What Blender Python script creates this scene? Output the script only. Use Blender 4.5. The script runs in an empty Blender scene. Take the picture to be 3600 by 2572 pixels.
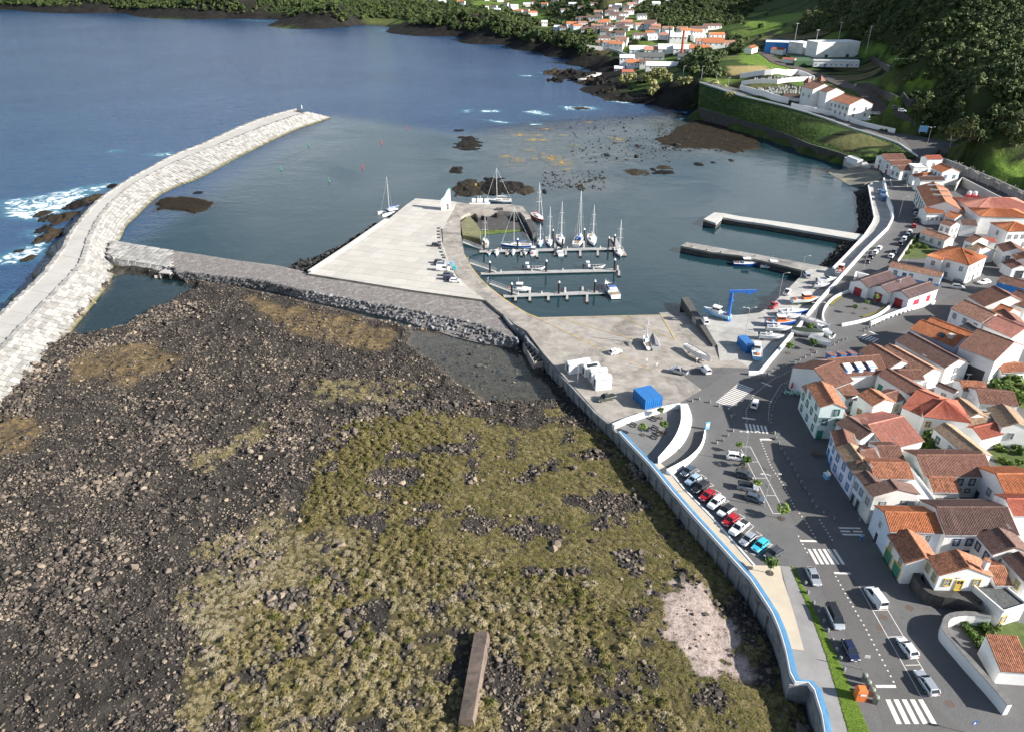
import bpy, bmesh, math, random, re
import numpy as np
from mathutils import Vector, Matrix, Euler, noise as mnoise
R = math.radians
rnd = random.Random(7)
nrs = np.random.RandomState(11)
scene = bpy.context.scene
COL = scene.collection
# ------------------------------------------------------------------ camera
HC, PITCH, FPX = 102.5, R(29.5),2550.0
cam_d = bpy.data.cameras.new('camera')
cam_d.sensor_width = 36.0
cam_d.lens = FPX * 36.0 / 3600.0
cam_d.clip_start, cam_d.clip_end = 1.0,30000.0
cam = bpy.data.objects.new('camera', cam_d)
cam.location = (0,0, HC)
cam.rotation_euler = (R(90) - PITCH, 0,0)
COL.objects.link(cam)
scene.camera = cam
# ------------------------------------------------------------------ sun and sky
SUN_EL, SUN_AZ = R(27), R(-17)           # elevation; angle from +X towards +Y
sdir = Vector((math.cos(SUN_EL) * math.cos(SUN_AZ), math.cos(SUN_EL) * math.sin(SUN_AZ), math.sin(SUN_EL)))
sun_d = bpy.data.lights.new('sun', 'SUN')
sun_d.energy = 5.0
sun_d.angle = R(0.53)
sun_d.color = (1.0,0.955,0.89)
sun = bpy.data.objects.new('sun', sun_d)
sun.rotation_euler = (-sdir).to_track_quat('-Z', 'Y').to_euler()
COL.objects.link(sun)
world = bpy.data.worlds.new('World')
scene.world = world
world.use_nodes = True
wt = world.node_tree
wt.nodes.clear()
wo = wt.nodes.new('ShaderNodeOutputWorld')
bg = wt.nodes.new('ShaderNodeBackground')
sky = wt.nodes.new('ShaderNodeTexSky')
sky.sky_type = 'NISHITA'
sky.sun_disc = False
sky.sun_elevation = SUN_EL
sky.sun_rotation = math.atan2(sdir.x, sdir.y)
sky.air_density, sky.dust_density, sky.ozone_density = 1.0,0.6,1.5
tcw = wt.nodes.new('ShaderNodeTexCoord')
sep = wt.nodes.new('ShaderNodeSeparateXYZ')
dv = wt.nodes.new('ShaderNodeMath'); dv.operation = 'MAXIMUM'; dv.inputs[1].default_value = 0.06
dx = wt.nodes.new('ShaderNodeMath'); dx.operation = 'DIVIDE'
dy = wt.nodes.new('ShaderNodeMath'); dy.operation = 'DIVIDE'
cmb = wt.nodes.new('ShaderNodeCombineXYZ')
cn = wt.nodes.new('ShaderNodeTexNoise'); cn.inputs['Scale'].default_value = 0.42; cn.inputs['Detail'].default_value = 7
cn.inputs['Roughness'].default_value = 0.55
cr = wt.nodes.new('ShaderNodeMapRange'); cr.inputs[1].default_value = 0.48; cr.inputs[2].default_value = 0.64
cr.inputs[4].default_value = 0.85
mx = wt.nodes.new('ShaderNodeMix'); mx.data_type = 'RGBA'
mx.inputs['B'].default_value = (17.0,17.5,18.2,1)     # sunlit broken cloud, in the sky's own units
L = wt.links.new
L(tcw.outputs['Generated'], sep.inputs[0])
L(sep.outputs['Z'], dv.inputs[0])
L(sep.outputs['X'], dx.inputs[0]); L(dv.outputs[0], dx.inputs[1])
L(sep.outputs['Y'], dy.inputs[0]); L(dv.outputs[0], dy.inputs[1])
L(dx.outputs[0], cmb.inputs[0]); L(dy.outputs[0], cmb.inputs[1])
cmb.inputs[2].default_value = 1.3
L(cmb.outputs[0], cn.inputs['Vector'])
L(cn.outputs['Fac'], cr.inputs[0])
hz = wt.nodes.new('ShaderNodeMapRange'); hz.inputs[1].default_value = .12; hz.inputs[2].default_value = .62; hz.inputs[3].default_value = 1.0; hz.inputs[4].default_value = .12
L(sep.outputs['Z'], hz.inputs[0])
cm = wt.nodes.new('ShaderNodeMath'); cm.operation = 'MULTIPLY'
L(cr.outputs[0], cm.inputs[0]); L(hz.outputs[0], cm.inputs[1])
L(cm.outputs[0], mx.inputs['Factor'])   # cloud banks stand denser towards the horizon
L(sky.outputs[0], mx.inputs['A'])
L(mx.outputs['Result'], bg.inputs['Color'])
bg.inputs['Strength'].default_value = 0.06
L(bg.outputs[0], wo.inputs['Surface'])
vs = scene.view_settings
vs.view_transform = 'Standard'
vs.look = 'None'
vs.exposure = 1.1
vs.gamma = 1.0
scene.render.engine = 'CYCLES'
scene.cycles.use_denoising = True
scene.cycles.max_bounces = 6
scene.cycles.diffuse_bounces = 3
scene.cycles.glossy_bounces = 3
scene.cycles.transparent_max_bounces = 8
scene.cycles.caustics_reflective = False
scene.cycles.caustics_refractive = False
# ------------------------------------------------------------------ pixels -> places
FR = {'OV': (0,0,3600 / 2273), 'PX': (0,0,1.0),
  'R1': (2600,0,1000 / 2273), 'R2': (1600,0,1000 / 2273), 'R3': (0,0,1600 / 2273),
  'R4': (2600,500,1000 / 2273), 'R5': (1600,500,1000 / 2273), 'R6': (2600,1000,1000 / 2273),
  'T1': (2600,1500,1000 / 2273), 'T2': (2600,1858,1000 / 2273), 'T3': (1700,1100,1000 / 2273),
  'T4': (0,500,1000 / 2273), 'T5': (800,500,1000 / 2273), 'T6': (0,1200,1200 / 2273),
  'T7': (1000,1715,1200 / 2273),
  'U1': (2780,1900,550 / 2273), 'U2': (3000,2180,550 / 2273), 'U3': (2350,1560,550 / 2273),
  'U4': (1950,1230,550 / 2273)}
CP, SP = math.cos(PITCH), math.sin(PITCH)
def P(px, py, z=0.0):
 u, v = (px - 1800.0) / FPX, (py - 1286.0) / FPX
 dx_, dy_, dz_ = u, CP - v * SP, -SP - v * CP
 t = (z - HC) / dz_
 return Vector((dx_ * t, dy_ * t, z))
def G(fr, x, y, z=0.0):
 ox, oy, s = FR[fr]
 return P(ox + x * s, oy + y * s, z)
def GS(fr, pts, z=0.0):
 """pixel points (x, y) or (x, y, z) of one zoom frame -> places"""
 return [G(fr, p[0], p[1], p[2] if len(p) > 2 else z) for p in pts]
# ------------------------------------------------------------------ tags and mesh building
def tag(o, label=None, cat=None, group=None, kind=None):
 if label: o['label'] = label
 if cat: o['category'] = cat
 if group: o['group'] = group
 if kind: o['kind'] = kind
 return o
def empty(name, loc, rz=0.0, label=None, cat=None, group=None, kind=None):
 o = bpy.data.objects.new(name, None)
 o.empty_display_size = 0.3
 o.location = loc
 o.rotation_euler = (0,0, rz)
 COL.objects.link(o)
 return tag(o, label, cat, group, kind)
def link(name, mesh, parent=None, loc=None, rot=None, scl=None):
 o = bpy.data.objects.new(name, mesh)
 COL.objects.link(o)
 if parent: o.parent = parent
 if loc is not None: o.location = loc
 if rot is not None: o.rotation_euler = rot
 if scl is not None: o.scale = scl
 return o
def copy_tree(o, parent=None):
 c = o.copy()
 COL.objects.link(c)
 c.parent = parent
 for ch in o.children:
  copy_tree(ch, c)
 return c
class MB:
 """collects simple solids; build() links them as one mesh object"""
 def __init__(s):
  s.v, s.f, s.m = [],[],[]
  s.mi = 0
 def add(s, vs_, fs_):
  o = len(s.v)
  s.v += [tuple(v) for v in vs_]
  s.f += [tuple(i + o for i in f) for f in fs_]
  s.m += [s.mi] * len(fs_)
  return s
 def box(s, c, d, rz=0.0, rx=0.0, ry=0.0):
  hx, hy, hz = d[0] / 2, d[1] / 2, d[2] / 2
  M = Euler((rx, ry, rz)).to_matrix()
  c = Vector(c)
  vs_ = [c + M @ Vector((x, y, z)) for z in (-hz, hz) for x, y in ((-hx, -hy),(hx, -hy),(hx, hy),(-hx, hy))]
  return s.add(vs_, [(3,2,1,0),(4,5,6,7),(0,1,5,4),(1,2,6,5),(2,3,7,6),(3,0,4,7)])
 def beam(s, a, b, w, h=None):
  a, b = Vector(a), Vector(b)
  h = h or w
  d = b - a
  q = d.to_track_quat('X', 'Z').to_matrix()
  Ln = d.length
  vs_ = [a + q @ Vector((x, y, z)) for x in (0, Ln) for y, z in ((-w / 2,-h / 2),(w / 2,-h / 2),(w / 2, h / 2),(-w / 2, h / 2))]
  return s.add(vs_, [(0,1,2,3),(7,6,5,4),(0,4,5,1),(1,5,6,2),(2,6,7,3),(3,7,4,0)])
 def tube(s, pts, r, n=6, cap=True):
  pts = [Vector(p) for p in pts]
  rs = r if isinstance(r, (list, tuple)) else [r] * len(pts)
  vs_, fs_ = [],[]
  for i, p in enumerate(pts):
   d = (pts[min(i + 1, len(pts) - 1)] - pts[max(i - 1,0)])
   q = d.to_track_quat('Z', 'Y').to_matrix()
   for k in range(n):
    a = 2 * math.pi * k / n
    vs_.append(p + q @ Vector((math.cos(a) * rs[i], math.sin(a) * rs[i],0)))
  for i in range(len(pts) - 1):
   for k in range(n):
    k2 = (k + 1) % n
    fs_.append((i * n + k, i * n + k2,(i + 1) * n + k2,(i + 1) * n + k))
  if cap:
   fs_.append(tuple(range(n - 1,-1,-1)))
   fs_.append(tuple((len(pts) - 1) * n + k for k in range(n)))
  return s.add(vs_, fs_)
 def lathe(s, prof, n=12, c=(0,0,0)):
  c = Vector(c)
  return s._lathe(prof, n, c)
 def _lathe(s, prof, n, c):
  vs_, fs_ = [],[]
  for r, z in prof:
   for k in range(n):
    a = 2 * math.pi * k / n
    vs_.append(c + Vector((r * math.cos(a), r * math.sin(a), z)))
  for i in range(len(prof) - 1):
   for k in range(n):
    k2 = (k + 1) % n
    fs_.append((i * n + k, i * n + k2,(i + 1) * n + k2,(i + 1) * n + k))
  fs_.append(tuple(range(n - 1,-1,-1)))
  fs_.append(tuple((len(prof) - 1) * n + k for k in range(n)))
  return s.add(vs_, fs_)
 def prism(s, poly, z0, z1=None):
  """poly: list of points; top at each point's own z when z1 is None"""
  n = len(poly)
  a = sum(poly[i][0] * poly[(i + 1) % n][1] - poly[(i + 1) % n][0] * poly[i][1] for i in range(n))
  if a < 0: poly = poly[::-1]
  top = [(p[0], p[1], p[2] if z1 is None else z1) for p in poly]
  bot = [(p[0], p[1], z0) for p in poly]
  fs_ = [tuple(range(n, 2 * n)), tuple(range(n - 1,-1,-1))]
  fs_ += [(i, (i + 1) % n, n + (i + 1) % n, n + i) for i in range(n)]
  return s.add(bot + top, fs_)
 def sheet(s, poly):
  n = len(poly)
  a = sum(poly[i][0] * poly[(i + 1) % n][1] - poly[(i + 1) % n][0] * poly[i][1] for i in range(n))
  if a < 0: poly = poly[::-1]
  return s.add(poly, [tuple(range(n))])
 def wall(s, line, th, z0, z1, close=False):
  """upright wall of thickness th along a polyline (xy); z0/z1 may be lists"""
  n = len(line)
  L_, R_ = [],[]
  for i, p in enumerate(line):
   a = Vector(line[max(i - 1,0)][:2]); b = Vector(line[min(i + 1, n - 1)][:2])
   d = (b - a).normalized()
   nrm = Vector((-d.y, d.x)) * th / 2
   L_.append(Vector(p[:2]) + nrm); R_.append(Vector(p[:2]) - nrm)
  z0 = z0 if isinstance(z0,(list, tuple)) else [z0] * n
  z1 = z1 if isinstance(z1,(list, tuple)) else [z1] * n
  vs_, fs_ = [],[]
  for i in range(n):
   vs_ += [(L_[i].x, L_[i].y, z0[i]),(R_[i].x, R_[i].y, z0[i]),(R_[i].x, R_[i].y, z1[i]),(L_[i].x, L_[i].y, z1[i])]
  for i in range(n - 1):
   o, q = 4 * i, 4 * i + 4
   for k in range(4):
    fs_.append((o + k, q + k, q + (k + 1) % 4, o + (k + 1) % 4))
  fs_.append((0,1,2,3)); e = 4 * (n - 1)
  fs_.append((e + 3, e + 2, e + 1, e))
  return s.add(vs_, fs_)
 def mesh(s, name, mats, smooth=False):
  me = bpy.data.meshes.new(name)
  me.from_pydata(s.v, [], s.f)
  for m_ in (mats if isinstance(mats, (list, tuple)) else [mats]):
   me.materials.append(m_)
  if any(s.m):
   me.polygons.foreach_set('material_index', s.m)
  if smooth:
   me.polygons.foreach_set('use_smooth', [True] * len(me.polygons))
  bm = bmesh.new(); bm.from_mesh(me)
  bmesh.ops.recalc_face_normals(bm, faces=bm.faces)
  bm.to_mesh(me); bm.free()
  me.update()
  return me
 def build(s, name, mats, parent=None, loc=None, rot=None, smooth=False):
  return link(name, s.mesh(name, mats, smooth), parent, loc, rot)
def np_mesh(name, verts, faces, mats, smooth=False):
 """verts (n,3) array, faces (m,k) array of one face size"""
 me = bpy.data.meshes.new(name)
 verts = np.asarray(verts, np.float32); faces = np.asarray(faces, np.int32)
 k = faces.shape[1]
 me.vertices.add(len(verts)); me.vertices.foreach_set('co', verts.ravel())
 me.loops.add(faces.size); me.loops.foreach_set('vertex_index', faces.ravel())
 me.polygons.add(len(faces))
 me.polygons.foreach_set('loop_start', np.arange(0, faces.size, k, dtype=np.int32))
 if smooth: me.polygons.foreach_set('use_smooth', np.ones(len(faces), bool))
 for m_ in (mats if isinstance(mats, (list, tuple)) else [mats]):
  me.materials.append(m_)
 me.update(calc_edges=True)
 me.validate()
 return me
# ------------------------------------------------------------------ numpy noise and polygons
def vnoise(x, y, seed=0):
 """smooth value noise on arrays"""
 xi, yi = np.floor(x).astype(np.int64), np.floor(y).astype(np.int64)
 fx, fy = x - xi, y - yi
 fx, fy = fx * fx * (3 - 2 * fx), fy * fy * (3 - 2 * fy)
 def h(a, b):
  n = (a * 374761393 + b * 668265263 + seed * 1442695041) & 0x7fffffff
  n = ((n ^ (n >> 13)) * 1274126177) & 0x7fffffff
  return ((n ^ (n >> 16)) & 0xffff) / 65535.0
 return (h(xi, yi) * (1 - fx) + h(xi + 1, yi) * fx) * (1 - fy) + (h(xi, yi + 1) * (1 - fx) + h(xi + 1, yi + 1) * fx) * fy
def fbm(x, y, oct=4, seed=0):
 t, a, s = 0,0.5,0
 for i in range(oct):
  t = t + a * vnoise(x * 2 ** i, y * 2 ** i, seed + i * 17); s += a; a *= 0.5
 return t / s
def sdist(poly, X, Y):
 """signed distance to polygon, positive inside (arrays)"""
 X = np.asarray(X, float); Y = np.asarray(Y, float)
 d = np.full(X.shape, 1e18); inside = np.zeros(X.shape, bool)
 n = len(poly)
 for i in range(n):
  ax, ay = poly[i][0], poly[i][1]; bx, by = poly[(i + 1) % n][0], poly[(i + 1) % n][1]
  ex, ey = bx - ax, by - ay
  t = np.clip(((X - ax) * ex + (Y - ay) * ey) / max(ex * ex + ey * ey, 1e-9),0,1)
  d = np.minimum(d, (X - ax - t * ex) ** 2 + (Y - ay - t * ey) ** 2)
  c = ((ay > Y) != (by > Y)) & (X < (bx - ax) * (Y - ay) / (by - ay + 1e-12) + ax)
  inside ^= c
 return np.where(inside, 1,-1) * np.sqrt(d)
def smooth01(x, a, b):
 t = np.clip((x - a) / (b - a),0,1)
 return t * t * (3 - 2 * t)
def resample(line, step=None, n=None):
 """points evenly spaced along a polyline of Vectors"""
 pts = [Vector(p) for p in line]
 cum = [0.0]
 for i in range(1, len(pts)):
  cum.append(cum[-1] + (pts[i] - pts[i - 1]).length)
 if n is None: n = max(2, int(round(cum[-1] / step)) + 1)
 out, j = [],0
 for k in range(n):
  t = cum[-1] * k / (n - 1)
  while j < len(pts) - 2 and cum[j + 1] < t: j += 1
  f = (t - cum[j]) / max(cum[j + 1] - cum[j],1e-9)
  out.append(pts[j].lerp(pts[j + 1], f))
 return out
def smooth_line(line, it=2):
 for _ in range(it):
  out = [line[0]]
  for i in range(len(line) - 1):
   out.append(line[i].lerp(line[i + 1],0.25)); out.append(line[i].lerp(line[i + 1],0.75))
  out.append(line[-1]); line = out
 return line
def clip_poly(poly, a, b):
 """keep the part of poly (2D vectors) on the left of line a->b"""
 out = []
 d = b - a
 side = lambda p: d.x * (p.y - a.y) - d.y * (p.x - a.x)
 n = len(poly)
 for i in range(n):
  p, q = poly[i], poly[(i + 1) % n]
  sp, sq = side(p), side(q)
  if sp >= 0: out.append(p)
  if (sp >= 0) != (sq >= 0):
   out.append(p.lerp(q, sp / (sp - sq)))
 return out
# ------------------------------------------------------------------ materials
MATS = {}
def nt_new(name):
 m = bpy.data.materials.new(name)
 m.use_nodes = True
 nt = m.node_tree
 nt.nodes.clear()
 out = nt.nodes.new('ShaderNodeOutputMaterial')
 bs = nt.nodes.new('ShaderNodeBsdfPrincipled')
 nt.links.new(bs.outputs[0], out.inputs['Surface'])
 return m, nt, bs, out
def rgb(c, k=1.0):
 return (min(c[0] * k, 1), min(c[1] * k, 1), min(c[2] * k, 1),1)
def n_noise(nt, vec, scale, detail=4, rough=0.6, dist=0.0):
 n = nt.nodes.new('ShaderNodeTexNoise')
 n.inputs['Scale'].default_value = scale
 n.inputs['Detail'].default_value = detail
 n.inputs['Roughness'].default_value = rough
 n.inputs['Distortion'].default_value = dist
 if vec is not None: nt.links.new(vec, n.inputs['Vector'])
 return n.outputs['Fac']
def n_ramp(nt, fac, stops):
 r = nt.nodes.new('ShaderNodeValToRGB')
 el = r.color_ramp.elements
 while len(el) < len(stops): el.new(0.5)
 for e, (p, c) in zip(el, stops):
  e.position = p
  e.color = (c[0], c[1], c[2],1) if not isinstance(c, (int, float)) else (c, c, c, 1)
 nt.links.new(fac, r.inputs[0])
 return r.outputs['Color']
def n_mix(nt, fac, a, b, mode='MIX'):
 m = nt.nodes.new('ShaderNodeMix')
 m.data_type = 'RGBA'; m.blend_type = mode
 for sock, v in ((m.inputs['Factor'], fac),(m.inputs['A'], a),(m.inputs['B'], b)):
  if isinstance(v, (int, float)): sock.default_value = v
  elif isinstance(v, tuple): sock.default_value = (v + (1,))[:4]
  else: nt.links.new(v, sock)
 return m.outputs['Result']
def n_math(nt, op, a, b=0.0, clamp=False):
 m = nt.nodes.new('ShaderNodeMath'); m.operation = op; m.use_clamp = clamp
 for sock, v in ((m.inputs[0], a),(m.inputs[1], b)):
  if isinstance(v, (int, float)): sock.default_value = v
  else: nt.links.new(v, sock)
 return m.outputs[0]
def n_pos(nt):
 return nt.nodes.new('ShaderNodeNewGeometry').outputs['Position']
def n_obj(nt):
 return nt.nodes.new('ShaderNodeTexCoord').outputs['Object']
def n_attr(nt, name, kind='GEOMETRY', out='Fac'):
 a = nt.nodes.new('ShaderNodeAttribute'); a.attribute_name = name; a.attribute_type = kind
 return a.outputs[out]
def n_bump(nt, bs, h, strength=0.4, dist=0.05):
 b = nt.nodes.new('ShaderNodeBump')
 b.inputs['Strength'].default_value = strength
 b.inputs['Distance'].default_value = dist
 nt.links.new(h, b.inputs['Height'])
 nt.links.new(b.outputs[0], bs.inputs['Normal'])
def mat(name, col, rough=0.75, var=0.12, scale=0.8, bump=0.0, bscale=8.0, metal=0.0, stain=None, stain_amt=0.0, coat=0.0, obj=False):
 if name in MATS: return MATS[name]
 m, nt, bs, out = nt_new(name)
 pos = n_obj(nt) if obj else n_pos(nt)
 bs.inputs['Roughness'].default_value = rough
 bs.inputs['Metallic'].default_value = metal
 bs.inputs['Coat Weight'].default_value = coat
 bs.inputs['Coat Roughness'].default_value = 0.08
 if var > 0:
  f = n_noise(nt, pos, scale, 5,0.65)
  c = n_ramp(nt, f, [(0.25, rgb(col, 1 - var)),(0.75, rgb(col, 1 + var))])
  if stain:
   f2 = n_noise(nt, pos, scale * 0.37,6,0.7,0.6)
   fr = n_ramp(nt, f2,[(0.48,0.0),(0.68, stain_amt)])
   c = n_mix(nt, fr, c, stain)
  nt.links.new(c, bs.inputs['Base Color'])
 else:
  bs.inputs['Base Color'].default_value = rgb(col)
 if bump > 0:
  n_bump(nt, bs, n_noise(nt, pos, bscale, 4,0.6), bump, 0.04)
 m.diffuse_color = rgb(col)
 MATS[name] = m
 return m
def scatter(name, pts, rots, scls, idx, tint, variants, label=None, cat=None, parent=None, kind='stuff'):
 """one stuff object: geometry-node instances of the variant meshes at the points"""
 n = len(pts)
 me = bpy.data.meshes.new(name)
 me.vertices.add(n)
 me.vertices.foreach_set('co', np.asarray(pts, np.float32).ravel())
 for an, ty, fld, arr in (('rot', 'FLOAT_VECTOR', 'vector', rots),('scl', 'FLOAT_VECTOR', 'vector', scls),
        ('idx', 'INT', 'value', idx),('tint', 'FLOAT', 'value', tint)):
  at = me.attributes.new(an, ty, 'POINT')
  at.data.foreach_set(fld, np.asarray(arr, np.int32 if ty == 'INT' else np.float32).ravel())
 for v in variants:
  for m_ in v.materials:
   if m_.name not in [q.name for q in me.materials]: me.materials.append(m_)
 o = link(name, me, parent)
 ng = bpy.data.node_groups.new(name + '_nodes', 'GeometryNodeTree')
 ng.interface.new_socket('Geometry', in_out='INPUT', socket_type='NodeSocketGeometry')
 ng.interface.new_socket('Geometry', in_out='OUTPUT', socket_type='NodeSocketGeometry')
 gi = ng.nodes.new('NodeGroupInput'); go = ng.nodes.new('NodeGroupOutput')
 jn = ng.nodes.new('GeometryNodeJoinGeometry')
 for v in variants:
  key = 'src_' + v.name
  so = bpy.data.objects.get(key) or bpy.data.objects.new(key, v)
  oi = ng.nodes.new('GeometryNodeObjectInfo')
  oi.inputs['Object'].default_value = so
  gti = ng.nodes.new('GeometryNodeGeometryToInstance')
  ng.links.new(oi.outputs['Geometry'], gti.inputs[0])
  ng.links.new(gti.outputs[0], jn.inputs[0])
 ip = ng.nodes.new('GeometryNodeInstanceOnPoints')
 ip.inputs['Pick Instance'].default_value = True
 ng.links.new(gi.outputs[0], ip.inputs['Points'])
 ng.links.new(jn.outputs[0], ip.inputs['Instance'])
 for an, ty, sk in (('idx', 'INT', 'Instance Index'),('rot', 'FLOAT_VECTOR', 'Rotation'),('scl', 'FLOAT_VECTOR', 'Scale')):
  na = ng.nodes.new('GeometryNodeInputNamedAttribute'); na.data_type = ty
  na.inputs['Name'].default_value = an
  ng.links.new(na.outputs['Attribute'], ip.inputs[sk])
 ng.links.new(ip.outputs[0], go.inputs[0])
 md = o.modifiers.new('scatter', 'NODES'); md.node_group = ng
 return tag(o, label, cat, None, kind)
# ================================================================== shore, reef, sea
def OVP(pts, z=0.0): return GS('OV', pts, z)
REEF = OVP([(-80,1750),(-260,960),(-60,850),(20,780),(90,710),(160,650),(215,600),(300,590),(400,600),
   (440,615),(500,630),(600,650),(700,675),(800,700),(900,725),(1000,740),(1100,750),(1180,790),(1300,900),
   (1500,1100),(1640,1300),(1760,1500),(1860,1750)])
POOL1 = GS('T4', [(560,1530),(700,1330),(850,1180),(905,1055),(1100,1045),(1290,1075),(1450,1110),(1590,1150),(1550,1185),
     (1430,1225),(1330,1310),(1130,1390),(1080,1435),(900,1495),(700,1540)])
POOL2 = OVP([(905,728),(960,738),(1100,752),(1170,795),(1215,850),(1245,888),(1180,893),(1110,897),(1070,893),(1045,870),(1005,850),
    (965,812),(930,790),(900,765)])
VEG = OVP([(850,905),(1000,935),(1150,940),(1240,925),(1300,930),(1360,980),(1470,1110),(1580,1260),(1680,1420),(1760,1580),
   (1790,1720),(480,1720),(470,1500),(450,1400),(560,1290),(680,1180),(690,1000),(800,930)])
DRY = OVP([(690,850),(900,850),(950,900),(700,900)]), OVP([(415,1030),(590,945),(610,975),(470,1045)]), \
 OVP([(380,1390),(450,1210),(640,1120),(690,1200),(600,1300),(480,1480)])
ALGAE = OVP([(-30,925),(100,925),(130,960),(60,1010),(-30,1030)]), OVP([(170,780),(330,760),(420,800),(300,860),(150,850)]), \
 OVP([(530,660),(700,690),(880,740),(860,800),(700,760),(560,700)])
PALE = OVP([(1465,1315),(1555,1300),(1620,1375),(1670,1510),(1560,1500),(1475,1410)])
BARE = [(1355,1120,75,26),(1275,1115,30,16),(1060,1168,34,22),(1115,1505,52,42),(880,1060,60,22),(1180,1180,80,14),
  (930,1160,30,14),(1400,1240,26,18),(640,1330,60,22),(1000,1000,60,12),(1440,1010,40,20)]
BARE = [(G('OV', x, y, .8),(G('OV', x + w, y, .8) - G('OV', x - w, y, .8)).length / 2,
   (G('OV', x, y - h, .8) - G('OV', x, y + h, .8)).length / 2) for x, y, w, h in BARE]
SHALLOW = GS('R2', [(300,1020),(700,985),(1200,950),(1700,900),(1900,925),(2300,1100),(2273,1210),(2000,1260),(1500,1270),
     (1200,1330),(950,1420),(1300,1430),(1200,1520),(900,1520),(700,1420),(350,1360),(320,1200)])
def reef_fields(X, Y):
 """height and cover fields of the reef at arrays X, Y"""
 sd = sdist(REEF, X, Y) + 2.5 * (fbm(X * .15, Y * .15,3,3) - .5)
 p1 = sdist(POOL1, X, Y) + 2.4 * (fbm(X * .3, Y * .3,4,5) - .5)
 p2 = sdist(POOL2, X, Y) + 2.4 * (fbm(X * .3, Y * .3,4,6) - .5)
 vg = sdist(VEG, X, Y) + 24 * (fbm(X * .10, Y * .10,4,8) - .5)
 dry = np.maximum.reduce([sdist(d, X, Y) for d in DRY]) + 9 * (fbm(X * .16, Y * .16,4,9) - .5)
 alg = np.maximum.reduce([sdist(d, X, Y) for d in ALGAE]) + 9 * (fbm(X * .16, Y * .16,4,12) - .5)
 pale = sdist(PALE, X, Y) + 9 * (fbm(X * .4, Y * .4,4,13) - .5)
 bare = np.full(X.shape, 9.0)
 for c, a, b in BARE:
  bare = np.minimum(bare, np.sqrt(((X - c.x) / a) ** 2 + ((Y - c.y) / b) ** 2))
 bare = bare + .9 * (fbm(X * .35, Y * .35,3,15) - .5)
 patch = fbm(X * .22, Y * .22,4,21)
 veg = smooth01(vg, -1.5,2.0) * smooth01(bare, .9,1.15) * smooth01(patch, .29,.42) * (1 - smooth01(pale, -1,1))
 dryf = smooth01(dry, -1,2) * smooth01(fbm(X * .5, Y * .5,3,22),.35,.55)
 h = 0.65 + 1.1 * (fbm(X * .06, Y * .06,3,1) - .45) + .5 * (fbm(X * .35, Y * .35,4,2) - .5) + .5 * smooth01(vg, -2,10)
 rg = 1 - np.abs(2 * fbm(X * .13 + 9, Y * .13,5,16) - 1)
 h = h + .9 * rg ** 4 * (1 - smooth01(vg, -6,4)) + .25 * (fbm(X * 1.1, Y * 1.1,2,17) - .5)
 h = np.maximum(h, .2)
 h = h * smooth01(sd, -.5,4) - 3.0 * (1 - smooth01(sd, -6,.5))
 pool = np.maximum(smooth01(p1,-1.2,1.5), smooth01(p2,-1.2,1.5))
 h = h * (1 - pool) + pool * np.where(p1 > -2,-1.7 + .6 * (fbm(X * .6, Y * .6,3,4) - .3),-.38 + .3 * (fbm(X * .4, Y * .4,3,5) - .4))
 return dict(h=h, veg=veg, dry=dryf, alg=smooth01(alg, -1,2.5), pale=smooth01(pale, -.8,.8), sd=sd, vg=vg, p1=p1, p2=p2, bare=bare)
def grid_mesh(name, x0, x1, y0, y1, step, fz, mat_, attrs=None, keep=None):
 xs = np.arange(x0, x1 + step, step); ys = np.arange(y0, y1 + step, step)
 X, Y = np.meshgrid(xs, ys)
 f = fz(X, Y)
 nx, ny = len(xs), len(ys)
 V = np.stack([X.ravel(), Y.ravel(), f['h'].ravel()],1)
 i = np.arange(nx * ny).reshape(ny, nx)
 Fq = np.stack([i[:-1, :-1].ravel(), i[:-1,1:].ravel(), i[1:, 1:].ravel(), i[1:, :-1].ravel()],1)
 if keep is not None:
  kp = keep(f).ravel()
  Fq = Fq[kp[Fq].any(1)]
 me = np_mesh(name, V, Fq, mat_, True)
 for a in attrs or []:
  at = me.attributes.new(a, 'FLOAT', 'POINT')
  if len(me.vertices) == V.shape[0]:
   at.data.foreach_set('value', f[a].ravel().astype(np.float32))
 return me
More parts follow.
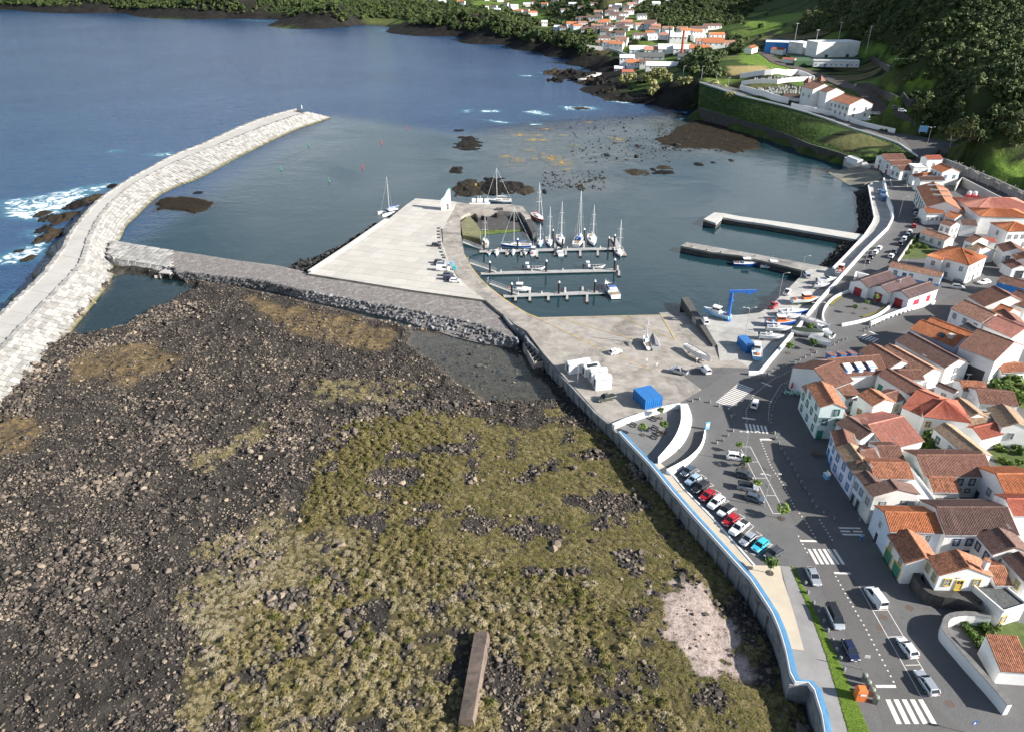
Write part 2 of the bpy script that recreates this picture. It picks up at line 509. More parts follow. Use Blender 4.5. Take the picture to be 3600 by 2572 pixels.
# ---- reef ground material
def reef_material():
 m, nt, bs, out = nt_new('reef_ground')
 pos = n_pos(nt)
 base = n_ramp(nt, n_noise(nt, pos, .5,8,.7),[(.3,(.016,.015,.014)),(.55,(.048,.043,.038)),(.8,(.13,.105,.083))])
 base = n_mix(nt, n_attr(nt, 'alg'), base, n_ramp(nt, n_noise(nt, pos, .8,7,.7),[(.35,(.06,.05,.04)),(.55,(.17,.12,.06)),(.75,(.28,.22,.09))]))
 dryc = n_ramp(nt, n_noise(nt, pos, 1.6,6,.7),[(.3,(.05,.045,.03)),(.6,(.20,.17,.08)),(.8,(.34,.29,.16))])
 base = n_mix(nt, n_attr(nt, 'dry'), base, dryc)
 vegc = n_ramp(nt, n_noise(nt, pos, .9,6,.7),[(.3,(.035,.031,.016)),(.55,(.105,.088,.04)),(.8,(.24,.20,.11))])
 base = n_mix(nt, n_attr(nt, 'veg'), base, vegc)
 palec = n_ramp(nt, n_noise(nt, pos, 1.2,7,.75),[(.32,(.08,.06,.045)),(.46,(.38,.30,.26)),(.75,(.62,.52,.46))])
 base = n_mix(nt, n_attr(nt, 'pale'), base, palec)
 poolc = n_ramp(nt, n_noise(nt, pos, .7,6,.7),[(.3,(.07,.053,.04)),(.6,(.17,.122,.092)),(.8,(.25,.19,.15))])
 geo = nt.nodes.new('ShaderNodeSeparateXYZ'); nt.links.new(pos, geo.inputs[0])
 low = nt.nodes.new('ShaderNodeMapRange'); low.inputs[1].default_value = .12; low.inputs[2].default_value = -.12
 nt.links.new(geo.outputs['Z'], low.inputs[0])
 base = n_mix(nt, low.outputs[0], base, poolc)
 nt.links.new(base, bs.inputs['Base Color'])
 bs.inputs['Roughness'].default_value = .85
 bs.inputs['Specular IOR Level'].default_value = .12
 n_bump(nt, bs, n_noise(nt, pos, 2.2,8,.75),.9,.35)
 return m
M_REEF = reef_material()
reef_me = grid_mesh('reef', -190,75,52,262,.75, reef_fields, M_REEF, ['veg', 'dry', 'alg', 'pale'], lambda f: f['h'] > -2.6)
tag(link('reef', reef_me), kind='structure')
# ---- seabed of the harbour
SB_ROCK = GS('R2', [(1580,1110),(1700,1090),(1750,1030),(1940,950),(2100,980),(2400,1080),(2450,1180),(2230,1225),(2100,1195),(1800,1185),(1650,1155)])
BW_REEF = GS('T4', [(1170,575),(1270,520),(1200,480),(1290,440),(1480,425),(1640,450),(1745,495),(1680,550),(1540,585),(1430,560),(1300,545)])
def bed_fields(X, Y):
 s = sdist(SHALLOW, X, Y) + 14 * (fbm(X * .05, Y * .05,4,31) - .5)
 rk = sdist(SB_ROCK, X, Y) + 7 * (fbm(X * .12, Y * .12,4,32) - .5)
 br = sdist(BW_REEF, X, Y) + 5 * (fbm(X * .2, Y * .2,4,33) - .5)
 h = -4.5 + 3.8 * smooth01(s, -32,10) + .25 * (fbm(X * .3, Y * .3,4,34) - .5)
 rk = np.maximum(rk, br)
 h = h + (np.maximum(-.25 + 1.1 * fbm(X * .30, Y * .30,4,35), h) - h) * smooth01(rk, -3,2)
 return dict(h=h, weed=smooth01(rk, -3,1))
def bed_material():
 m, nt, bs, out = nt_new('seabed_ground')
 pos = n_pos(nt)
 sand = n_ramp(nt, n_noise(nt, pos, .25,7,.7),[(.3,(.10,.085,.07)),(.6,(.235,.205,.175)),(.8,(.33,.295,.26))])
 weed = n_ramp(nt, n_noise(nt, pos, 1.0,8,.8),[(.35,(.005,.0045,.004)),(.5,(.020,.015,.009)),(.62,(.055,.040,.017)),(.75,(.030,.028,.010))])
 nt.links.new(n_mix(nt, n_attr(nt, 'weed'), sand, weed), bs.inputs['Base Color'])
 bs.inputs['Roughness'].default_value = .8
 bs.inputs['Specular IOR Level'].default_value = .12
 n_bump(nt, bs, n_noise(nt, pos, 1.5,8,.75),1.0,.5)
 return m
bed_me = grid_mesh('seabed', -190,330,180,640,1.6, bed_fields, bed_material(),['weed'])
tag(link('seabed', bed_me), kind='structure')
# ---- water
FOAM = [GS('T4', p) for p in (
 [(0,470),(300,430),(600,370),(900,320),(945,338),(720,420),(560,520),(420,640),(200,622),(60,600),(0,520)],
 [(-80,940),(200,830),(380,800),(330,900),(250,955),(-80,985)],[(220,705),(390,690),(330,760),(230,752)],
 [(-40,1330),(110,1200),(70,1300),(-40,1420)],[(1200,95),(1400,78),(1380,110),(1220,110)],[(880,65),(960,62),(970,80),(890,82)])]
FOAM += [GS('R2', p) for p in (
 [(205,880),(350,880),(355,898),(215,900)],[(540,893),(660,880),(780,922),(700,925),(600,912)],
 [(840,850),(1100,852),(1170,875),(1040,885),(890,880)],[(1180,792),(1430,822),(1440,838),(1250,815)],
 [(660,580),(850,580),(840,640),(780,665),(740,660),(800,600)],[(220,958),(320,962),(470,985),(380,988)],
 [(510,604),(615,602),(615,612),(510,610)],[(600,990),(700,988),(690,1002),(610,1000)],[(60,878),(120,876),(120,900),(70,900)],
 [(1790,950),(1880,935),(1880,948),(1800,962)])]
SHORE = GS('R3', [(-300,40),(0,49),(400,60),(880,75),(1300,105),(1800,145),(2273,182)]) + \
 GS('R2', [(250,340),(550,392),(800,452),(960,480),(1050,545)])
def polyline_dist(line, X, Y):
 d = np.full(X.shape, 1e18)
 for a, b in zip(line[:-1], line[1:]):
  ex, ey = b.x - a.x, b.y - a.y
  t = np.clip(((X - a.x) * ex + (Y - a.y) * ey) / (ex * ex + ey * ey),0,1)
  d = np.minimum(d, (X - a.x - t * ex) ** 2 + (Y - a.y - t * ey) ** 2)
 return np.sqrt(d)
HARB = OVP([(290,540),(740,262),(1000,300),(1300,300),(1560,250),(1900,380),(1960,520),(1960,660),(1750,780),(1250,790),(1080,720),(980,560),(880,500),(720,640),(280,600)])
def water_fields(X, Y):
 dep = np.full(X.shape, 5.0)
 inb = (X > -190) & (X < 330) & (Y > 180) & (Y < 640)
 b = bed_fields(X, Y)['h']
 dep = np.where(inb, -b, dep)
 inr = (X > -190) & (X < 75) & (Y > 52) & (Y < 262)
 r = reef_fields(X, Y)['h']
 dep = np.where(inr & (r > -2.5),-r, dep)
 foam = np.zeros(X.shape)
 for p in FOAM:
  foam = np.maximum(foam, smooth01(sdist(p, X, Y),-4.0,3.0))
 foam = np.maximum(foam, .75 * (1 - smooth01(polyline_dist(SHORE, X, Y),3,14)) * smooth01(fbm(X * .02, Y * .02,2,44),.40,.6))
 harb = np.maximum(smooth01(sdist(HARB, X, Y),-25,15), inr & (r > -2.5))
 return dict(h=np.zeros(X.shape), depth=np.clip(1 - np.exp(-np.maximum(dep, 0) * .62),0,1), foam=foam, harb=harb)
def water_material():
 m, nt, bs, out = nt_new('sea_water')
 nt.nodes.remove(bs)
 pos = n_pos(nt)
 harb = n_attr(nt, 'harb'); dep = n_attr(nt, 'depth')
 mp = nt.nodes.new('ShaderNodeMapping'); mp.inputs['Scale'].default_value = (.55,1.0,1); mp.inputs['Rotation'].default_value = (0,0, R(12))
 nt.links.new(pos, mp.inputs['Vector'])
 w1 = n_noise(nt, mp.outputs[0],.16,4,.6,.3)
 w2 = n_noise(nt, mp.outputs[0],.9,3,.6)
 hsum = n_math(nt, 'ADD', n_math(nt, 'MULTIPLY', w1,2.4), n_math(nt, 'MULTIPLY', w2,1.2))
 gust = n_ramp(nt, n_noise(nt, pos, .018,4,.55,.8),[(.38,.12),(.62,1.0)])
 amp = n_math(nt, 'ADD', n_math(nt, 'SUBTRACT', 1.0, harb), n_math(nt, 'MULTIPLY', n_math(nt, 'MULTIPLY', harb, .22), gust))
 hh = n_math(nt, 'MULTIPLY', hsum, amp)
 bp = nt.nodes.new('ShaderNodeBump'); bp.inputs['Strength'].default_value = .8; bp.inputs['Distance'].default_value = .42
 nt.links.new(hh, bp.inputs['Height'])
 body = nt.nodes.new('ShaderNodeBsdfDiffuse')
 big = n_ramp(nt, n_noise(nt, pos, .006,4,.6),[(.35,(.016,.062,.155)),(.65,(.030,.088,.195))])
 c = n_mix(nt, harb, big, (.012,.040,.050))
 nt.links.new(c, body.inputs['Color'])
 tr = nt.nodes.new('ShaderNodeBsdfTransparent'); tr.inputs['Color'].default_value = (.88,.95,.95,1)
 m1 = nt.nodes.new('ShaderNodeMixShader')
 nt.links.new(dep, m1.inputs[0]); nt.links.new(tr.outputs[0], m1.inputs[1]); nt.links.new(body.outputs[0], m1.inputs[2])
 gl = nt.nodes.new('ShaderNodeBsdfGlossy'); gl.inputs['Roughness'].default_value = .06
 nt.links.new(bp.outputs[0], gl.inputs['Normal'])
 fr_ = nt.nodes.new('ShaderNodeFresnel'); nt.links.new(n_math(nt, 'SUBTRACT', 1.34, n_math(nt, 'MULTIPLY', nt.nodes.new('ShaderNodeNewGeometry').outputs['Backfacing'],.594)), fr_.inputs['IOR'])
 nt.links.new(bp.outputs[0], fr_.inputs['Normal'])
 m2 = nt.nodes.new('ShaderNodeMixShader')
 nt.links.new(fr_.outputs[0], m2.inputs[0]); nt.links.new(m1.outputs[0], m2.inputs[1]); nt.links.new(gl.outputs[0], m2.inputs[2])
 fo = nt.nodes.new('ShaderNodeBsdfDiffuse')
 fn = n_noise(nt, pos, .15,9,.68,1.6)
 fa = n_attr(nt, 'foam')
 thr = n_math(nt, 'SUBTRACT', n_math(nt, 'ADD', fn, n_math(nt, 'MULTIPLY', fa, .30)),.76)
 ff = n_math(nt, 'MULTIPLY', n_math(nt, 'MULTIPLY', thr, 7.0, True), n_math(nt, 'MULTIPLY', fa, 3.0, True), True)
 aq = n_math(nt, 'MULTIPLY', n_math(nt, 'MULTIPLY', fa, fn),.7)
 fo.inputs['Color'].default_value = (.85,.9,.92,1)
 teal = nt.nodes.new('ShaderNodeBsdfDiffuse'); teal.inputs['Color'].default_value = (.10,.32,.38,1)
 m25 = nt.nodes.new('ShaderNodeMixShader')
 nt.links.new(aq, m25.inputs[0]); nt.links.new(m2.outputs[0], m25.inputs[1]); nt.links.new(teal.outputs[0], m25.inputs[2])
 m3 = nt.nodes.new('ShaderNodeMixShader')
 nt.links.new(ff, m3.inputs[0]); nt.links.new(m25.outputs[0], m3.inputs[1]); nt.links.new(fo.outputs[0], m3.inputs[2])
 nt.links.new(m3.outputs[0], out.inputs['Surface'])
 return m
M_WATER = water_material()
xs = np.concatenate([[-9000,-4000,-2200], np.arange(-1300,-420,20), np.arange(-420,-200,5), np.arange(-200,340,2.2), np.arange(340,620,12),[900,2000,9000]])
ys = np.concatenate([[-300,0], np.arange(50,650,2.2), np.arange(650,1000,6), np.arange(1000,2400,20),[3000,5000,9000,16000]])
X, Y = np.meshgrid(xs, ys)
wf = water_fields(X, Y)
ii = np.arange(X.size).reshape(X.shape)
wq = np.stack([ii[:-1, :-1].ravel(), ii[:-1,1:].ravel(), ii[1:, 1:].ravel(), ii[1:, :-1].ravel()],1)
wme = np_mesh('sea', np.stack([X.ravel(), Y.ravel(), np.zeros(X.size)],1), wq, M_WATER)
for a in ('depth', 'foam', 'harb'):
 wme.attributes.new(a, 'FLOAT', 'POINT').data.foreach_set('value', wf[a].ravel().astype(np.float32))
tag(link('sea', wme), kind='structure')
deep = MB().sheet([(-9000,-300,-6),(9000,-300,-6),(9000,16000,-6),(-9000,16000,-6)])
tag(deep.build('sea_floor', mat('deep_floor', (.02,.05,.07), var=0)), kind='structure')
# ---- stones and grass tufts
def hull_rock(seed, n=16, sq=.7, mat_=None):
 r_ = random.Random(seed)
 bm = bmesh.new()
 for _ in range(n):
  v = Vector((r_.gauss(0,1), r_.gauss(0,1), r_.gauss(0,1))).normalized() * r_.uniform(.75,1.1)
  bm.verts.new((v.x * r_.uniform(.8,1.1), v.y, v.z * sq))
 bmesh.ops.convex_hull(bm, input=bm.verts)
 for v in [v for v in bm.verts if not v.link_faces]: bm.verts.remove(v)
 me = bpy.data.meshes.new('rock_%d' % seed)
 bm.to_mesh(me); bm.free()
 if mat_: me.materials.append(mat_)
 return me
def rock_material(name, stops, inst=True, wet=False):
 m, nt, bs, out = nt_new(name)
 pos = n_pos(nt)
 if inst:
  t = n_attr(nt, 'tint', 'INSTANCER')
 else:
  t = nt.nodes.new('ShaderNodeObjectInfo').outputs['Random']
 f = n_math(nt, 'ADD', t, n_math(nt, 'MULTIPLY', n_math(nt, 'SUBTRACT', n_noise(nt, pos, 2.5,5,.7),.5),.35))
 nt.links.new(n_ramp(nt, f, stops), bs.inputs['Base Color'])
 bs.inputs['Roughness'].default_value = .8
 bs.inputs['Specular IOR Level'].default_value = .15
 n_bump(nt, bs, n_noise(nt, pos, 5,5,.7),.7,.12)
 return m
M_COB = rock_material('cobble_stone', [(.05,(.020,.018,.0165)),(.35,(.056,.049,.043)),(.62,(.125,.105,.088)),(.86,(.24,.19,.145)),(1.0,(.36,.29,.21))])
M_BOULD = rock_material('boulder_stone', [(0,(.08,.068,.058)),(.4,(.16,.125,.10)),(.75,(.25,.195,.15)),(1,(.33,.27,.215))], False)
M_ARM = rock_material('armour_stone', [(0,(.07,.07,.072)),(.5,(.15,.15,.155)),(1,(.27,.27,.275))], False)
rocks_c = [hull_rock(100 + k, 13,.65, M_COB) for k in range(6)]
rocks_b = [hull_rock(200 + k, 15,.75, M_BOULD) for k in range(5)]
rocks_a = [hull_rock(300 + k, 15,.85, M_ARM) for k in range(6)]
def rand_in(x0, x1, y0, y1, n):
 return nrs.uniform(x0, x1, n), nrs.uniform(y0, y1, n)
X, Y = rand_in(-150,62,56,250,520000)
f = reef_fields(X, Y)
pr = np.where(f['h'] > .05,.62,0.10) * (1 - .975 * np.maximum(f['veg'], f['pale'])) * (1 - .6 * f['dry']) * (1 - .45 * f['alg'])
pr *= .5 + .9 * smooth01(fbm(X * .09, Y * .09,3,61),.3,.6)
pr *= (f['sd'] > -1) * (f['h'] > -.7) * np.clip(1.25 - .0035 * Y, .3,1)
k = nrs.uniform(0,1, len(X)) < pr
X, Y, fz = X[k], Y[k], f['h'][k]
n = len(X)
size = np.clip(np.exp(nrs.normal(-1.62,.55, n)),.09,.95)
big = smooth01(fbm(X * .06, Y * .06,3,62),.45,.7)
size *= .8 + .55 * big
tint = np.clip(nrs.normal(.48,.21, n) + .22 * smooth01(fbm(X * .11, Y * .11,3,63),.5,.75),0,.95)
scatter('shore_stones', np.stack([X, Y, fz + size * .22],1), np.stack([nrs.uniform(-.3,.3, n), nrs.uniform(-.3,.3, n), nrs.uniform(0,6.28, n)],1),
  np.stack([size, size * nrs.uniform(.7,1.1, n), size * nrs.uniform(.6,1.0, n)],1), nrs.randint(0,6, n), tint, rocks_c,
  'dark basalt cobbles and lava rubble covering the tidal shore', 'cobbles')
# boulders one can pick out: placed where the photograph shows its clusters (T6 frame), the rest spread thinly
BOULD = [(1125,215),(1240,185),(1270,205),(1200,250),(1250,300),(1265,240),(1380,260),(1535,300),(1565,135),(1020,400),(1075,430),
   (1130,410),(1060,385),(1410,400),(1470,410),(1500,430),(1550,435),(1640,410),(1700,385),(1740,340),(1790,290),(1720,310),
   (1910,240),(1945,250),(2005,258),(1905,280),(1955,360),(1220,495),(1175,525),(1270,480),(1365,500),(1200,620),(1080,690),
   (1115,640),(735,640),(770,710),(830,790),(1220,800),(1670,750),(1735,780),(1715,740),(1780,840),(1930,665),(1890,515),
   (2140,410),(1510,985),(1795,945),(1720,1000),(1360,1050),(1805,1065),(1810,1160),(1240,1150),(1390,1170),(1010,1290),(1080,1260),
   (1050,1255),(1995,1190),(1940,1110),(605,890),(545,870),(350,865),(490,1280),(560,1340),(700,1330),(545,1530),(790,1455),
   (180,1160),(215,1150),(300,990),(500,995),(330,730),(420,970),(70,1080),(30,1060),(960,990),(655,1000),(880,420),(2075,720),
   (1555,15),(1240,360),(1340,660),(160,1260),(75,940),(290,800),(1620,470),(1250,1060),(905,1520),(1130,1550),(20,1430),(45,1540)]
nb = 0
for x, y in BOULD:
 s = .55 * (1 + y / 3000) * rnd.uniform(.75,1.35)
 p = G('T6', x, y, .9)
 z = float(reef_fields(np.array([p.x]), np.array([p.y]))['h'][0])
 tag(link('boulder', rocks_b[nb % 5], None, (p.x, p.y, z + s * .3),(rnd.uniform(-.3,.3), rnd.uniform(-.3,.3), rnd.uniform(0,6.3)),
    (s, s * rnd.uniform(.7,1), s * rnd.uniform(.7,1))),
  'pale tan boulder lying among the dark cobbles of the shore', 'boulder', 'pale boulders on the dark shore')
 nb += 1
for _ in range(70):
 x, y = rnd.uniform(-95,0), rnd.uniform(66,215)
 q = reef_fields(np.array([x]), np.array([y]))
 if q['veg'][0] > .3 or q['sd'][0] < 2 or q['h'][0] < .1: continue
 s = rnd.uniform(.35,.62)
 tag(link('boulder', rocks_b[rnd.randrange(5)], None, (x, y, float(q['h'][0]) + s * .3),(0, rnd.uniform(-.3,.3), rnd.uniform(0,6.3)),
    (s, s * rnd.uniform(.7,1), s * rnd.uniform(.7,1))),
  'pale tan boulder lying among the dark cobbles of the shore', 'boulder', 'pale boulders on the dark shore')
def tuft_mesh(seed, nbl=46, h=.55, spread=.75, wid=.05, mat_=None):
 """arching blades from one root; 'tip' runs 0 at the root to 1 at the blade's end"""
 r_ = random.Random(seed)
 V, Fq, tip = [],[],[]
 for i in range(nbl):
  a = r_.uniform(0,2 * math.pi)
  ln = r_.uniform(.6,1.1); out_ = r_.uniform(.15,1.0) * spread
  hh = h * ln * (1.15 - .55 * out_ / spread)
  d = Vector((math.cos(a), math.sin(a),0)); s = Vector((-d.y, d.x, 0)) * wid
  o = d * r_.uniform(0,.18)
  pts = [o, o + d * out_ * .38 + Vector((0,0, hh * .75)), o + d * out_ * .78 + Vector((0,0, hh)), o + d * out_ * 1.12 + Vector((0,0, hh * .72))]
  b = len(V)
  for q, (p, ww) in enumerate(zip(pts, (1,1,.8,.25))):
   V += [p - s * ww, p + s * ww]; tip += [q / 3] * 2
  for q in range(3):
   Fq.append((b + 2 * q, b + 2 * q + 1, b + 2 * q + 3, b + 2 * q + 2))
 me = np_mesh('tuft_%d' % seed, [tuple(v) for v in V], Fq, mat_)
 me.attributes.new('tip', 'FLOAT', 'POINT').data.foreach_set('value', tip)
 return me
def tuft_material(name, inst=True):
 m, nt, bs, out = nt_new(name)
 t = n_attr(nt, 'tint', 'INSTANCER') if inst else nt.nodes.new('ShaderNodeObjectInfo').outputs['Random']
 pos = n_pos(nt)
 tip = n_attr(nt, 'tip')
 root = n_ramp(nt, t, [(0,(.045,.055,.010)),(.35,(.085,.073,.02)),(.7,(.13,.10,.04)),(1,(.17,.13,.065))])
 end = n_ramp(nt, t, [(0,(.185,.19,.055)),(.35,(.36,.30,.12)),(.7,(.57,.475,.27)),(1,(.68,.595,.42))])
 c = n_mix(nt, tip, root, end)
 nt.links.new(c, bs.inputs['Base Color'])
 bs.inputs['Roughness'].default_value = .7
 bs.inputs['Specular IOR Level'].default_value = .2
 return m
M_TUFT = tuft_material('grass_tuft')
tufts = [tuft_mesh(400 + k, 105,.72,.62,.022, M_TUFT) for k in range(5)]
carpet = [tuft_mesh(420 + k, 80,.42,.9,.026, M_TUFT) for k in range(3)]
BIGT = OVP([(480,1720),(470,1480),(640,1330),(760,1230),(850,1180),(680,1180),(690,1000),(830,910),(1000,930),(1010,1100),(960,1200),(1150,1260),(1330,1290),(1420,1420),(1400,1500),(1500,1580),(1560,1720)])
TANP = OVP([(380,1720),(380,1350),(560,1200),(780,1190),(900,1250),(1200,1300),(1350,1400),(1250,1500),(1250,1720)])
X, Y = rand_in(-80,64,54,215,82000)
f = reef_fields(X, Y)
bigness = smooth01(sdist(BIGT, X, Y) + 6 * (fbm(X * .2, Y * .2,3,70) - .5),-2,3)
cover = np.maximum(f['veg'], f['dry'] * .7)
rim = np.clip(.35 + fbm(X * .3, Y * .3,3,71),0,1)
kk = (nrs.uniform(0,1, len(X)) < cover * np.where(bigness > .5,.52,.95) * rim) & (f['h'] > .1)
X, Y, z, bigness, dryk = X[kk], Y[kk], f['h'][kk], bigness[kk], f['dry'][kk]
tan_ = smooth01(sdist(TANP, X, Y) + 10 * (fbm(X * .12, Y * .12,3,72) - .5),-4,6)
tint = np.clip(.30 + .36 * tan_ + .45 * (fbm(X * .16, Y * .16,4,73) - .45) + .30 * (dryk > .4) + nrs.normal(0,.14, len(X)),0,1)
sz = np.where(bigness > .5, np.clip(np.exp(nrs.normal(-.38,.32, len(X))),.3,1.25), nrs.uniform(.28,.66, len(X)))
n = len(X)
order = np.argsort(-sz * (1 + (Y < 105) * .5) * (bigness > .5))
ind = set(order[:290].tolist())
msk = np.array([i not in ind for i in range(n)])
b_ = bigness > .5
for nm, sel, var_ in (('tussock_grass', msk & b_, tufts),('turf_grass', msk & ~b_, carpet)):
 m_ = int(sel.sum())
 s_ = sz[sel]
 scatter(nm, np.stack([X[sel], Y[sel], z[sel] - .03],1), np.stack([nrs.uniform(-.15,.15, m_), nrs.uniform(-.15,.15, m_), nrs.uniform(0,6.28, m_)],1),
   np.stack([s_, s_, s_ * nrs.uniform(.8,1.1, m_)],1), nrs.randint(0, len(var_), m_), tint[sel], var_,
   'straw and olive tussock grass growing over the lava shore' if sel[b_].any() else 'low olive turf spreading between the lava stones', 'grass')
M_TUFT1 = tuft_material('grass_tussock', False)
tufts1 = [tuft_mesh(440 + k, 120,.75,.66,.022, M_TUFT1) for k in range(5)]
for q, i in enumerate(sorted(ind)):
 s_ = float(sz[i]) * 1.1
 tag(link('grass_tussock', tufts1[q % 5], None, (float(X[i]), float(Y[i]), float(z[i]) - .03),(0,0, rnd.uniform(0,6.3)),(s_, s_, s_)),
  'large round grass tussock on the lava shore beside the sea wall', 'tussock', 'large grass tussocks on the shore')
# ================================================================== concrete works
def block_material(name, stops, alg=True, rough=.85, gr=.65):
 m, nt, bs, out = nt_new(name)
 geo = nt.nodes.new('ShaderNodeNewGeometry')
 oi = nt.nodes.new('ShaderNodeObjectInfo')
 r_ = n_math(nt, 'FRACT', n_math(nt, 'ADD', geo.outputs['Random Per Island'], oi.outputs['Random']))
 pos = geo.outputs['Position']
 f = n_math(nt, 'ADD', n_math(nt, 'MULTIPLY', r_, .55), n_math(nt, 'MULTIPLY', n_noise(nt, pos, .35,6,.7),.55))
 c = n_ramp(nt, f, stops)
 grime = n_ramp(nt, n_noise(nt, pos, .9,7,.75,.5),[(.5,0.0),(.72, gr)])
 c = n_mix(nt, grime, c, (.13,.125,.115) if alg else (.28,.265,.24))
 if alg:
  sx = nt.nodes.new('ShaderNodeSeparateXYZ'); nt.links.new(pos, sx.inputs[0])
  mr = nt.nodes.new('ShaderNodeMapRange'); mr.inputs[1].default_value = 1.15; mr.inputs[2].default_value = .35
  nt.links.new(n_math(nt, 'ADD', sx.outputs['Z'], n_math(nt, 'MULTIPLY', n_math(nt, 'SUBTRACT', n_noise(nt, pos, .6,4,.6),.5),1.0)), mr.inputs[0])
  c = n_mix(nt, mr.outputs[0], c, n_ramp(nt, n_noise(nt, pos, .5,5,.7),[(.35,(.05,.045,.035)),(.6,(.16,.14,.04)),(.8,(.11,.10,.07))]))
 nt.links.new(c, bs.inputs['Base Color'])
 bs.inputs['Roughness'].default_value = rough
 n_bump(nt, bs, n_noise(nt, pos, 4,5,.7),.35,.06)
 return m
M_BLOCK = block_material('weathered_block', [(.15,(.19,.183,.17)),(.45,(.29,.28,.26)),(.8,(.40,.388,.36))])
M_DARKBASE = mat('wet_rubble', (.045,.043,.04),.85,.4,.6,.8,3)
M_CONC = mat('pale_concrete', (.45,.43,.395),.85,.10,.12,.2,6, stain=(.33,.31,.285), stain_amt=.55)
M_CONC_OLD = mat('old_concrete', (.33,.30,.262),.88,.32,.30,.35,5, stain=(.13,.115,.10), stain_amt=.9)
M_WALLC = mat('stained_wall', (.24,.245,.25),.88,.35,.5,.4,4, stain=(.07,.07,.07), stain_amt=.8)
M_GRAVEL = mat('brown_gravel', (.17,.155,.145),.9,.6,1.3,.9,4, stain=(.33,.30,.275), stain_amt=.8)
M_WHITE = mat('white_paint', (.80,.80,.79),.6,.04,.4,.08,6, stain=(.55,.54,.52), stain_amt=.22)
M_MARK = mat('road_paint', (.74,.69,.64),.7,.10,3, stain=(.35,.33,.31), stain_amt=.5)
M_YELLOW = mat('yellow_paint', (.62,.40,.06),.7,.15,2)
M_BLUEP = mat('blue_wall_paint', (.09,.25,.42),.6,.2,.8,.15,5, stain=(.2,.38,.52), stain_amt=.5)
M_BEIGE = mat('beige_pavement', (.52,.44,.335),.85,.10,.25,.15,6, stain=(.36,.32,.27), stain_amt=.45)
M_GREYPAVE = mat('grey_pavement', (.27,.26,.25),.85,.15,.3,.2,6, stain=(.18,.17,.165), stain_amt=.5)
def asphalt_material(name, c0, c1, cell):
 m, nt, bs, out = nt_new(name)
 pos = n_pos(nt)
 v = nt.nodes.new('ShaderNodeTexVoronoi'); v.inputs['Scale'].default_value = cell
 nt.links.new(pos, v.inputs['Vector'])
 c = n_ramp(nt, n_noise(nt, pos, .12,6,.65),[(.3, c0),(.7, c1)])
 sp = nt.nodes.new('ShaderNodeSeparateColor'); nt.links.new(v.outputs['Color'], sp.inputs[0])
 c = n_mix(nt, n_math(nt, 'MULTIPLY', sp.outputs[0],.55), c, (.15,.145,.14))
 c = n_mix(nt, n_ramp(nt, n_noise(nt, pos, .5,7,.75),[(.55,0.0),(.75,.5)]), c, (c0[0] * .6, c0[1] * .6, c0[2] * .6))
 nt.links.new(c, bs.inputs['Base Color'])
 bs.inputs['Roughness'].default_value = .85
 bs.inputs['Specular IOR Level'].default_value = .25
 n_bump(nt, bs, v.outputs['Distance'],.5,.04)
 return m
M_COBBLE = asphalt_material('basalt_cobble', (.105,.104,.104),(.148,.145,.142),4.5)
M_ASPH = asphalt_material('worn_asphalt', (.092,.088,.084),(.132,.126,.118),8)
M_PLAZA = asphalt_material('plaza_cobble', (.17,.168,.165),(.25,.245,.24),2.6)
M_COBL = asphalt_material('light_cobble', (.11,.108,.106),(.16,.157,.152),3)
# ---------------------------------------------------------------- breakwater
cr_out = smooth_line(GS('T4', [(-750,2120),(-330,1700),(0,1370),(160,1220),(330,1060),(430,930),(500,840),(545,740),(620,640),(690,560),(770,470),(900,380),
        (1000,310),(1150,230),(1290,150),(1400,95),(1600,20)],5.5) + GS('R3', [(1250,608),(1380,568),(1470,546)],5.5),1)
cr_in = smooth_line(GS('T4', [(-450,2180),(-150,1860),(80,1600),(240,1430),(480,1190),(600,1060),(680,960),(705,850),(730,760),(800,620),(880,510),(980,410),
        (1100,320),(1280,225),(1400,165),(1600,90)],5.5) + GS('R3', [(1280,650),(1420,600),(1545,562)],5.5),1)
toe_in = smooth_line(GS('T4', [(-280,2450),(0,2130),(300,1855),(480,1620),(640,1430),(800,1230),(920,1060),(905,1000),(880,900),(930,820),(975,760),(1000,680),(1100,590),
        (1250,440),(1400,360),(1600,290),(1800,180),(1950,100)],.2) + GS('R3', [(1480,645),(1600,607),(1655,588)],.2),1)
NB = 150
cr_out, cr_in, toe_in = resample(cr_out, n=NB), resample(cr_in, n=NB), resample(toe_in, n=NB)
toe_out = []
for i in range(NB):
 d = (cr_out[min(i + 1, NB - 1)] - cr_out[max(i - 1,0)]).normalized()
 toe_out.append(cr_out[i] + Vector((-d.y, d.x, 0)) * (7.5 + 2 * math.sin(i * .7)) + Vector((0,0,-5.9)))
bw = empty('breakwater', cr_in[40] * 1,0, 'long curved breakwater of pale concrete blocks with a flat roadway along its crest', 'breakwater')
bwo = bw.location.copy()
def strip(lines, name, m_, parent, off, dz=0.0):
 n = len(lines[0]); V = []; Fq = []
 for ln in lines: V += [(p.x - off.x, p.y - off.y, p.z - off.z + dz) for p in ln]
 for a in range(len(lines) - 1):
  for i in range(n - 1):
   Fq.append((a * n + i, a * n + i + 1,(a + 1) * n + i + 1,(a + 1) * n + i))
 mb = MB(); mb.add(V, Fq)
 return mb.build(name, m_, parent)
strip([[p + Vector((0,0,-2)) for p in toe_out], toe_out, cr_out, cr_in, toe_in, [p + Vector((0,0,-3)) for p in toe_in]], 'core', M_DARKBASE, bw, bwo, -.45)
# the two ends
for e in (0, NB - 1):
 mb = MB(); mb.add([(p - bwo) + Vector((0,0,-.45)) for p in (toe_out[e], cr_out[e], cr_in[e], toe_in[e])],[(0,1,2,3)])
 mb.build('end_face', M_DARKBASE, bw)
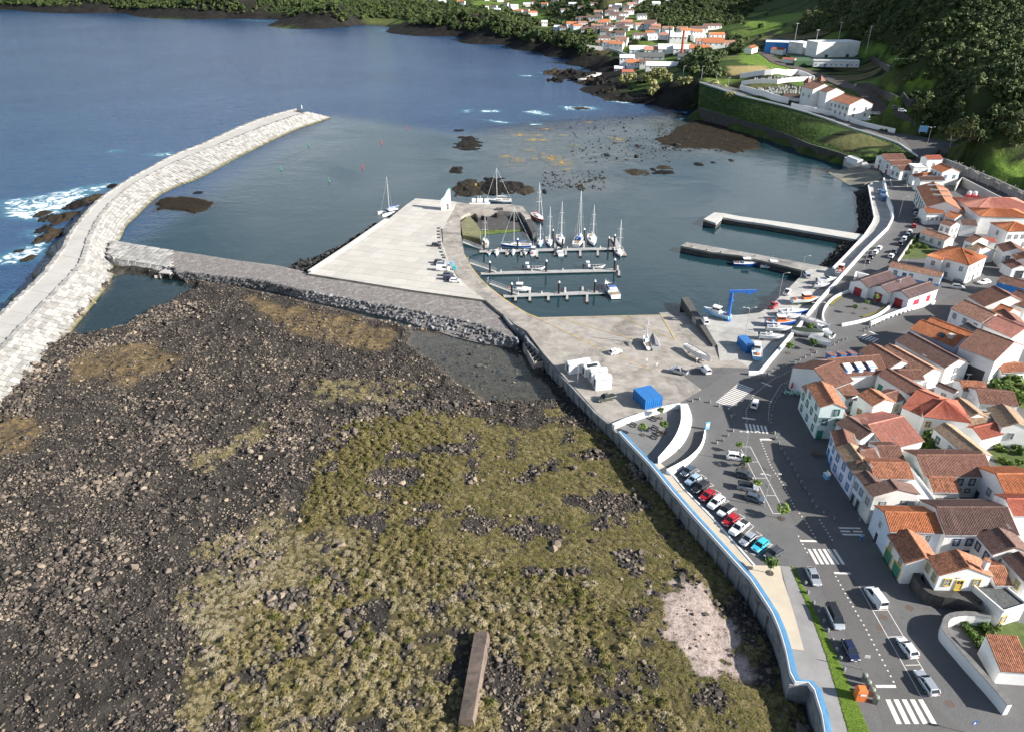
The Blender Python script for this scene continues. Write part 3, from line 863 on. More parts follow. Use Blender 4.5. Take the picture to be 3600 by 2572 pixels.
# crest slabs
for i in range(0, NB - 3,3):
 j = min(i + 3, NB - 1)
 q = [cr_out[i].lerp(cr_in[i],.14), cr_out[j].lerp(cr_in[j],.14), cr_out[j].lerp(cr_in[j],.86), cr_out[i].lerp(cr_in[i],.86)]
 c = sum(q, Vector()) / 4
 q = [c + (p - c) * .992 for p in q]
 z = rnd.uniform(-.03,.05)
 MB().prism([(p.x - bwo.x, p.y - bwo.y, 5.5 - bwo.z + z) for p in q],5.0 - bwo.z).build('deck_slab', M_CONC, bw)
def unit_block(name, m_):
 mb = MB()
 b = .06
 mb.add([(-.5,-.5,-.5),(.5,-.5,-.5),(.5,.5,-.5),(-.5,.5,-.5),(-.5,-.5,.5 - b),(.5,-.5,.5 - b),(.5,.5,.5 - b),(-.5,.5,.5 - b),
   (-.5 + b, -.5 + b, .5),(.5 - b, -.5 + b, .5),(.5 - b, .5 - b, .5),(-.5 + b, .5 - b, .5)],
   [(3,2,1,0),(0,1,5,4),(1,2,6,5),(2,3,7,6),(3,0,4,7),(4,5,9,8),(5,6,10,9),(6,7,11,10),(7,4,8,11),(8,9,10,11)])
 return mb.mesh(name, m_)
UB = unit_block('concrete_block', M_BLOCK)
def frames_on(lineA, lineB, rows, step, jit=.05, zj=.06, thick=.9, fill=.90, brick=True):
 """block transforms over the ruled surface between two polylines"""
 out = []
 n = len(lineA)
 ln = sum(((lineA[i + 1] + lineB[i + 1]) / 2 - (lineA[i] + lineB[i]) / 2).length for i in range(n - 1))
 cols = int(ln / step)
 at = lambda L_, t: L_[int(t)].lerp(L_[min(int(t) + 1, n - 1)], t - int(t))
 for r_ in range(rows):
  for c in range(cols):
   t0 = (c + (.5 if brick and r_ % 2 else 0)) / cols * (n - 1); t1 = min(t0 + (n - 1) / cols, n - 1.001)
   if t0 >= n - 1.01: continue
   v = (r_ + .5) / rows
   A = at(lineA, t0).lerp(at(lineB, t0), v); B = at(lineA, t1).lerp(at(lineB, t1), v)
   tm = (t0 + t1) / 2
   a, b = at(lineA, tm), at(lineB, tm)
   ux = (B - A); Lx = ux.length
   uy = (b - a); Ly = uy.length / rows
   if Lx < .5: continue
   ux.normalize(); uz = ux.cross(uy).normalized()
   if uz.z < 0: uz = -uz
   uy2 = uz.cross(ux)
   M = Matrix((ux * Lx * fill, uy2 * Ly * fill, uz * thick)).transposed()
   M = Euler((rnd.gauss(0,.035), rnd.gauss(0,.03), rnd.gauss(0,.03))).to_matrix() @ M
   cpt = (A + B) / 2 + uz * (rnd.uniform(-zj, zj) - thick / 2 + .12)
   out.append((cpt, M))
 return out
def lay_blocks(fr_list, me, parent, off, pname, sname, limit=300):
 fr_list = sorted(fr_list, key=lambda q: q[0].length)
 for c, M in fr_list[:limit]:
  o = link(pname, me, parent)
  o.matrix_local = Matrix.Translation(c - off) @ M.to_4x4()
 rest = fr_list[limit:]
 if rest:
  vs0 = np.array([v.co for v in me.vertices]); fs0 = [tuple(p.vertices) for p in me.polygons]
  mb = MB()
  for c, M in rest:
   A = np.array(M)
   mb.add((vs0 @ A.T + np.array(c - off)).tolist(), fs0)
  tag(mb.build(sname, me.materials[0], parent), kind='stuff')
b1 = frames_on([p + Vector((0,0,.0)) for p in cr_in], toe_in, 8,2.3, zj=.13)
lay_blocks(b1, UB, bw, bwo, 'armour_block', 'armour_blocks')
mid_o = [a.lerp(b, .14) for a, b in zip(cr_out, cr_in)]; mid_i = [a.lerp(b, .86) for a, b in zip(cr_out, cr_in)]
b2 = frames_on([p + Vector((0,0,.35)) for p in mid_i],[p + Vector((0,0,.25)) for p in cr_in],1,1.6, zj=.22, thick=1.3)
b2 += frames_on([p + Vector((0,0,.2)) for p in cr_out],[p + Vector((0,0,.35)) for p in mid_o],1,1.8, zj=.25, thick=1.3)
lay_blocks(b2, UB, bw, bwo, 'edge_block', 'edge_blocks')
b3 = frames_on(toe_out, cr_out, 4,2.6, zj=.2)
lay_blocks(b3, UB, bw, bwo, 'seaward_block', 'seaward_blocks')
tl = G('R3', 1508,545,5.5)
lt = empty('harbour_light', tl, 0, 'small white light beacon on the tip of the breakwater', 'beacon')
MB().tube([(0,0,0),(0,0,2.6)],.28,8).build('post', M_WHITE, lt)
MB().tube([(0,0,2.6),(0,0,3.2)],[.42,.12],8).build('lantern', mat('beacon_green', (.05,.30,.15), var=0), lt)
# sea-side rocks at the foot of the breakwater, and islets in the bay
M_ISLET = rock_material('islet_stone', [(0,(.006,.0055,.005)),(.5,(.018,.015,.012)),(1,(.045,.034,.02))], False)
def islet(fr, x, y, w, h, hgt, label, seed, flat=False):
 """one rough lava outcrop: noise-raised grid, its outline where the sea meets it"""
 c = G(fr, x, y); wx = (G(fr, x + w / 2, y) - G(fr, x - w / 2, y)).length; wy = (G(fr, x, y - h / 2) - G(fr, x, y + h / 2)).length
 n = int(min(46, max(14, max(wx, wy) / .5)))
 xs_ = np.linspace(-.62,.62, n); A, B = np.meshgrid(xs_, xs_)
 rr = np.sqrt(A * A + B * B) * 2
 nz = fbm(A * 4 + seed * 3.1, B * 4 + seed * 1.7,5, seed)
 z = hgt * (np.clip(1.25 - rr, -1,.8) + 1.7 * (nz - .5)) * (.35 + 1.3 * fbm(A * 9, B * 9,3, seed + 5))
 z = np.maximum(z, -.5)
 i = np.arange(n * n).reshape(n, n)
 fq = np.stack([i[:-1, :-1].ravel(), i[:-1,1:].ravel(), i[1:, 1:].ravel(), i[1:, :-1].ravel()],1)
 fq = fq[(z.ravel()[fq] > -.45).any(1)]
 me = np_mesh('islet', np.stack([A.ravel() * wx, B.ravel() * wy, z.ravel()],1), fq, M_ISLET)
 return tag(link('rock_islet', me, None, (c.x, c.y, 0)), label, 'rock', 'dark rock islets in the bay')
for q, (x, y, w, h, g) in enumerate([(100,1165,190,60,.8),(120,1112,110,36,.6),(50,1100,50,16,.4),(10,1360,90,45,.7),(120,1500,230,110,1.3),
          (300,1490,180,110,1.2),(440,1500,180,80,.9),(570,1520,130,60,.6),(1455,1378,150,40,.6),(1668,1340,110,26,.5),
          (1662,1380,145,28,.5),(1583,1356,40,20,.4),(1945,1315,60,22,.5),(2060,1300,36,14,.4),(2205,1282,40,16,.4),
          (715,1535,30,30,.5),(1000,1490,40,24,.4),(1210,1240,40,24,.4),(1460,1170,30,26,.5),(30,1045,70,14,.3),(1010,868,120,18,.4)]):
 islet('R2', x, y, w, h, g, 'low dark lava islet breaking the surface of the bay', 500 + q)
for q, (x, y, w, h, g) in enumerate([(340,575,90,40,.9),(390,605,110,50,.8),(620,500,140,60,1.1),(730,455,110,60,1.2),(540,525,60,26,.6),(345,700,110,50,.9),
          (500,610,130,80,1.3),(400,750,130,90,1.4),(230,930,80,40,.6),(150,870,70,20,.4),(900,350,70,30,.7),(1580,405,70,16,.3)]):
 tag(islet('T4', x, y, w, h, g, 'wet brown rock washed by surf at the foot of the breakwater', 560 + q), group='surf rocks along the breakwater')
# seaweed lying at the surface of the shallows
M_WEED = mat('orange_seaweed', (.34,.20,.035),.7,.5,.5,.6,4, stain=(.12,.075,.03), stain_amt=.9)
def weed(x, y, w, h, seed):
 c = G('R2', x, y); wx = (G('R2', x + w / 2, y) - G('R2', x - w / 2, y)).length; wy = (G('R2', x, y - h / 2) - G('R2', x, y + h / 2)).length
 n = 26
 t_ = np.linspace(-.6,.6, n); A, B = np.meshgrid(t_, t_)
 z = -.16 + .2 * (1.05 - np.sqrt(A * A + B * B) * 2 + 1.9 * (fbm(A * 5 + seed, B * 3.5,5, seed) - .5))
 i = np.arange(n * n).reshape(n, n)
 fq = np.stack([i[:-1, :-1].ravel(), i[:-1,1:].ravel(), i[1:, 1:].ravel(), i[1:, :-1].ravel()],1)
 fq = fq[(z.ravel()[fq] > -.19).any(1)]
 me = np_mesh('seaweed', np.stack([A.ravel() * wx, B.ravel() * wy, z.ravel()],1), fq, M_WEED, True)
 tag(link('seaweed_patch', me, None, (c.x, c.y, 0)), 'orange brown seaweed patch at the surface of the shallow bay', 'seaweed', 'seaweed patches in the shallows')
for q, a in enumerate([(520,1075,130,28),(610,1115,110,28),(700,1118,100,20),(650,1082,90,16),(590,1195,90,22),(700,1227,46,16),(770,1262,150,50),
      (850,1300,170,44),(890,1352,70,24),(630,1270,60,18),(500,1275,100,36),(400,1250,100,24),(1310,1115,100,34),(1230,1098,50,14),
      (730,1030,110,16),(640,1058,70,10),(860,1080,80,14),(1080,975,100,14),(950,1160,80,12),(740,1195,36,10)]):
 weed(*a, 600 + q)
X, Y = np.array([G('R2', nrs.uniform(1620,2300), nrs.uniform(990,1210)).xy if q > 420 else G('R2', nrs.uniform(900,1750), nrs.uniform(930,1300)).xy if nrs.uniform() < .62 else G('R2', nrs.uniform(700,1200), nrs.uniform(1370,1520)).xy for q in range(1100)]).T
n = len(X); s_ = np.exp(nrs.normal(-.75,.45, n))
scatter('shallow_stones', np.stack([X, Y, np.zeros(n) + .05],1), np.stack([np.zeros(n), np.zeros(n), nrs.uniform(0,6.2, n)],1), np.stack([s_ * 1.3, s_, s_ * .8],1),
  nrs.randint(0,6, n), nrs.uniform(0,.35, n), rocks_c, 'small dark stones poking out of the shallow bay', 'stones')
# ---------------------------------------------------------------- mole
mo_sea = GS('T4', [(880,790),(960,800),(1300,858),(1500,882),(1900,945)],2.4) + GS('T5', [(400,985),(620,1036),(640,1048),(1000,1100),(1500,1180),(2070,1262)],2.4)
mo_land = GS('T4', [(860,905),(900,935),(1350,1000),(1420,1050),(1700,1070)],2.4) + GS('T5', [(200,1108),(420,1150),(640,1200),(900,1245),(1200,1295),(1500,1345),(1800,1400),(2000,1440),(2200,1530),(2330,1600)],2.4)
mo_toe = GS('T4', [(880,985),(1000,1010),(1300,1060),(1420,1090),(1700,1130)],.2) + GS('T5', [(200,1165),(400,1195),(600,1255),(800,1295),(1000,1335),(1200,1380),(1400,1425),(1600,1490),(1800,1550),(2000,1600),(2300,1640)],.2)
NM = 70
mo_sea, mo_land, mo_toe = resample(mo_sea, n=NM), resample(mo_land, n=NM), resample(mo_toe, n=NM)
mole = empty('mole', mo_land[30] * 1,0, 'rubble mole with gravel top and grey boulder facing between breakwater and quay', 'mole')
mof = mole.location.copy()
mo_back = []
for i in range(NM):
 d = (mo_sea[min(i + 1, NM - 1)] - mo_sea[max(i - 1,0)]).normalized()
 mo_back.append(mo_sea[i] + Vector((-d.y, d.x, 0)) * 3.5 + Vector((0,0,-3.4)))
strip([mo_back, mo_sea, [a.lerp(b, .5) + Vector((0,0,.15)) for a, b in zip(mo_sea, mo_land)], mo_land, mo_toe, [p + Vector((0,0,-2)) for p in mo_toe]], 'core', M_GRAVEL, mole, mof)
ar = frames_on([p + Vector((0,0,.25)) for p in mo_land[12:]],[p + Vector((0,0,.1)) for p in mo_toe[12:]],5,1.35, zj=.35, thick=1.25, fill=1.0)
ar2 = []
for c, M in ar:
 s = rnd.uniform(.85,1.5) * .62
 ar2.append((c + Vector((rnd.uniform(-.35,.35), rnd.uniform(-.35,.35),.25)), Euler((rnd.uniform(-.5,.5), rnd.uniform(-.5,.5), rnd.uniform(0,6.3))).to_matrix() @ Matrix.Diagonal((s * 1.2, s, s))))
ar2.sort(key=lambda q: q[0].length)
for q, (c, M) in enumerate(ar2[:300]):
 o = link('armour_rock', rocks_a[q % 6], mole); o.matrix_local = Matrix.Translation(c - mof) @ M.to_4x4()
mb = MB()
for q, (c, M) in enumerate(ar2[300:]):
 me = rocks_a[q % 6]
 mb.add([M @ v.co + (c - mof) for v in me.vertices],[tuple(p.vertices) for p in me.polygons])
if mb.v: tag(mb.build('armour_rocks', M_ARM, mole), kind='stuff')
pv = frames_on([p + Vector((0,0,.12)) for p in mo_sea[:14]],[p + Vector((0,0,.12)) for p in mo_land[:14]],6,2.2, zj=.05, thick=.6)
lay_blocks(pv, UB, mole, mof, 'paving_block', 'paving_blocks')
pv = frames_on([p + Vector((0,0,.1)) for p in mo_land[:12]],[p + Vector((0,0,.1)) for p in mo_toe[:12]],2,1.7, zj=.1, thick=.6)
lay_blocks(pv, UB, mole, mof, 'facing_block', 'facing_blocks')
c = G('T4', 1350,1075,0)
cu = empty('culvert', c, R(-12), 'square concrete culvert opening at the foot of the rubble mole', 'culvert')
mb = MB(); mb.box((0,0,2.0),(4.6,4,.35)); mb.box((-2.1,0,.9),(.4,4,2.0)); mb.box((2.1,0,.9),(.4,4,2.0))
mb.build('frame', M_CONC, cu)
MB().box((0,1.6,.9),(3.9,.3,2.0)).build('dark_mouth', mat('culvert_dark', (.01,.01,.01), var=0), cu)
MB().box((-3.2,-1.6,.45),(2.4,.35,1.1), R(35)).build('wing_wall', M_CONC_OLD, cu)
M_SLAB = block_material('quay_slab', [(.2,(.42,.395,.35)),(.5,(.47,.445,.395)),(.85,(.52,.49,.44))], False, .85,.35)
ZQ = 3.2
plat_px = [(640,1050),(1000,815),(1280,620),(1430,500),(1500,450),(1790,472),(1835,480),(1792,570),(1787,680),(1705,690),(1715,800),(1770,960),(1830,1070),(1890,1130),(2060,1262),(1500,1186),(1000,1106)]
plat = GS('T5', plat_px, ZQ)
po = plat[0].copy()
quay = empty('quay_platform', (po.x, po.y, 0),0, 'wide triangular quay platform paved with pale concrete slabs', 'quay')
MB().prism([(p.x - po.x, p.y - po.y, ZQ - .06) for p in plat],-4).build('quay_base', M_CONC_OLD, quay)
ua = (plat[3] - plat[0]); ua.z = 0; ua.normalize(); va = Vector((ua.y, -ua.x, 0))
pl2 = [Vector((p.x, p.y)) for p in plat]
a_ = sum(pl2[i].x * pl2[(i + 1) % len(pl2)].y - pl2[(i + 1) % len(pl2)].x * pl2[i].y for i in range(len(pl2)))
if a_ < 0: pl2 = pl2[::-1]
for i in range(-4,26):
 for j in range(-2,16):
  w, h, g = 5.2,4.6,.05
  cell = [Vector((po.x, po.y)) + Vector((ua.x, ua.y)) * (i * w + a) + Vector((va.x, va.y)) * (j * h + b) for a, b in ((g, g),(w - g, g),(w - g, h - g),(g, h - g))]
  if (cell[1] - cell[0]).x * (cell[2] - cell[1]).y - (cell[1] - cell[0]).y * (cell[2] - cell[1]).x < 0: cell = cell[::-1]
  pg = pl2
  for k in range(4):
   pg = clip_poly(pg, cell[k], cell[(k + 1) % 4])
   if len(pg) < 3: break
  if len(pg) >= 3:
   ar_ = abs(sum(pg[q].x * pg[(q + 1) % len(pg)].y - pg[(q + 1) % len(pg)].x * pg[q].y for q in range(len(pg)))) / 2
   if ar_ > .6:
    z = ZQ + rnd.uniform(-.008,.008)
    MB().prism([(p.x - po.x, p.y - po.y, z) for p in pg], ZQ - .10).build('slab', M_SLAB, quay)
M_QUAYW = mat('quay_rim', (.54,.52,.475),.85,.08,.3,.2,6)
rim = GS('T5', [(655,1040),(1000,812),(1270,622)], ZQ)
MB().wall([(p.x - po.x, p.y - po.y) for p in rim],1.6, ZQ, ZQ + .55).build('rim_wall', M_QUAYW, quay)
# rock apron on the platform's seaward foot
ap = GS('T5', [(330,975),(480,985),(560,940),(700,905),(860,840),(940,790),(1100,700),(1180,640),(1260,625),(1000,818),(640,1052)],1.0)
apo = ap[0].copy()
apr = empty('rock_apron', (apo.x, apo.y, 0),0, 'black boulder apron along the seaward foot of the quay platform', 'rocks')
MB().prism([(p.x - apo.x, p.y - apo.y, .3) for p in ap],-3).build('core', M_DARKBASE, apr)
M_APR = rock_material('apron_stone', [(0,(.018,.018,.019)),(.6,(.04,.039,.038)),(1,(.085,.08,.075))], False)
rocks_p = [hull_rock(330 + k, 14,.85, M_APR) for k in range(5)]
q = 0
for _ in range(900):
 p = Vector((rnd.uniform(min(a.x for a in ap), max(a.x for a in ap)), rnd.uniform(min(a.y for a in ap), max(a.y for a in ap)),0))
 sdv = float(sdist(ap, np.array([p.x]), np.array([p.y]))[0])
 if sdv > .1 and q < 190:
  s = rnd.uniform(.6,1.1)
  link('apron_rock', rocks_p[q % 5], apr, (p.x - apo.x, p.y - apo.y, .4 + .25 * min(sdv, 4)),(rnd.uniform(-.4,.4), rnd.uniform(-.4,.4), rnd.uniform(0,6)),(s, s, s)); q += 1
# ---------------------------------------------------------------- marina road, hardstand, slipway, wharf, town ground
def slab_struct(name, pts, z0, m_, **kw):
 return tag(MB().prism(pts, z0).build(name, m_), kind='structure')
road_px = GS('T5', [(1835,478, ZQ),(1792,570, ZQ),(1715,690, ZQ),(1725,850, ZQ),(1765,950, ZQ),(1830,1060, ZQ),(1890,1130, ZQ),(2055,1258, ZQ),(2150,1340, ZQ),(2260,1420,3.3)]) + \
 GS('T3', [(260,100,3.35),(345,150,3.4),(480,330,3.55),(690,570,3.8),(1010,886,3.99),(1280,785,3.99),(1560,720,3.99),(1745,610,3.99),(1600,505,3.8),(1330,458,3.5),(1180,388,3.4),
    (1000,312,3.3),(830,242,3.25),(600,122, ZQ),(440,40, ZQ)]) + \
 GS('R5', [(680,1410, ZQ),(580,1370, ZQ),(480,1310, ZQ),(390,1250, ZQ),(280,1165, ZQ),(200,1090, ZQ),(130,1000, ZQ),(75,900, ZQ),(45,740, ZQ),(40,560, ZQ),(20,480, ZQ)])
slab_struct('marina_road', road_px, -4, M_CONC_OLD)
slab_struct('hardstand', GS('T3', [(430,36),(1420,14),(1535,220),(1710,425),(1600,520),(1330,470),(1000,325),(830,255),(600,135)],3.19),-4, M_CONC_OLD)
slab_struct('slipway', GS('T3', [(1535,222,1.9),(1420,16,.35)]) + GS('R5', [(1560,1312,-1.2),(1835,1290,-1.2)]) + GS('T3', [(1660,60,.9),(1850,250,2.3),(2130,440,3.1),(1710,428,3.1)]),-5, M_CONC_OLD)
slab_struct('spur_wall', GS('R5', [(1808,1242),(1868,1236),(2088,1612),(2058,1620)],3.0),-4, mat('spur_stone', (.085,.08,.075),.85,.3,.6,.4,4))
wharf = GS('R5', [(1895,1390),(2100,1385)],2.8) + GS('R4', [(0,1380),(160,1362),(240,1315),(440,1120),(535,1022),(640,1002),(742,1010),(850,900),(1000,740),(1062,650),(1082,600),(1062,500),(1035,340),(1060,318),(1150,290),
                (1175,420),(1215,525),(1225,600),(1180,680),(990,870),(830,1050),(630,1270),(470,1470),(300,1640)],2.8) + GS('R6', [(165,700),(75,700)],2.8) + \
 GS('T3', [(2120,470),(1900,470),(1870,260)],2.8)
slab_struct('wharf', wharf, -4, mat('wharf_concrete', (.40,.385,.355),.88,.2,.3,.3,5, stain=(.2,.19,.18), stain_amt=.7))
SEAW_TOP = GS('T3', [(165,10),(230,85),(330,140),(360,215),(480,330),(600,470),(690,570),(800,690),(900,800),(1010,890)],4.0)
SEAW_BOT = GS('T3', [(1080,968),(1150,1045),(1330,1232),(1500,1442),(1640,1605)],4.0) + GS('T2', [(90,432),(170,560),(255,690),(315,830),(365,1000),(412,1245),(575,1255),(610,1380),(655,1520),(680,1700)],4.0)
ZT = 4.0
town = SEAW_BOT[::-1] + [SEAW_TOP[-1]] + GS('T3', [(1560,722),(1745,612),(1940,470),(2120,462)], ZT) + GS('R6', [(160,695)], ZT) + \
 GS('R4', [(320,1623),(480,1460),(640,1260),(840,1040),(1000,862),(1180,690),(1232,610),(1226,520),(1182,420),(1156,290),(1140,240),(1060,215),(1010,190),(1100,130),(1380,90),(1545,92),(1720,160),(1860,222),(2060,300),(2420,460),(3400,800)], ZT) + \
 [P(5200,1500, ZT), P(4600,3000, ZT)]
slab_struct('town_ground', town, -3, M_COBBLE)
# ramp of cobbles between street and slip
slab_struct('cobble_ramp', GS('T3', [(1600,505,3.22),(1710,425,3.2),(1900,440,3.2),(2125,440,3.22),(2118,470,3.95),(1945,480,4.0),(1750,612,4.0)]),2, M_COBL)
def sheet(name, pts, m_, kind='structure', label=None, cat=None):
 return tag(MB().sheet(pts).build(name, m_), label, cat, None, kind)
# sea wall
sw = empty('sea_wall', SEAW_BOT[0] * 1,0, 'tall stained concrete sea wall with buttress ribs above the lava shore', 'wall')
swo = sw.location.copy()
full = SEAW_TOP + SEAW_BOT
ll = [(p.x - swo.x, p.y - swo.y) for p in full]
zt = [3.5 - swo.z] * 3 + [3.75 - swo.z] * 3 + [4.15 - swo.z] * (len(full) - 6)
MB().wall(ll, .7,-2 - swo.z, zt).build('wall_face', M_WALLC, sw)
pts = resample([Vector((x, y, 0)) for x, y in ll[1:]],3.3)
for i in range(1, len(pts) - 8):
 d = (pts[i + 1] - pts[i - 1]).normalized(); nrm = Vector((d.y, -d.x, 0))
 if nrm.x > 0: nrm = -nrm
 c = pts[i] + nrm * .5
 MB().box((c.x, c.y, (.2 + 3.4) / 2 - swo.z),(.34,.5,3.6), math.atan2(d.y, d.x)).build('rib', M_WALLC, sw)
par = resample(SEAW_BOT, 2.0)
pw = empty('parapet', par[0] * 1,0, 'blue painted parapet along the promenade edge', 'wall')
MB().wall([(p.x - par[0].x + .35, p.y - par[0].y + .15) for p in par],.42,-.01,1.0).build('parapet_wall', M_BLUEP, pw)
MB().wall([(p.x - par[0].x + .03, p.y - par[0].y + .0) for p in par],.2,-.01,.96).build('outer_face', M_WHITE, pw)
MB().wall([(p.x - par[0].x + .95, p.y - par[0].y + .38) for p in par],.5,-.01,.42).build('bench_ledge', M_BLUEP, pw)
lw = resample(GS('T3', [(240,95),(335,150),(470,330),(600,478),(690,578),(800,700),(900,808),(1000,880)],3.9),3)
tag(MB().wall([(p.x + .5, p.y + .2) for p in lw],.5,3.0,4.15).build('quay_kerb', M_CONC_OLD), 'low concrete kerb wall along the marina road above the sea wall', 'kerb')
cg = empty('outfall_box', G('T3', 430,330,0),0, 'open concrete outfall box with cross ribs projecting from the sea wall', 'outfall')
o0 = cg.location.copy()
ob = GS('T3', [(318,240),(345,235),(480,345),(475,385),(405,395)],2.6)
MB().wall([(p.x - o0.x, p.y - o0.y) for p in ob[:1] + ob[4:] + ob[3:4]],.3,-1,2.6).build('side_wall', M_CONC_OLD, cg)
MB().prism([(p.x - o0.x, p.y - o0.y, 1.3) for p in ob],-1).build('floor_slab', M_WALLC, cg)
for k in range(6):
 t = k / 5.0
 u, v = ob[0].lerp(ob[4], t), ob[1].lerp(ob[2], t * .9 + .05)
 MB().beam((u.x - o0.x, u.y - o0.y, 2.2),(v.x - o0.x, v.y - o0.y, 2.2),.28,.8).build('cross_rib', M_CONC_OLD, cg)
# ---- pavement sheets on the town ground
sheet('promenade', GS('T3', [(1400,1185),(1480,1250),(1600,1400),(1820,1630)], ZT + .012) + GS('T2', [(115,288),(325,293),(345,400),(400,560),(460,760),(516,970),(390,956),(360,900),(300,740),(220,590),(130,440),(0,312)], ZT + .012) +
  GS('T3', [(1640,1590),(1500,1420),(1345,1215)], ZT + .012), M_BEIGE)
sheet('footway', GS('T2', [(328,293),(415,300),(480,480),(560,660),(640,880),(700,1050),(760,1250),(870,1640),(705,1640),(655,1420),(600,1225),(455,1200),(392,960),(516,972),(460,760),(400,560)], ZT + .008), M_GREYPAVE)
GRASSP = GS('T2', [(415,297),(440,303),(500,440),(560,560),(640,740),(740,940),(810,1090),(900,1290),(1045,1640),(875,1640),(770,1270),(690,1010),(600,760),(520,560),(450,400)], ZT + .02)
sheet('grass_verge', GRASSP, mat('lawn_soil', (.10,.15,.02),.9,.3,1.5,.5,6), 'structure')
M_LAWN = tuft_material('lawn_blade');
lawn_t = [tuft_mesh(470 + k, 26,.28,.6,.05, None) for k in range(2)]
M_LAWNG = mat('lawn_green', (.17,.27,.025),.8,.35,1.2)
for m_ in lawn_t: m_.materials.clear(); m_.materials.append(M_LAWNG)
gx = nrs.uniform(min(p.x for p in GRASSP), max(p.x for p in GRASSP),9000); gy = nrs.uniform(min(p.y for p in GRASSP), max(p.y for p in GRASSP),9000)
kk = sdist(GRASSP, gx, gy) > .12
gx, gy = gx[kk], gy[kk]; n = len(gx); s_ = nrs.uniform(.25,.5, n)
scatter('verge_grass', np.stack([gx, gy, np.full(n, ZT + .01)],1), np.stack([np.zeros(n)] * 2 + [nrs.uniform(0,6, n)],1), np.stack([s_] * 3,1), nrs.randint(0,2, n), np.zeros(n), lawn_t, 'bright green grass on the verge between footway and parked cars', 'grass')
tag(MB().wall([(p.x, p.y) for p in GS('T3', [(1480,1252),(1600,1400),(1835,1640)], ZT) + GS('T2', [(117,290)], ZT)],.35, ZT, ZT + .14).build('kerb', M_WHITE), 'white painted kerb between promenade and parking bays', 'kerb')
sheet('plaza_paving', GS('T3', [(1080,895),(1200,850),(1400,785),(1565,738),(1578,830),(1545,950),(1475,1050),(1395,1150),(1345,1195),(1200,1045)], ZT + .010), M_PLAZA)
sheet('crossing_plaza', GS('T3', [(1745,614),(1990,470),(2110,470),(2240,520),(2140,640),(2060,800),(1900,760),(1700,690)], ZT + .006), M_COBL)
sheet('road', GS('R4', [(2273,1080),(1700,1220),(1500,1330),(1100,1500)], ZT + .004) + GS('R6', [(600,580),(300,740),(100,900),(30,1020),(60,1200),(170,1440)], ZT + .004) + GS('T1', [(380,640),(540,1000),(700,1400),(830,1623)], ZT + .004) +
  GS('T2', [(1090,1400),(1180,1700),(1900,1700),(1450,1335),(1320,1090),(955,455)], ZT + .004) + GS('T1', [(830,1090),(640,720),(440,340),(250,40)], ZT + .004) + GS('R6', [(230,1100),(240,950),(330,800),(560,690),(1000,500)], ZT + .004) +
  GS('R4', [(1260,1540),(1700,1300),(2273,1140)], ZT + .004), M_ASPH)
# ================================================================== harbour basin: piers, pontoons, boats
M_PIERD = mat('pier_concrete', (.30,.285,.26),.88,.25,.4,.4,4, stain=(.10,.095,.09), stain_amt=.8)
M_PIERL = mat('pier_light', (.50,.485,.45),.88,.12,.4,.3,5, stain=(.33,.32,.3), stain_amt=.5)
M_BASALT = mat('basalt_masonry', (.055,.052,.05),.9,.5,1.2,.8,3, stain=(.11,.105,.10), stain_amt=.7)
M_BLACK = mat('black_rubber', (.012,.012,.013),.6,0)
M_DECK = mat('pontoon_deck', (.36,.35,.33),.8,.15,.8)
M_GALV = mat('galvanised', (.50,.51,.52),.45,.08,1, metal=.4)
M_GEL = mat('white_gelcoat', (.80,.80,.80),.25,.02,1, coat=.3, obj=True)
M_GELS = mat('boat_deck', (.66,.65,.62),.5,.05,1, obj=True)
M_DKWIN = mat('boat_window', (.02,.025,.03),.1,0)
M_ALU = mat('mast_alloy', (.72,.72,.72),.35,0, metal=.3)
M_NAVY = mat('navy_canvas', (.02,.07,.28),.7,.1,2, obj=True)
HULLC = {'white': M_GEL, 'blue': mat('hull_blue', (.02,.10,.38),.3,.03,1, coat=.3, obj=True), 'red': mat('hull_red', (.52,.02,.03),.3,.03,1, coat=.3, obj=True),
   'teal': mat('hull_teal', (.05,.42,.45),.35,.03,1, obj=True), 'green': mat('hull_green', (.03,.30,.14),.35,.03,1, obj=True), 'grey': mat('hull_grey', (.42,.43,.44),.4,.05,1, obj=True),
   'lblue': mat('hull_lightblue', (.20,.45,.70),.35,.03,1, obj=True), 'orange': mat('hull_orange', (.80,.20,.05),.5,.05,1, obj=True)}
# piers
pier = empty('harbour_pier', G('R4', 0,610,0),0, 'pale concrete pier with a square head reaching into the calm basin', 'pier')
o0 = pier.location.copy()
top = GS('R5', [(1985,615),(2072,562),(2145,568)],2.6) + GS('R4', [(0,593),(400,648),(1010,742),(945,780),(545,712),(215,655),(0,625)],2.6) + GS('R5', [(2138,600),(2085,648)],2.6)
MB().prism([p - Vector((o0.x, o0.y, 0)) for p in top],1.7).build('deck', M_PIERL, pier)
MB().prism([Vector((o0.x, o0.y, 0)) * 0 + Vector((p.x - o0.x, p.y - o0.y, 1.7)) * .999 for p in top],-4).build('wall', M_BASALT, pier)
pier = empty('harbour_pier', G('R4', 0,890,0),0, 'old dark concrete fishing pier with blue boats tied along its side', 'pier')
o0 = pier.location.copy()
top = GS('R5', [(1803,828),(1850,800),(2060,835)],2.6) + GS('R4', [(0,872),(400,945),(745,1008),(640,1030),(530,1030),(0,905)],2.6) + GS('R5', [(2060,880),(1900,848)],2.6)
MB().prism([p - Vector((o0.x, o0.y, 0)) for p in top],1.9).build('deck', M_PIERD, pier)
MB().prism([Vector((p.x - o0.x, p.y - o0.y, 1.9)) * .999 for p in top],-4).build('wall', M_BASALT, pier)
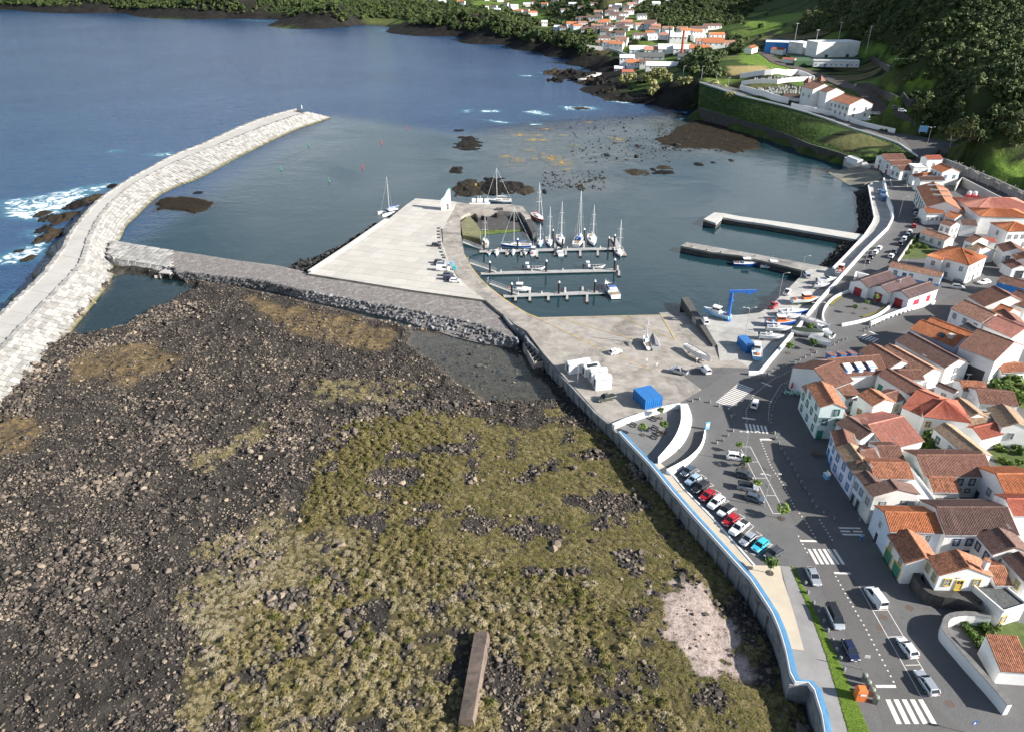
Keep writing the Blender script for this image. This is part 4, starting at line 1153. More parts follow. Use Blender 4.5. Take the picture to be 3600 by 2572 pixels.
for fr_, x, y in (('R5', 1890,840),('R5', 2010,866),('R5', 2120,885),('R4', 120,915),('R4', 330,960)):
 b = G(fr_, x, y, 2.6)
 MB().lathe([(.16,0),(.16,.35),(.26,.38),(.26,.5),(.05,.55)],8,(b.x - o0.x, b.y - o0.y, 2.6)).build('bollard', M_BLACK, pier)
def rubble(label, top_l, toe_l, rows, step, seed_n=300):
 tl_, bl_ = resample(top_l, n=30), resample(toe_l, n=30)
 root = empty('rock_revetment', tl_[15] * 1,0, label, 'rocks')
 of = root.location.copy()
 strip([tl_, bl_, [p + Vector((0,0,-3)) for p in bl_]], 'core', M_DARKBASE, root, of, -.35)
 fr_ = frames_on(tl_, bl_, rows, step, zj=.3, thick=1, fill=1)
 fr_.sort(key=lambda q: q[0].length)
 mb_ = MB()
 for q, (c, M) in enumerate(fr_):
  s = rnd.uniform(.6,1.0) * .72
  M2 = Matrix.Translation(c - of + Vector((rnd.uniform(-.3,.3), rnd.uniform(-.3,.3),.35))) @ Euler((rnd.uniform(-.6,.6), rnd.uniform(-.6,.6), rnd.uniform(0,6))).to_matrix().to_4x4() @ Matrix.Diagonal((s, s, s, 1))
  me = rocks_p[q % 5]
  if q < seed_n:
   o = link('revetment_rock', me, root); o.matrix_local = M2
  else:
   mb_.add([M2 @ v.co for v in me.vertices],[tuple(p.vertices) for p in me.polygons])
 if mb_.v: tag(mb_.build('revetment_rocks', M_APR, root), kind='stuff')
rubble('black boulder slope between the two piers below the lower wharf', GS('R4', [(740,1000),(850,890),(945,785)],2.2), GS('R4', [(635,988),(745,880),(822,775)],0),6,1.3)
rubble('black boulder slope below the wharf beyond the pale pier', GS('R4', [(1000,738),(1058,650),(1078,600),(1060,500),(1035,350)],2.2), GS('R4', [(905,735),(948,690),(935,560),(928,420),(905,400)],0),6,1.3)
# white walls
def wall_thing(label, fr_, pts, th, z0, z1, m_=M_WHITE, smooth=0, cap=None, name='boundary_wall'):
 w = GS(fr_, pts, z1 if not isinstance(z1, list) else z1[0])
 if smooth: w = smooth_line(w, smooth)
 o_ = w[0].copy()
 root = empty(name, (o_.x, o_.y, z0),0, label, 'wall')
 zz = (z1 - z0) if not isinstance(z1, list) else [a - z0 for a in z1]
 MB().wall([(p.x - o_.x, p.y - o_.y) for p in w], th, 0, zz).build('wall_body', m_, root)
 if cap:
  MB().wall([(p.x - o_.x, p.y - o_.y) for p in w], th + .12, zz, zz + .1).build('coping', cap, root)
 return root
wall_thing('long white wall dividing the lower wharf from the street above', 'R4', [(1155,285),(1180,420),(1222,520),(1228,600),(1185,680),(1000,858),(840,1036),(640,1256),(480,1456),(165,1828),(75,1828)],.7,2.7,5.1)
wall_thing('low white parapet along the basin edge of the wharf', 'R4', [(742,1006),(850,898),(1000,738),(1060,648),(1080,598),(1060,498),(1030,340)],.5,2.7,3.5)
# old stone pier with walled basin
op = empty('old_pier', G('R5', 60,560,0),0, 'old basalt pier with ruined walled basin beside the marina', 'pier')
o0 = op.location.copy()
lc = lambda pts, z: [Vector((p.x - o0.x, p.y - o0.y, z)) for p in GS('R5', pts, z)]
MB().prism(lc([(15,478),(110,492),(440,497),(540,515),(605,600),(560,605),(520,560),(340,548),(120,560),(40,600)],3.0),-4).build('pier_head', M_CONC_OLD, op)
MB().prism(lc([(545,590),(585,585),(652,712),(620,738)],2.2),-4).build('pier_arm', M_BASALT, op)
MB().prism(lc([(120,562),(340,550),(520,562),(545,600),(600,735),(535,690),(200,705),(150,640)],.55),-4).build('basin_floor', M_BASALT, op)
MB().prism(lc([(200,705),(532,685),(535,708),(210,738)],.25),-4).build('slip_edge', mat('green_algae', (.10,.14,.02),.8,.4,.6), op)
MB().prism(lc([(45,640),(110,585),(160,640),(207,705),(200,770),(60,745)],2.6),-4).build('mound', mat('mossy_stone', (.17,.16,.09),.9,.45,.4,.6,4, stain=(.2,.24,.05), stain_amt=.7), op)
for a, b in (((150,565),(190,625)),((330,552),(340,590)),((470,560),(490,620)),((210,600),(260,610))):
 p, q_ = lc([a, b],1.5)
 MB().beam((p.x, p.y, 1.4),(q_.x, q_.y, 1.2),.7,1.8).build('ruined_wall', M_BASALT, op)
p = lc([(355,575)],1)[0]
MB().box((p.x, p.y, 1.8),(3.2,2.6,3.6)).build('stone_block', M_BASALT, op)
tk = G('R5', 195,490,3.0)
ft = empty('fuel_tanks', tk, R(-3), 'white horizontal fuel tanks on the old pier', 'tank')
for dx_, ln in ((-2.6,1.6),(0.2,2.6),(3.2,1.6)):
 mb = MB(); mb.tube([(dx_ - ln / 2,0,1.25),(dx_ + ln / 2,0,1.25)],1.0,12); mb.build('tank', M_WHITE, ft)
MB().box((0,0,.15),(9.5,2.6,.3)).build('plinth', M_WHITE, ft)
for dx_ in (-.6,.5): MB().tube([(dx_, 0,2.2),(dx_, 0,3.6)],.07,6).build('vent_pipe', M_WHITE, ft)
ld = lc([(560,545)],2)[0]
# pontoons
def pontoon(label, pts, fingers, fr_='R5'):
 a, b = GS(fr_, pts, .55)
 root = empty('pontoon', (a.x, a.y, 0), math.atan2(b.y - a.y, b.x - a.x), label, 'pontoon')
 ln = (b - a).length
 n_ = int(ln / 8)
 for k in range(n_):
  MB().box(((k + .5) * ln / n_, 0,.45),(ln / n_ - .12,2.3,.22)).build('deck_section', M_DECK, root)
 for k in range(n_ * 2):
  MB().box(((k + .5) * ln / n_ / 2,0,.12),(2.4,2.0,.5)).build('float', M_BLACK, root)
 for s in (-1,1): MB().box((ln / 2, s * 1.2,.5),(ln, .1,.22)).build('edge_rail', M_GALV, root)
 for x, y0, y1 in fingers:
  p = G(fr_, x, y0,.5) - Vector((a.x, a.y, .5)); q_ = G(fr_, x, y1,.5) - Vector((a.x, a.y, .5))
  rz = -root.rotation_euler.z
  rot = Matrix.Rotation(rz, 3, 'Z')
  p, q_ = rot @ p, rot @ q_
  q_.x = p.x + (q_.x - p.x)
  MB().beam((p.x, p.y, .42),(q_.x, q_.y, .42),.8,.22).build('finger', M_DECK, root)
  MB().box((q_.x, q_.y, .15),(1.1,1.0,.5)).build('finger_float', M_BLACK, root)
 for k in range(4):
  MB().box((ln * (.15 + .23 * k),.7,1.0),(.25,.25,.9)).build('service_post', M_WHITE, root)
 return root
pontoon('outer marina pontoon where most yachts are moored', [(195,872),(1345,848)],[(345,865,840),(530,868,905),(655,868,915),(800,860,900),(800,860,795),(885,862,900),(1000,860,910),(1030,855,790),(1140,858,905),(410,868,900)])
pontoon('middle marina pontoon with the two inflatable boats', [(205,1048),(1280,1022)],[(1300,1025,985),(1310,1025,1065)])
pontoon('inner marina pontoon beside the large motor yacht', [(385,1228),(1195,1198)],[(483,1225,1265),(597,1222,1265),(597,1222,1170),(745,1215,1262),(895,1210,1255),(880,1212,1160),(1055,1205,1275),(1020,1207,1155),(1160,1200,1155)])
tt = empty('pontoon', G('R5', 1310,850,0),0, 'slanting end pontoon where a lone white yacht is tied', 'pontoon')
p, q_ = G('R5', 1265,765,.5) - tt.location, G('R5', 1350,905,.5) - tt.location
MB().beam((p.x, p.y, .45),(q_.x, q_.y, .45),2.2,.22).build('deck_section', M_DECK, tt)
for t in (.1,.4,.7,.95):
 c = p.lerp(q_, t); MB().box((c.x, c.y, .12),(2,2,.5)).build('float', M_BLACK, tt)
mb = MB(); MB().tube([(q_.x, q_.y, .6),(q_.x, q_.y, 1.5)],.15,6).build('end_light', HULLC['red'], tt)
PILE = [(232,868,790, 'outer'),(499,862,790, 'outer'),(780,790,697, 'outer'),(857,855,792, 'outer'),(1029,780,690, 'outer'),(1271,830,688, 'outer'),(1225,850,765, 'outer'),
  (279,1050,967, 'middle'),(727,1040,957, 'middle'),(1271,1030,942, 'middle'),(453,1228,1137, 'inner'),(828,1215,1127, 'inner'),(1113,1206,1118, 'inner')]
for x, y, yt, wh in PILE:
 b = G('R5', x, y, .3)
 pl_ = empty('mooring_pile', (b.x, b.y, 0),0, 'black mooring pile with white cone cap holding the %s pontoon' % wh, 'pile', 'mooring piles of the pontoons')
 MB().tube([(0,0,-4),(0,0,4.6)],.36,10).build('shaft', M_BLACK, pl_)
 MB().lathe([(.40,4.6),(.40,4.75),(.03,5.35)],10).build('cap', M_WHITE, pl_)
def gangway(label, a, b, za=3.3, zb=.7):
 A, B = G('R5', *a, za), G('R5', *b, zb)
 root = empty('gangway', (A.x, A.y, 0), math.atan2(B.y - A.y, B.x - A.x), label, 'gangway')
 ln = (B - A).xy.length
 at = lambda t, y, dz: (ln * t, y, za + (zb - za) * t + dz)
 mb = MB(); mb.beam(at(0,0,0), at(1,0,0),1.3,.1); mb.build('walkway', M_DECK, root)
 for s in (-.65,.65):
  mb = MB()
  mb.beam(at(0, s, 1.1), at(1, s, 1.1),.1); mb.beam(at(0, s, .1), at(1, s, .1),.1); mb.beam(at(0, s, .6), at(1, s, .6),.05)
  for k in range(11):
   mb.beam(at(k / 10, s, .1), at(k / 10, s, 1.1),.06)
   if k < 10: mb.beam(at(k / 10, s, .1), at((k + 1) / 10, s, 1.1),.05)
  mb.build('rail', M_GALV, root)
 mb = MB()
 for s in (-.75,.75): mb.beam((-.6, s, za),(-.6, s, za + 2.0),.1)
 mb.beam((-.6,-.75, za + 2),(-.6,.75, za + 2),.1)
 mb.beam((-.6,-.75, za + 1),(-.6,.75, za + 1),.08); mb.build('gate', M_GALV, root)
gangway('sloping metal gangway down to the outer pontoon', (60,800),(222,858))
gangway('sloping metal gangway down to the middle pontoon', (115,965),(325,1036))
gangway('sloping metal gangway down to the inner pontoon', (275,1130),(500,1215))
# ---------------------------------------------------------------- boats
def hull_mesh(L_, B_, fb, m_, draft=.5, stern=.75, sheer=.35, stripe=None):
 n = 13
 V, Fq, Mi = [],[],[]
 mb = MB()
 rows = []
 for i in range(n):
  t = i / (n - 1)
  x = -L_ / 2 + L_ * t
  b = B_ / 2 * (stern + (1 - stern) * min(1, t / .35)) if t < .35 else B_ / 2 * max(.02,(1 - ((t - .35) / .65) ** 2.2))
  zg = fb * (1 + sheer * max(0,(t - .3) / .7) ** 1.6)
  dr = draft * (1 - max(0,(t - .55) / .45) ** 1.5 * .95)
  xs_ = x + (0.12 * L_ * 0 if t < 1 else 0)
  rows.append([(xs_, 0,-dr),(xs_, b * .72,-dr * .25),(xs_, b * .93, fb * .35),(xs_, b, zg - .18),(xs_, b * 1.02, zg)])
 for side in (1,-1):
  V = [(p[0], p[1] * side, p[2]) for r_ in rows for p in r_]
  fs = []
  for i in range(n - 1):
   for k in range(4):
    fs.append((i * 5 + k, i * 5 + k + 1,(i + 1) * 5 + k + 1,(i + 1) * 5 + k))
  mb.mi = 0
  o = len(mb.v); mb.add(V, fs)
  if stripe is not None:
   for q in range(len(fs)):
    if q % 4 in (0,1): mb.m[len(mb.m) - len(fs) + q] = 1
 # transom
 a = rows[0]
 mb.mi = 0
 mb.add([(p[0], p[1], p[2]) for p in a] + [(p[0],-p[1], p[2]) for p in a[::-1][:-1]],[tuple(range(9))])
 return mb.mesh('hull', [m_, stripe] if stripe is not None else m_, True), rows
def deck_mb(rows, dz=-.06):
 mb = MB()
 n = len(rows)
 V = [(r_[4][0], r_[4][1] * .97, r_[4][2] + dz) for r_ in rows] + [(r_[4][0],-r_[4][1] * .97, r_[4][2] + dz) for r_ in rows]
 mb.add(V, [(i, i + 1, n + i + 1, n + i) for i in range(n - 1)])
 return mb
def frustum(mb, x0, x1, w0, z0, z1, tx0=.1, tx1=.35, tw=.85, w1=None):
 w1 = w1 or w0
 V = [(x0,-w0 / 2, z0),(x1,-w1 / 2, z0),(x1, w1 / 2, z0),(x0, w0 / 2, z0),(x0 + tx0,-w0 / 2 * tw, z1),(x1 - tx1,-w1 / 2 * tw, z1),(x1 - tx1, w1 / 2 * tw, z1),(x0 + tx0, w0 / 2 * tw, z1)]
 mb.add(V, [(3,2,1,0),(4,5,6,7),(0,1,5,4),(1,2,6,5),(2,3,7,6),(3,0,4,7)])
 return mb
def sailboat(label, loc, rz, L_=11, B_=3.5, hull='white', mast=14, cover=M_NAVY, z=0.0, group='sailing yachts', dodger=False):
 root = empty('sailing_yacht', (loc.x, loc.y, z), rz, label, 'yacht', group)
 fb = .105 * L_
 me, rows = hull_mesh(L_, B_, fb, HULLC[hull],.5,.7,.22, HULLC['blue'] if hull == 'white' else M_GEL)
 link('hull', me, root)
 deck_mb(rows).build('deck', M_GELS, root)
 zc = fb - .05
 cab = frustum(MB(),-L_ * .12, L_ * .22, B_ * .58, zc, zc + .55,.1,.7,.85, B_ * .36).build('coachroof', M_GEL, root)
 for s in (-1,1):
  MB().box((L_ * .02, s * B_ * .252, zc + .3),(L_ * .2,.04,.2),-s * .12).build('cabin_window', M_DKWIN, cab)
 frustum(MB(),-L_ * .42,-L_ * .14, B_ * .45, zc - .02, zc + .12,.0,0,.9).build('cockpit', mat('teak_cockpit', (.30,.22,.14),.7,.2,2, obj=True), root)
 mx_ = L_ * .08
 m_ = MB().tube([(mx_, 0, zc + .4),(mx_, 0, zc + mast)],[.13,.09],7).build('mast', M_ALU, root)
 for k, w in ((.45,1.3),(.72,.95)):
  MB().beam((mx_, -w, zc + mast * k),(mx_, w, zc + mast * k),.09).build('spreader', M_ALU, m_)
 bm_ = MB().beam((mx_, 0, zc + 1.5),(-L_ * .32,0, zc + 1.45),.16).build('boom', M_ALU, root)
 MB().tube([(mx_ - .2,0, zc + 1.75),(-L_ * .15,0, zc + 1.72),(-L_ * .31,0, zc + 1.6)],[.26,.22,.12],7).build('sail_cover', cover, bm_)
 st = MB(); st.tube([(L_ * .48,0, fb * 1.2),(mx_, 0, zc + mast * .98)],[.07,.05],5); st.build('furled_jib', M_GEL, root)
 mb = MB(); mb.tube([(-L_ * .49,0, fb),(mx_, 0, zc + mast * .99)],.025,4)
 for s in (-1,1): mb.tube([(mx_ - .2, s * B_ * .47, fb),(mx_, s * 1.2, zc + mast * .45),(mx_, 0, zc + mast * .95)],.025,4)
 mb.build('rigging', M_GALV, root)
 mb = MB()
 for s in (-1,1):
  mb.tube([(r_[4][0], s * r_[4][1] * .95, r_[4][2] + .6) for r_ in rows[::2]],.025,4)
  for r_ in rows[::3]: mb.tube([(r_[4][0], s * r_[4][1] * .95, r_[4][2] - .05),(r_[4][0], s * r_[4][1] * .95, r_[4][2] + .6)],.025,4)
 mb.build('guard_rail', M_GALV, root)
 if dodger: frustum(MB(),-L_ * .18,-L_ * .03, B_ * .6, zc + .3, zc + 1.3,.05,.5,.85).build('sprayhood', cover, root)
 return root
def motorboat(label, loc, rz, L_=6, B_=2.3, hull='white', cabin='cuddy', z=0.0, group='small motor boats', top='white', outboard=True, accents=None):
 root = empty('motor_boat', (loc.x, loc.y, z), rz, label, 'boat', group)
 fb = .14 * L_ if L_ < 8 else .115 * L_
 me, rows = hull_mesh(L_, B_, fb, HULLC[hull],.35,.88,.4, HULLC[accents] if accents else None)
 link('hull', me, root)
 n = len(rows)
 deck_mb(rows, -.07).build('deck', M_GELS, root)
 mb = MB()
 for s in (-1,1): mb.tube([(r_[4][0], s * r_[4][1], r_[4][2]) for r_ in rows],.07,5)
 mb.build('rub_rail', M_GEL if hull != 'white' else HULLC['grey'], root)
 zc = fb
 if cabin == 'cuddy':
  c = frustum(MB(),-L_ * .05, L_ * .34, B_ * .75, zc - .05, zc + .55,.0,.9,.8, B_ * .45).build('cabin', M_GEL, root)
  frustum(MB(),-L_ * .06, L_ * .08, B_ * .7, zc + .5, zc + 1.05,.25,.45,.8).build('windscreen', M_DKWIN, root)
  frustum(MB(),-L_ * .46,-L_ * .08, B_ * .62, zc - .06, zc + .02,0,0,.95).build('cockpit', HULLC['grey'], root)
 elif cabin == 'wheelhouse':
  c = frustum(MB(),-L_ * .12, L_ * .14, B_ * .62, zc - .05, zc + 1.75,.05,.15,.92).build('wheelhouse', HULLC.get(top, M_GEL), root)
  mb = MB()
  frustum(mb, -L_ * .125, L_ * .135, B_ * .635, zc + .85, zc + 1.4,.03,.07,.97)
  mb.build('windows', M_DKWIN, c)
  MB().box((L_ * .005,0, zc + 1.8),(L_ * .30, B_ * .68,.1)).build('roof', M_GEL if top != 'white' else HULLC['orange'] if accents == 'orange' else M_GEL, c)
  MB().tube([(-L_ * .05,0, zc + 1.8),(-L_ * .05,0, zc + 4.0)],.05,5).build('antenna_mast', M_GALV, root)
  for k in range(2): MB().box((-L_ * .28 - k * .9, rnd.uniform(-.4,.4), zc + .25),(.7,.8,.5), rnd.uniform(0,1)).build('fish_crate', HULLC['orange'] if k else HULLC['lblue'], root)
  frustum(MB(), L_ * .2, L_ * .4, B_ * .5, zc, zc + .35,0,.5,.8, B_ * .3).build('fore_hatch', HULLC.get(top, M_GEL), root)
 elif cabin == 'open':
  frustum(MB(),-L_ * .46, L_ * .3, B_ * .7, zc - .06, zc + .0,0,.4,.9, B_ * .4).build('sole', HULLC['grey'], root)
  for t in (-.25,0,.2): MB().box((L_ * t, 0, zc + .05),(.35, B_ * .8,.08)).build('thwart', mat('thwart_wood', (.35,.24,.14),.7,.2,3, obj=True), root)
 elif cabin == 'console':
  frustum(MB(),-L_ * .46, L_ * .3, B_ * .7, zc - .06, zc + .0,0,.4,.9, B_ * .4).build('sole', HULLC['grey'], root)
  MB().box((-L_ * .05,0, zc + .45),(.8,.8,1.0)).build('console', M_GEL, root)
  MB().box((-L_ * .22,0, zc + .3),(.7,1.0,.6)).build('seat', M_GELS, root)
 elif cabin == 'yacht':
  c = frustum(MB(),-L_ * .22, L_ * .30, B_ * .82, zc - .05, zc + .9,.1,1.4,.86, B_ * .5).build('cabin', M_GEL, root)
  frustum(MB(),-L_ * .2, L_ * .20, B_ * .8, zc + .35, zc + .78,.1,.5,.93, B_ * .62).build('side_windows', M_DKWIN, c)
  frustum(MB(),-L_ * .26, L_ * .06, B_ * .66, zc + .9, zc + 1.15,0,.4,.95).build('flybridge', M_GEL, root)
  frustum(MB(),-L_ * .02, L_ * .05, B_ * .6, zc + 1.1, zc + 1.7,.2,.35,.8).build('windscreen', M_DKWIN, root)
  MB().box((-L_ * .12,0, zc + 1.3),(1.2, B_ * .5,.4)).build('bench', HULLC['blue'], root)
  MB().box((-L_ * .38,0, zc + .02),(L_ * .2, B_ * .72,.06)).build('cockpit', mat('teak_cockpit', (.30,.22,.14)), root)
  MB().box((-L_ * .53,0,.3),(L_ * .07, B_ * .8,.12)).build('swim_platform', M_GEL, root)
  mb = MB()
  for s in (-1,1):
   mb.tube([(r_[4][0], s * r_[4][1] * .93, r_[4][2] + .7) for r_ in rows[5:]],.03,4)
   for r_ in rows[5::2]: mb.tube([(r_[4][0], s * r_[4][1] * .93, r_[4][2]),(r_[4][0], s * r_[4][1] * .93, r_[4][2] + .7)],.03,4)
  mb.build('bow_rail', M_GALV, root)
 elif cabin == 'cover':
  V = []
  mb = MB()
  ridge = [(r_[4][0],0, r_[4][2] + .9 * math.sin(math.pi * min(1,.15 + .8 * i / n))) for i, r_ in enumerate(rows)]
  for s in (-1,1):
   mb.add([(r_[4][0], s * r_[4][1] * 1.04, r_[4][2] + .02) for r_ in rows] + ridge, [(i, i + 1, n + i + 1, n + i) for i in range(n - 1)])
  mb.build('tarpaulin', {'green': mat('tarp_green', (.035,.055,.035),.8,.3,1.5,.6,3, obj=True), 'white': M_GELS, 'grey': mat('tarp_grey', (.14,.14,.15),.8,.3,1.5,.5,3, obj=True)}[top], root)
 if outboard:
  ob_ = empty('outboard_motor', (0,0,0)); ob_.parent = root
  MB().box((-L_ * .5 - .22,0, fb + .25),(.5,.42,.65)).build('cowling', M_BLACK, ob_)
  MB().box((-L_ * .5 - .18,0, fb - .45),(.2,.16,.9)).build('leg', M_BLACK, ob_)
 return root
def rib(label, loc, rz, L_=8):
 root = empty('inflatable_boat', (loc.x, loc.y, 0), rz, label, 'boat', 'inflatable boats at the middle pontoon')
 mb = MB()
 path = [(-L_ * .5,1.1,.5),(L_ * .15,1.1,.55),(L_ * .36,.8,.7),(L_ * .47,.3,.8),(L_ * .49,0,.82),(L_ * .47,-.3,.8),(L_ * .36,-.8,.7),(L_ * .15,-1.1,.55),(-L_ * .5,-1.1,.5)]
 mb.tube(path, .32,8); mb.build('tube', HULLC['grey'], root, smooth=True)
 MB().prism([(-L_ * .48,-1,.35),(L_ * .3,-.9,.35),(L_ * .45,0,.45),(L_ * .3,.9,.35),(-L_ * .48,1,.35)],-.2).build('floor_pan', M_GELS, root)
 for k in range(4): MB().box((-L_ * .12 + k * 1.1,0,.7),(.7,.5,.55)).build('seat', M_BLACK, root)
 MB().box((-L_ * .26,0,.9),(.8,.9,1.0)).build('console', M_GEL, root)
 mb = MB()
 for s in (-.6,.6): mb.tube([(-L_ * .4, s, .6),(-L_ * .33, s, 2.4)],.05,5)
 mb.build('frame', M_GALV, root)
 MB().box((-L_ * .32,0,2.45),(1.3,1.7,.1)).build('canopy', M_GEL, root)
 for s in (-.35,.35):
  MB().box((-L_ * .5 - .2, s, 1.0),(.55,.45,.8)).build('outboard_motor', M_BLACK, root)
DOWN, UP = R(-90), R(90)
S = lambda x, y: G('R5', x, y, 0)
sailboat('small dark decked yacht with bare mast beside the first gangway', S(243,815), R(95),9.5,3.0, 'grey', 11, mat('grey_cover', (.2,.2,.21)))
sailboat('long blue hulled yacht lying lengthwise along the outer pontoon', S(490,842), R(181),12.5,3.7, 'blue', 15.5)
sailboat('small pale blue yacht with bow towards the outer pontoon', S(680,815), R(-95),8,2.7, 'lblue', 8, M_GEL)
sailboat('white cutter with white sail cover moored next to the pale blue yacht', S(752,808), R(-88),9.5,3.0, 'white', 14.5, M_GELS)
sailboat('white yacht with blue furled sail on its mast and boom', S(843,798), R(-88),11.5,3.7, 'white', 16, HULLC['lblue'])
sailboat('tallest white yacht with blue sprayhood in its cockpit', S(987,800), R(75),13,4.1, 'white', 20, M_NAVY, dodger=True)
sailboat('broad white yacht with empty deck next to the tallest yacht', S(1095,795), R(-90),12,4.0, 'white', 14.5, M_GELS)
sailboat('white sloop tied to the slanting end pontoon', S(1305,890), R(-88),9.5,3.1, 'white', 13, M_GEL)
sailboat('yacht with red hull and red sail cover moored off the old pier', S(663,615), R(-70),12,3.8, 'red', 15.5, HULLC['red'])
sailboat('white yacht with slanting furled jib behind the old pier', S(350,480), R(178),12,3.7, 'white', 15, M_GELS)
# catamaran
p = G('T5', 1305,575,0)
ct = empty('catamaran', (p.x, p.y, 0), R(215), 'white catamaran tied along the quay platform', 'catamaran')
for s in (-2.3,2.3):
 me, rows = hull_mesh(10.5,1.5,1.2, M_GEL, .4,.8,.2)
 link('hull', me, ct, (0, s, 0))
MB().box((-.6,0,1.15),(6.5,4.6,.35)).build('bridge_deck', M_GELS, ct)
c = frustum(MB(),-3,2.2,4.2,1.3,2.3,.2,.9,.85).build('saloon', M_GEL, ct)
frustum(MB(),-2.9,2.1,4.25,1.6,2.1,.2,.7,.92).build('windows', M_DKWIN, c)
MB().tube([(.6,0,1.2),(.6,0,17)],[.14,.1],7).build('mast', M_ALU, ct)
mb = MB().beam((.6,0,3.1),(-4.4,0,3.1),.2); mb.build('boom', M_ALU, ct)
MB().tube([(.4,0,3.4),(-4.2,0,3.3)],[.28,.15],6).build('sail_cover', M_NAVY, ct)
mb = MB()
for s in (-2.3,2.3): mb.tube([(-.2, s, 1.2),(.6,0,16)],.03,4)
mb.tube([(5,0,1.3),(.6,0,16)],.05,4); mb.build('rigging', M_GALV, ct)
motorboat('tiny blue dinghy at the shore end of the outer pontoon', S(270,895), DOWN, 3.6,1.6, 'lblue', 'open')
motorboat('white open boat with grey outboard cover next to the blue dinghy', S(332,892), DOWN, 5.2,2.1, 'white', 'console')
motorboat('small white boat under a white cover at the outer pontoon', S(461,890), DOWN, 4.6,1.9, 'white', 'cover', top='white')
motorboat('narrow grey tender at the outer pontoon', S(418,893), DOWN, 3.8,1.4, 'grey', 'open')
motorboat('white console boat with black outboard beside a pontoon finger', S(560,888), DOWN, 4.8,2.0, 'white', 'console')
motorboat('white cabin boat with dark wheelhouse windows at the outer pontoon', S(624,890), UP, 6.4,2.5, 'white', 'wheelhouse', outboard=False)
motorboat('white cuddy cruiser with pointed bow at the outer pontoon', S(836,888), R(95),7.2,2.7, 'white', 'cuddy', outboard=False)
motorboat('white motor sailer lying along the inner pontoon', S(515,1185), R(-4),8.0,2.8, 'white', 'wheelhouse', outboard=False)
motorboat('large white motor yacht with flybridge at the end of the inner pontoon', S(1242,1195), R(100),12,4.0, 'white', 'yacht', outboard=False, group='large motor yacht')
rib('grey inflatable boat with canopy at the middle pontoon near the gangway', S(630,1015), R(0))
rib('grey inflatable boat with canopy near the end of the middle pontoon', S(1112,1003), R(6))
W = lambda x, y, z=2.8: G('R4', x, y, z)
motorboat('blue and white fishing boat tied at the dark pier', W(50,985,0), R(-4),9.5,3.0, 'blue', 'wheelhouse', group='fishing boats', outboard=False, accents=None)
motorboat('white and teal fishing boat tied at the dark pier', W(262,1005,0), R(-6),9,2.9, 'white', 'wheelhouse', group='fishing boats', outboard=False, accents='teal')
def on_land(fn, label, fr_, x, y, rz, z0, **kw):
 p_ = G(fr_, x, y, z0)
 o_ = fn(label, p_, rz, z=z0 + .75, **kw)
 L_ = kw.get('L_', 6)
 tr = empty('boat_trailer', (p_.x, p_.y, z0), rz, 'steel cradle under the ' + ' '.join(label.split()[:9]), 'cradle', 'boat cradles ashore')
 for t in (-.28,.22):
  MB().box((L_ * t, 0,.22),(.2,1.9,.42)).build('cross_beam', M_GALV, tr)
 for s in (-.7,.7): MB().box((0, s, .36),(L_ * .7,.12,.14)).build('side_rail', M_GALV, tr)
 return o_
GL = 'boats hauled out on the wharf'
on_land(motorboat, 'white fishing boat with orange wheelhouse standing against the long white wall', 'R4', 800,1050, R(60),2.8, L_=8.5, B_=2.8, hull='white', cabin='wheelhouse', top='orange', outboard=False, group=GL)
on_land(motorboat, 'white boat with small cabin beside a grey van on the wharf', 'R4', 690,1130, R(10),2.8, L_=7.5, B_=2.5, hull='white', cabin='cuddy', group=GL)
on_land(motorboat, 'white open boat with black outboard next to the cabin boat', 'R4', 650,1168, R(8),2.8, L_=6, B_=2.2, hull='white', cabin='console', group=GL)
on_land(motorboat, 'white and green fishing boat with orange cabin roof', 'R4', 520,1290, R(8),2.8, L_=9.5, B_=3.0, hull='white', cabin='wheelhouse', accents='green', top='orange', outboard=False, group=GL)
on_land(motorboat, 'blue and white boat with an orange crate aboard beside the white wall', 'R4', 425,1385, R(2),2.8, L_=9, B_=2.7, hull='blue', cabin='console', outboard=False, group=GL)
on_land(motorboat, 'slim white boat with outboard between two blue boats', 'R4', 385,1420, R(-2),2.8, L_=7.5, B_=2.3, hull='white', cabin='console', group=GL)
on_land(motorboat, 'blue and white boat with orange gear piled at its stern', 'R4', 320,1470, R(-3),2.8, L_=9, B_=2.8, hull='blue', cabin='wheelhouse', top='orange', outboard=False, group=GL)
on_land(motorboat, 'white open fishing boat with upright console', 'R4', 310,1518, R(-6),2.8, L_=7.5, B_=2.4, hull='white', cabin='console', group=GL)
on_land(motorboat, 'white boat with rails hauled out next to the blue workshop hut', 'R4', 250,1580, R(-10),2.8, L_=7, B_=2.3, hull='white', cabin='console', group=GL)
on_land(motorboat, 'tall blue and white boat standing on end of the wharf beside the blue hut', 'R6', 130,560, R(75),2.8, L_=9, B_=2.7, hull='lblue', cabin='wheelhouse', top='white', outboard=False, group=GL)
on_land(motorboat, 'blue and white boat parked beside the blue crane', 'R5', 2085,1395, R(140),2.8, L_=9, B_=2.9, hull='lblue', cabin='wheelhouse', outboard=False, group=GL)
GP = 'boats parked on the street plaza'
on_land(motorboat, 'long slender white boat parked inside the white wall', 'R6', 600,330, R(-45),4.0, L_=9, B_=2.3, hull='white', cabin='open', outboard=False, group=GP)
on_land(motorboat, 'white sport cruiser with raked windscreen parked on the plaza', 'R6', 670,400, R(105),4.0, L_=7.5, B_=2.6, hull='white', cabin='cuddy', group=GP)
on_land(motorboat, 'boat under a dark green tarpaulin parked on the plaza', 'R6', 535,415, R(-25),4.0, L_=9, B_=2.8, hull='white', cabin='cover', top='green', outboard=False, group=GP)
on_land(motorboat, 'white boat with covered deck behind a small tree on the plaza', 'R6', 645,485, R(-50),4.0, L_=7, B_=2.6, hull='white', cabin='cover', top='white', outboard=False, group=GP)
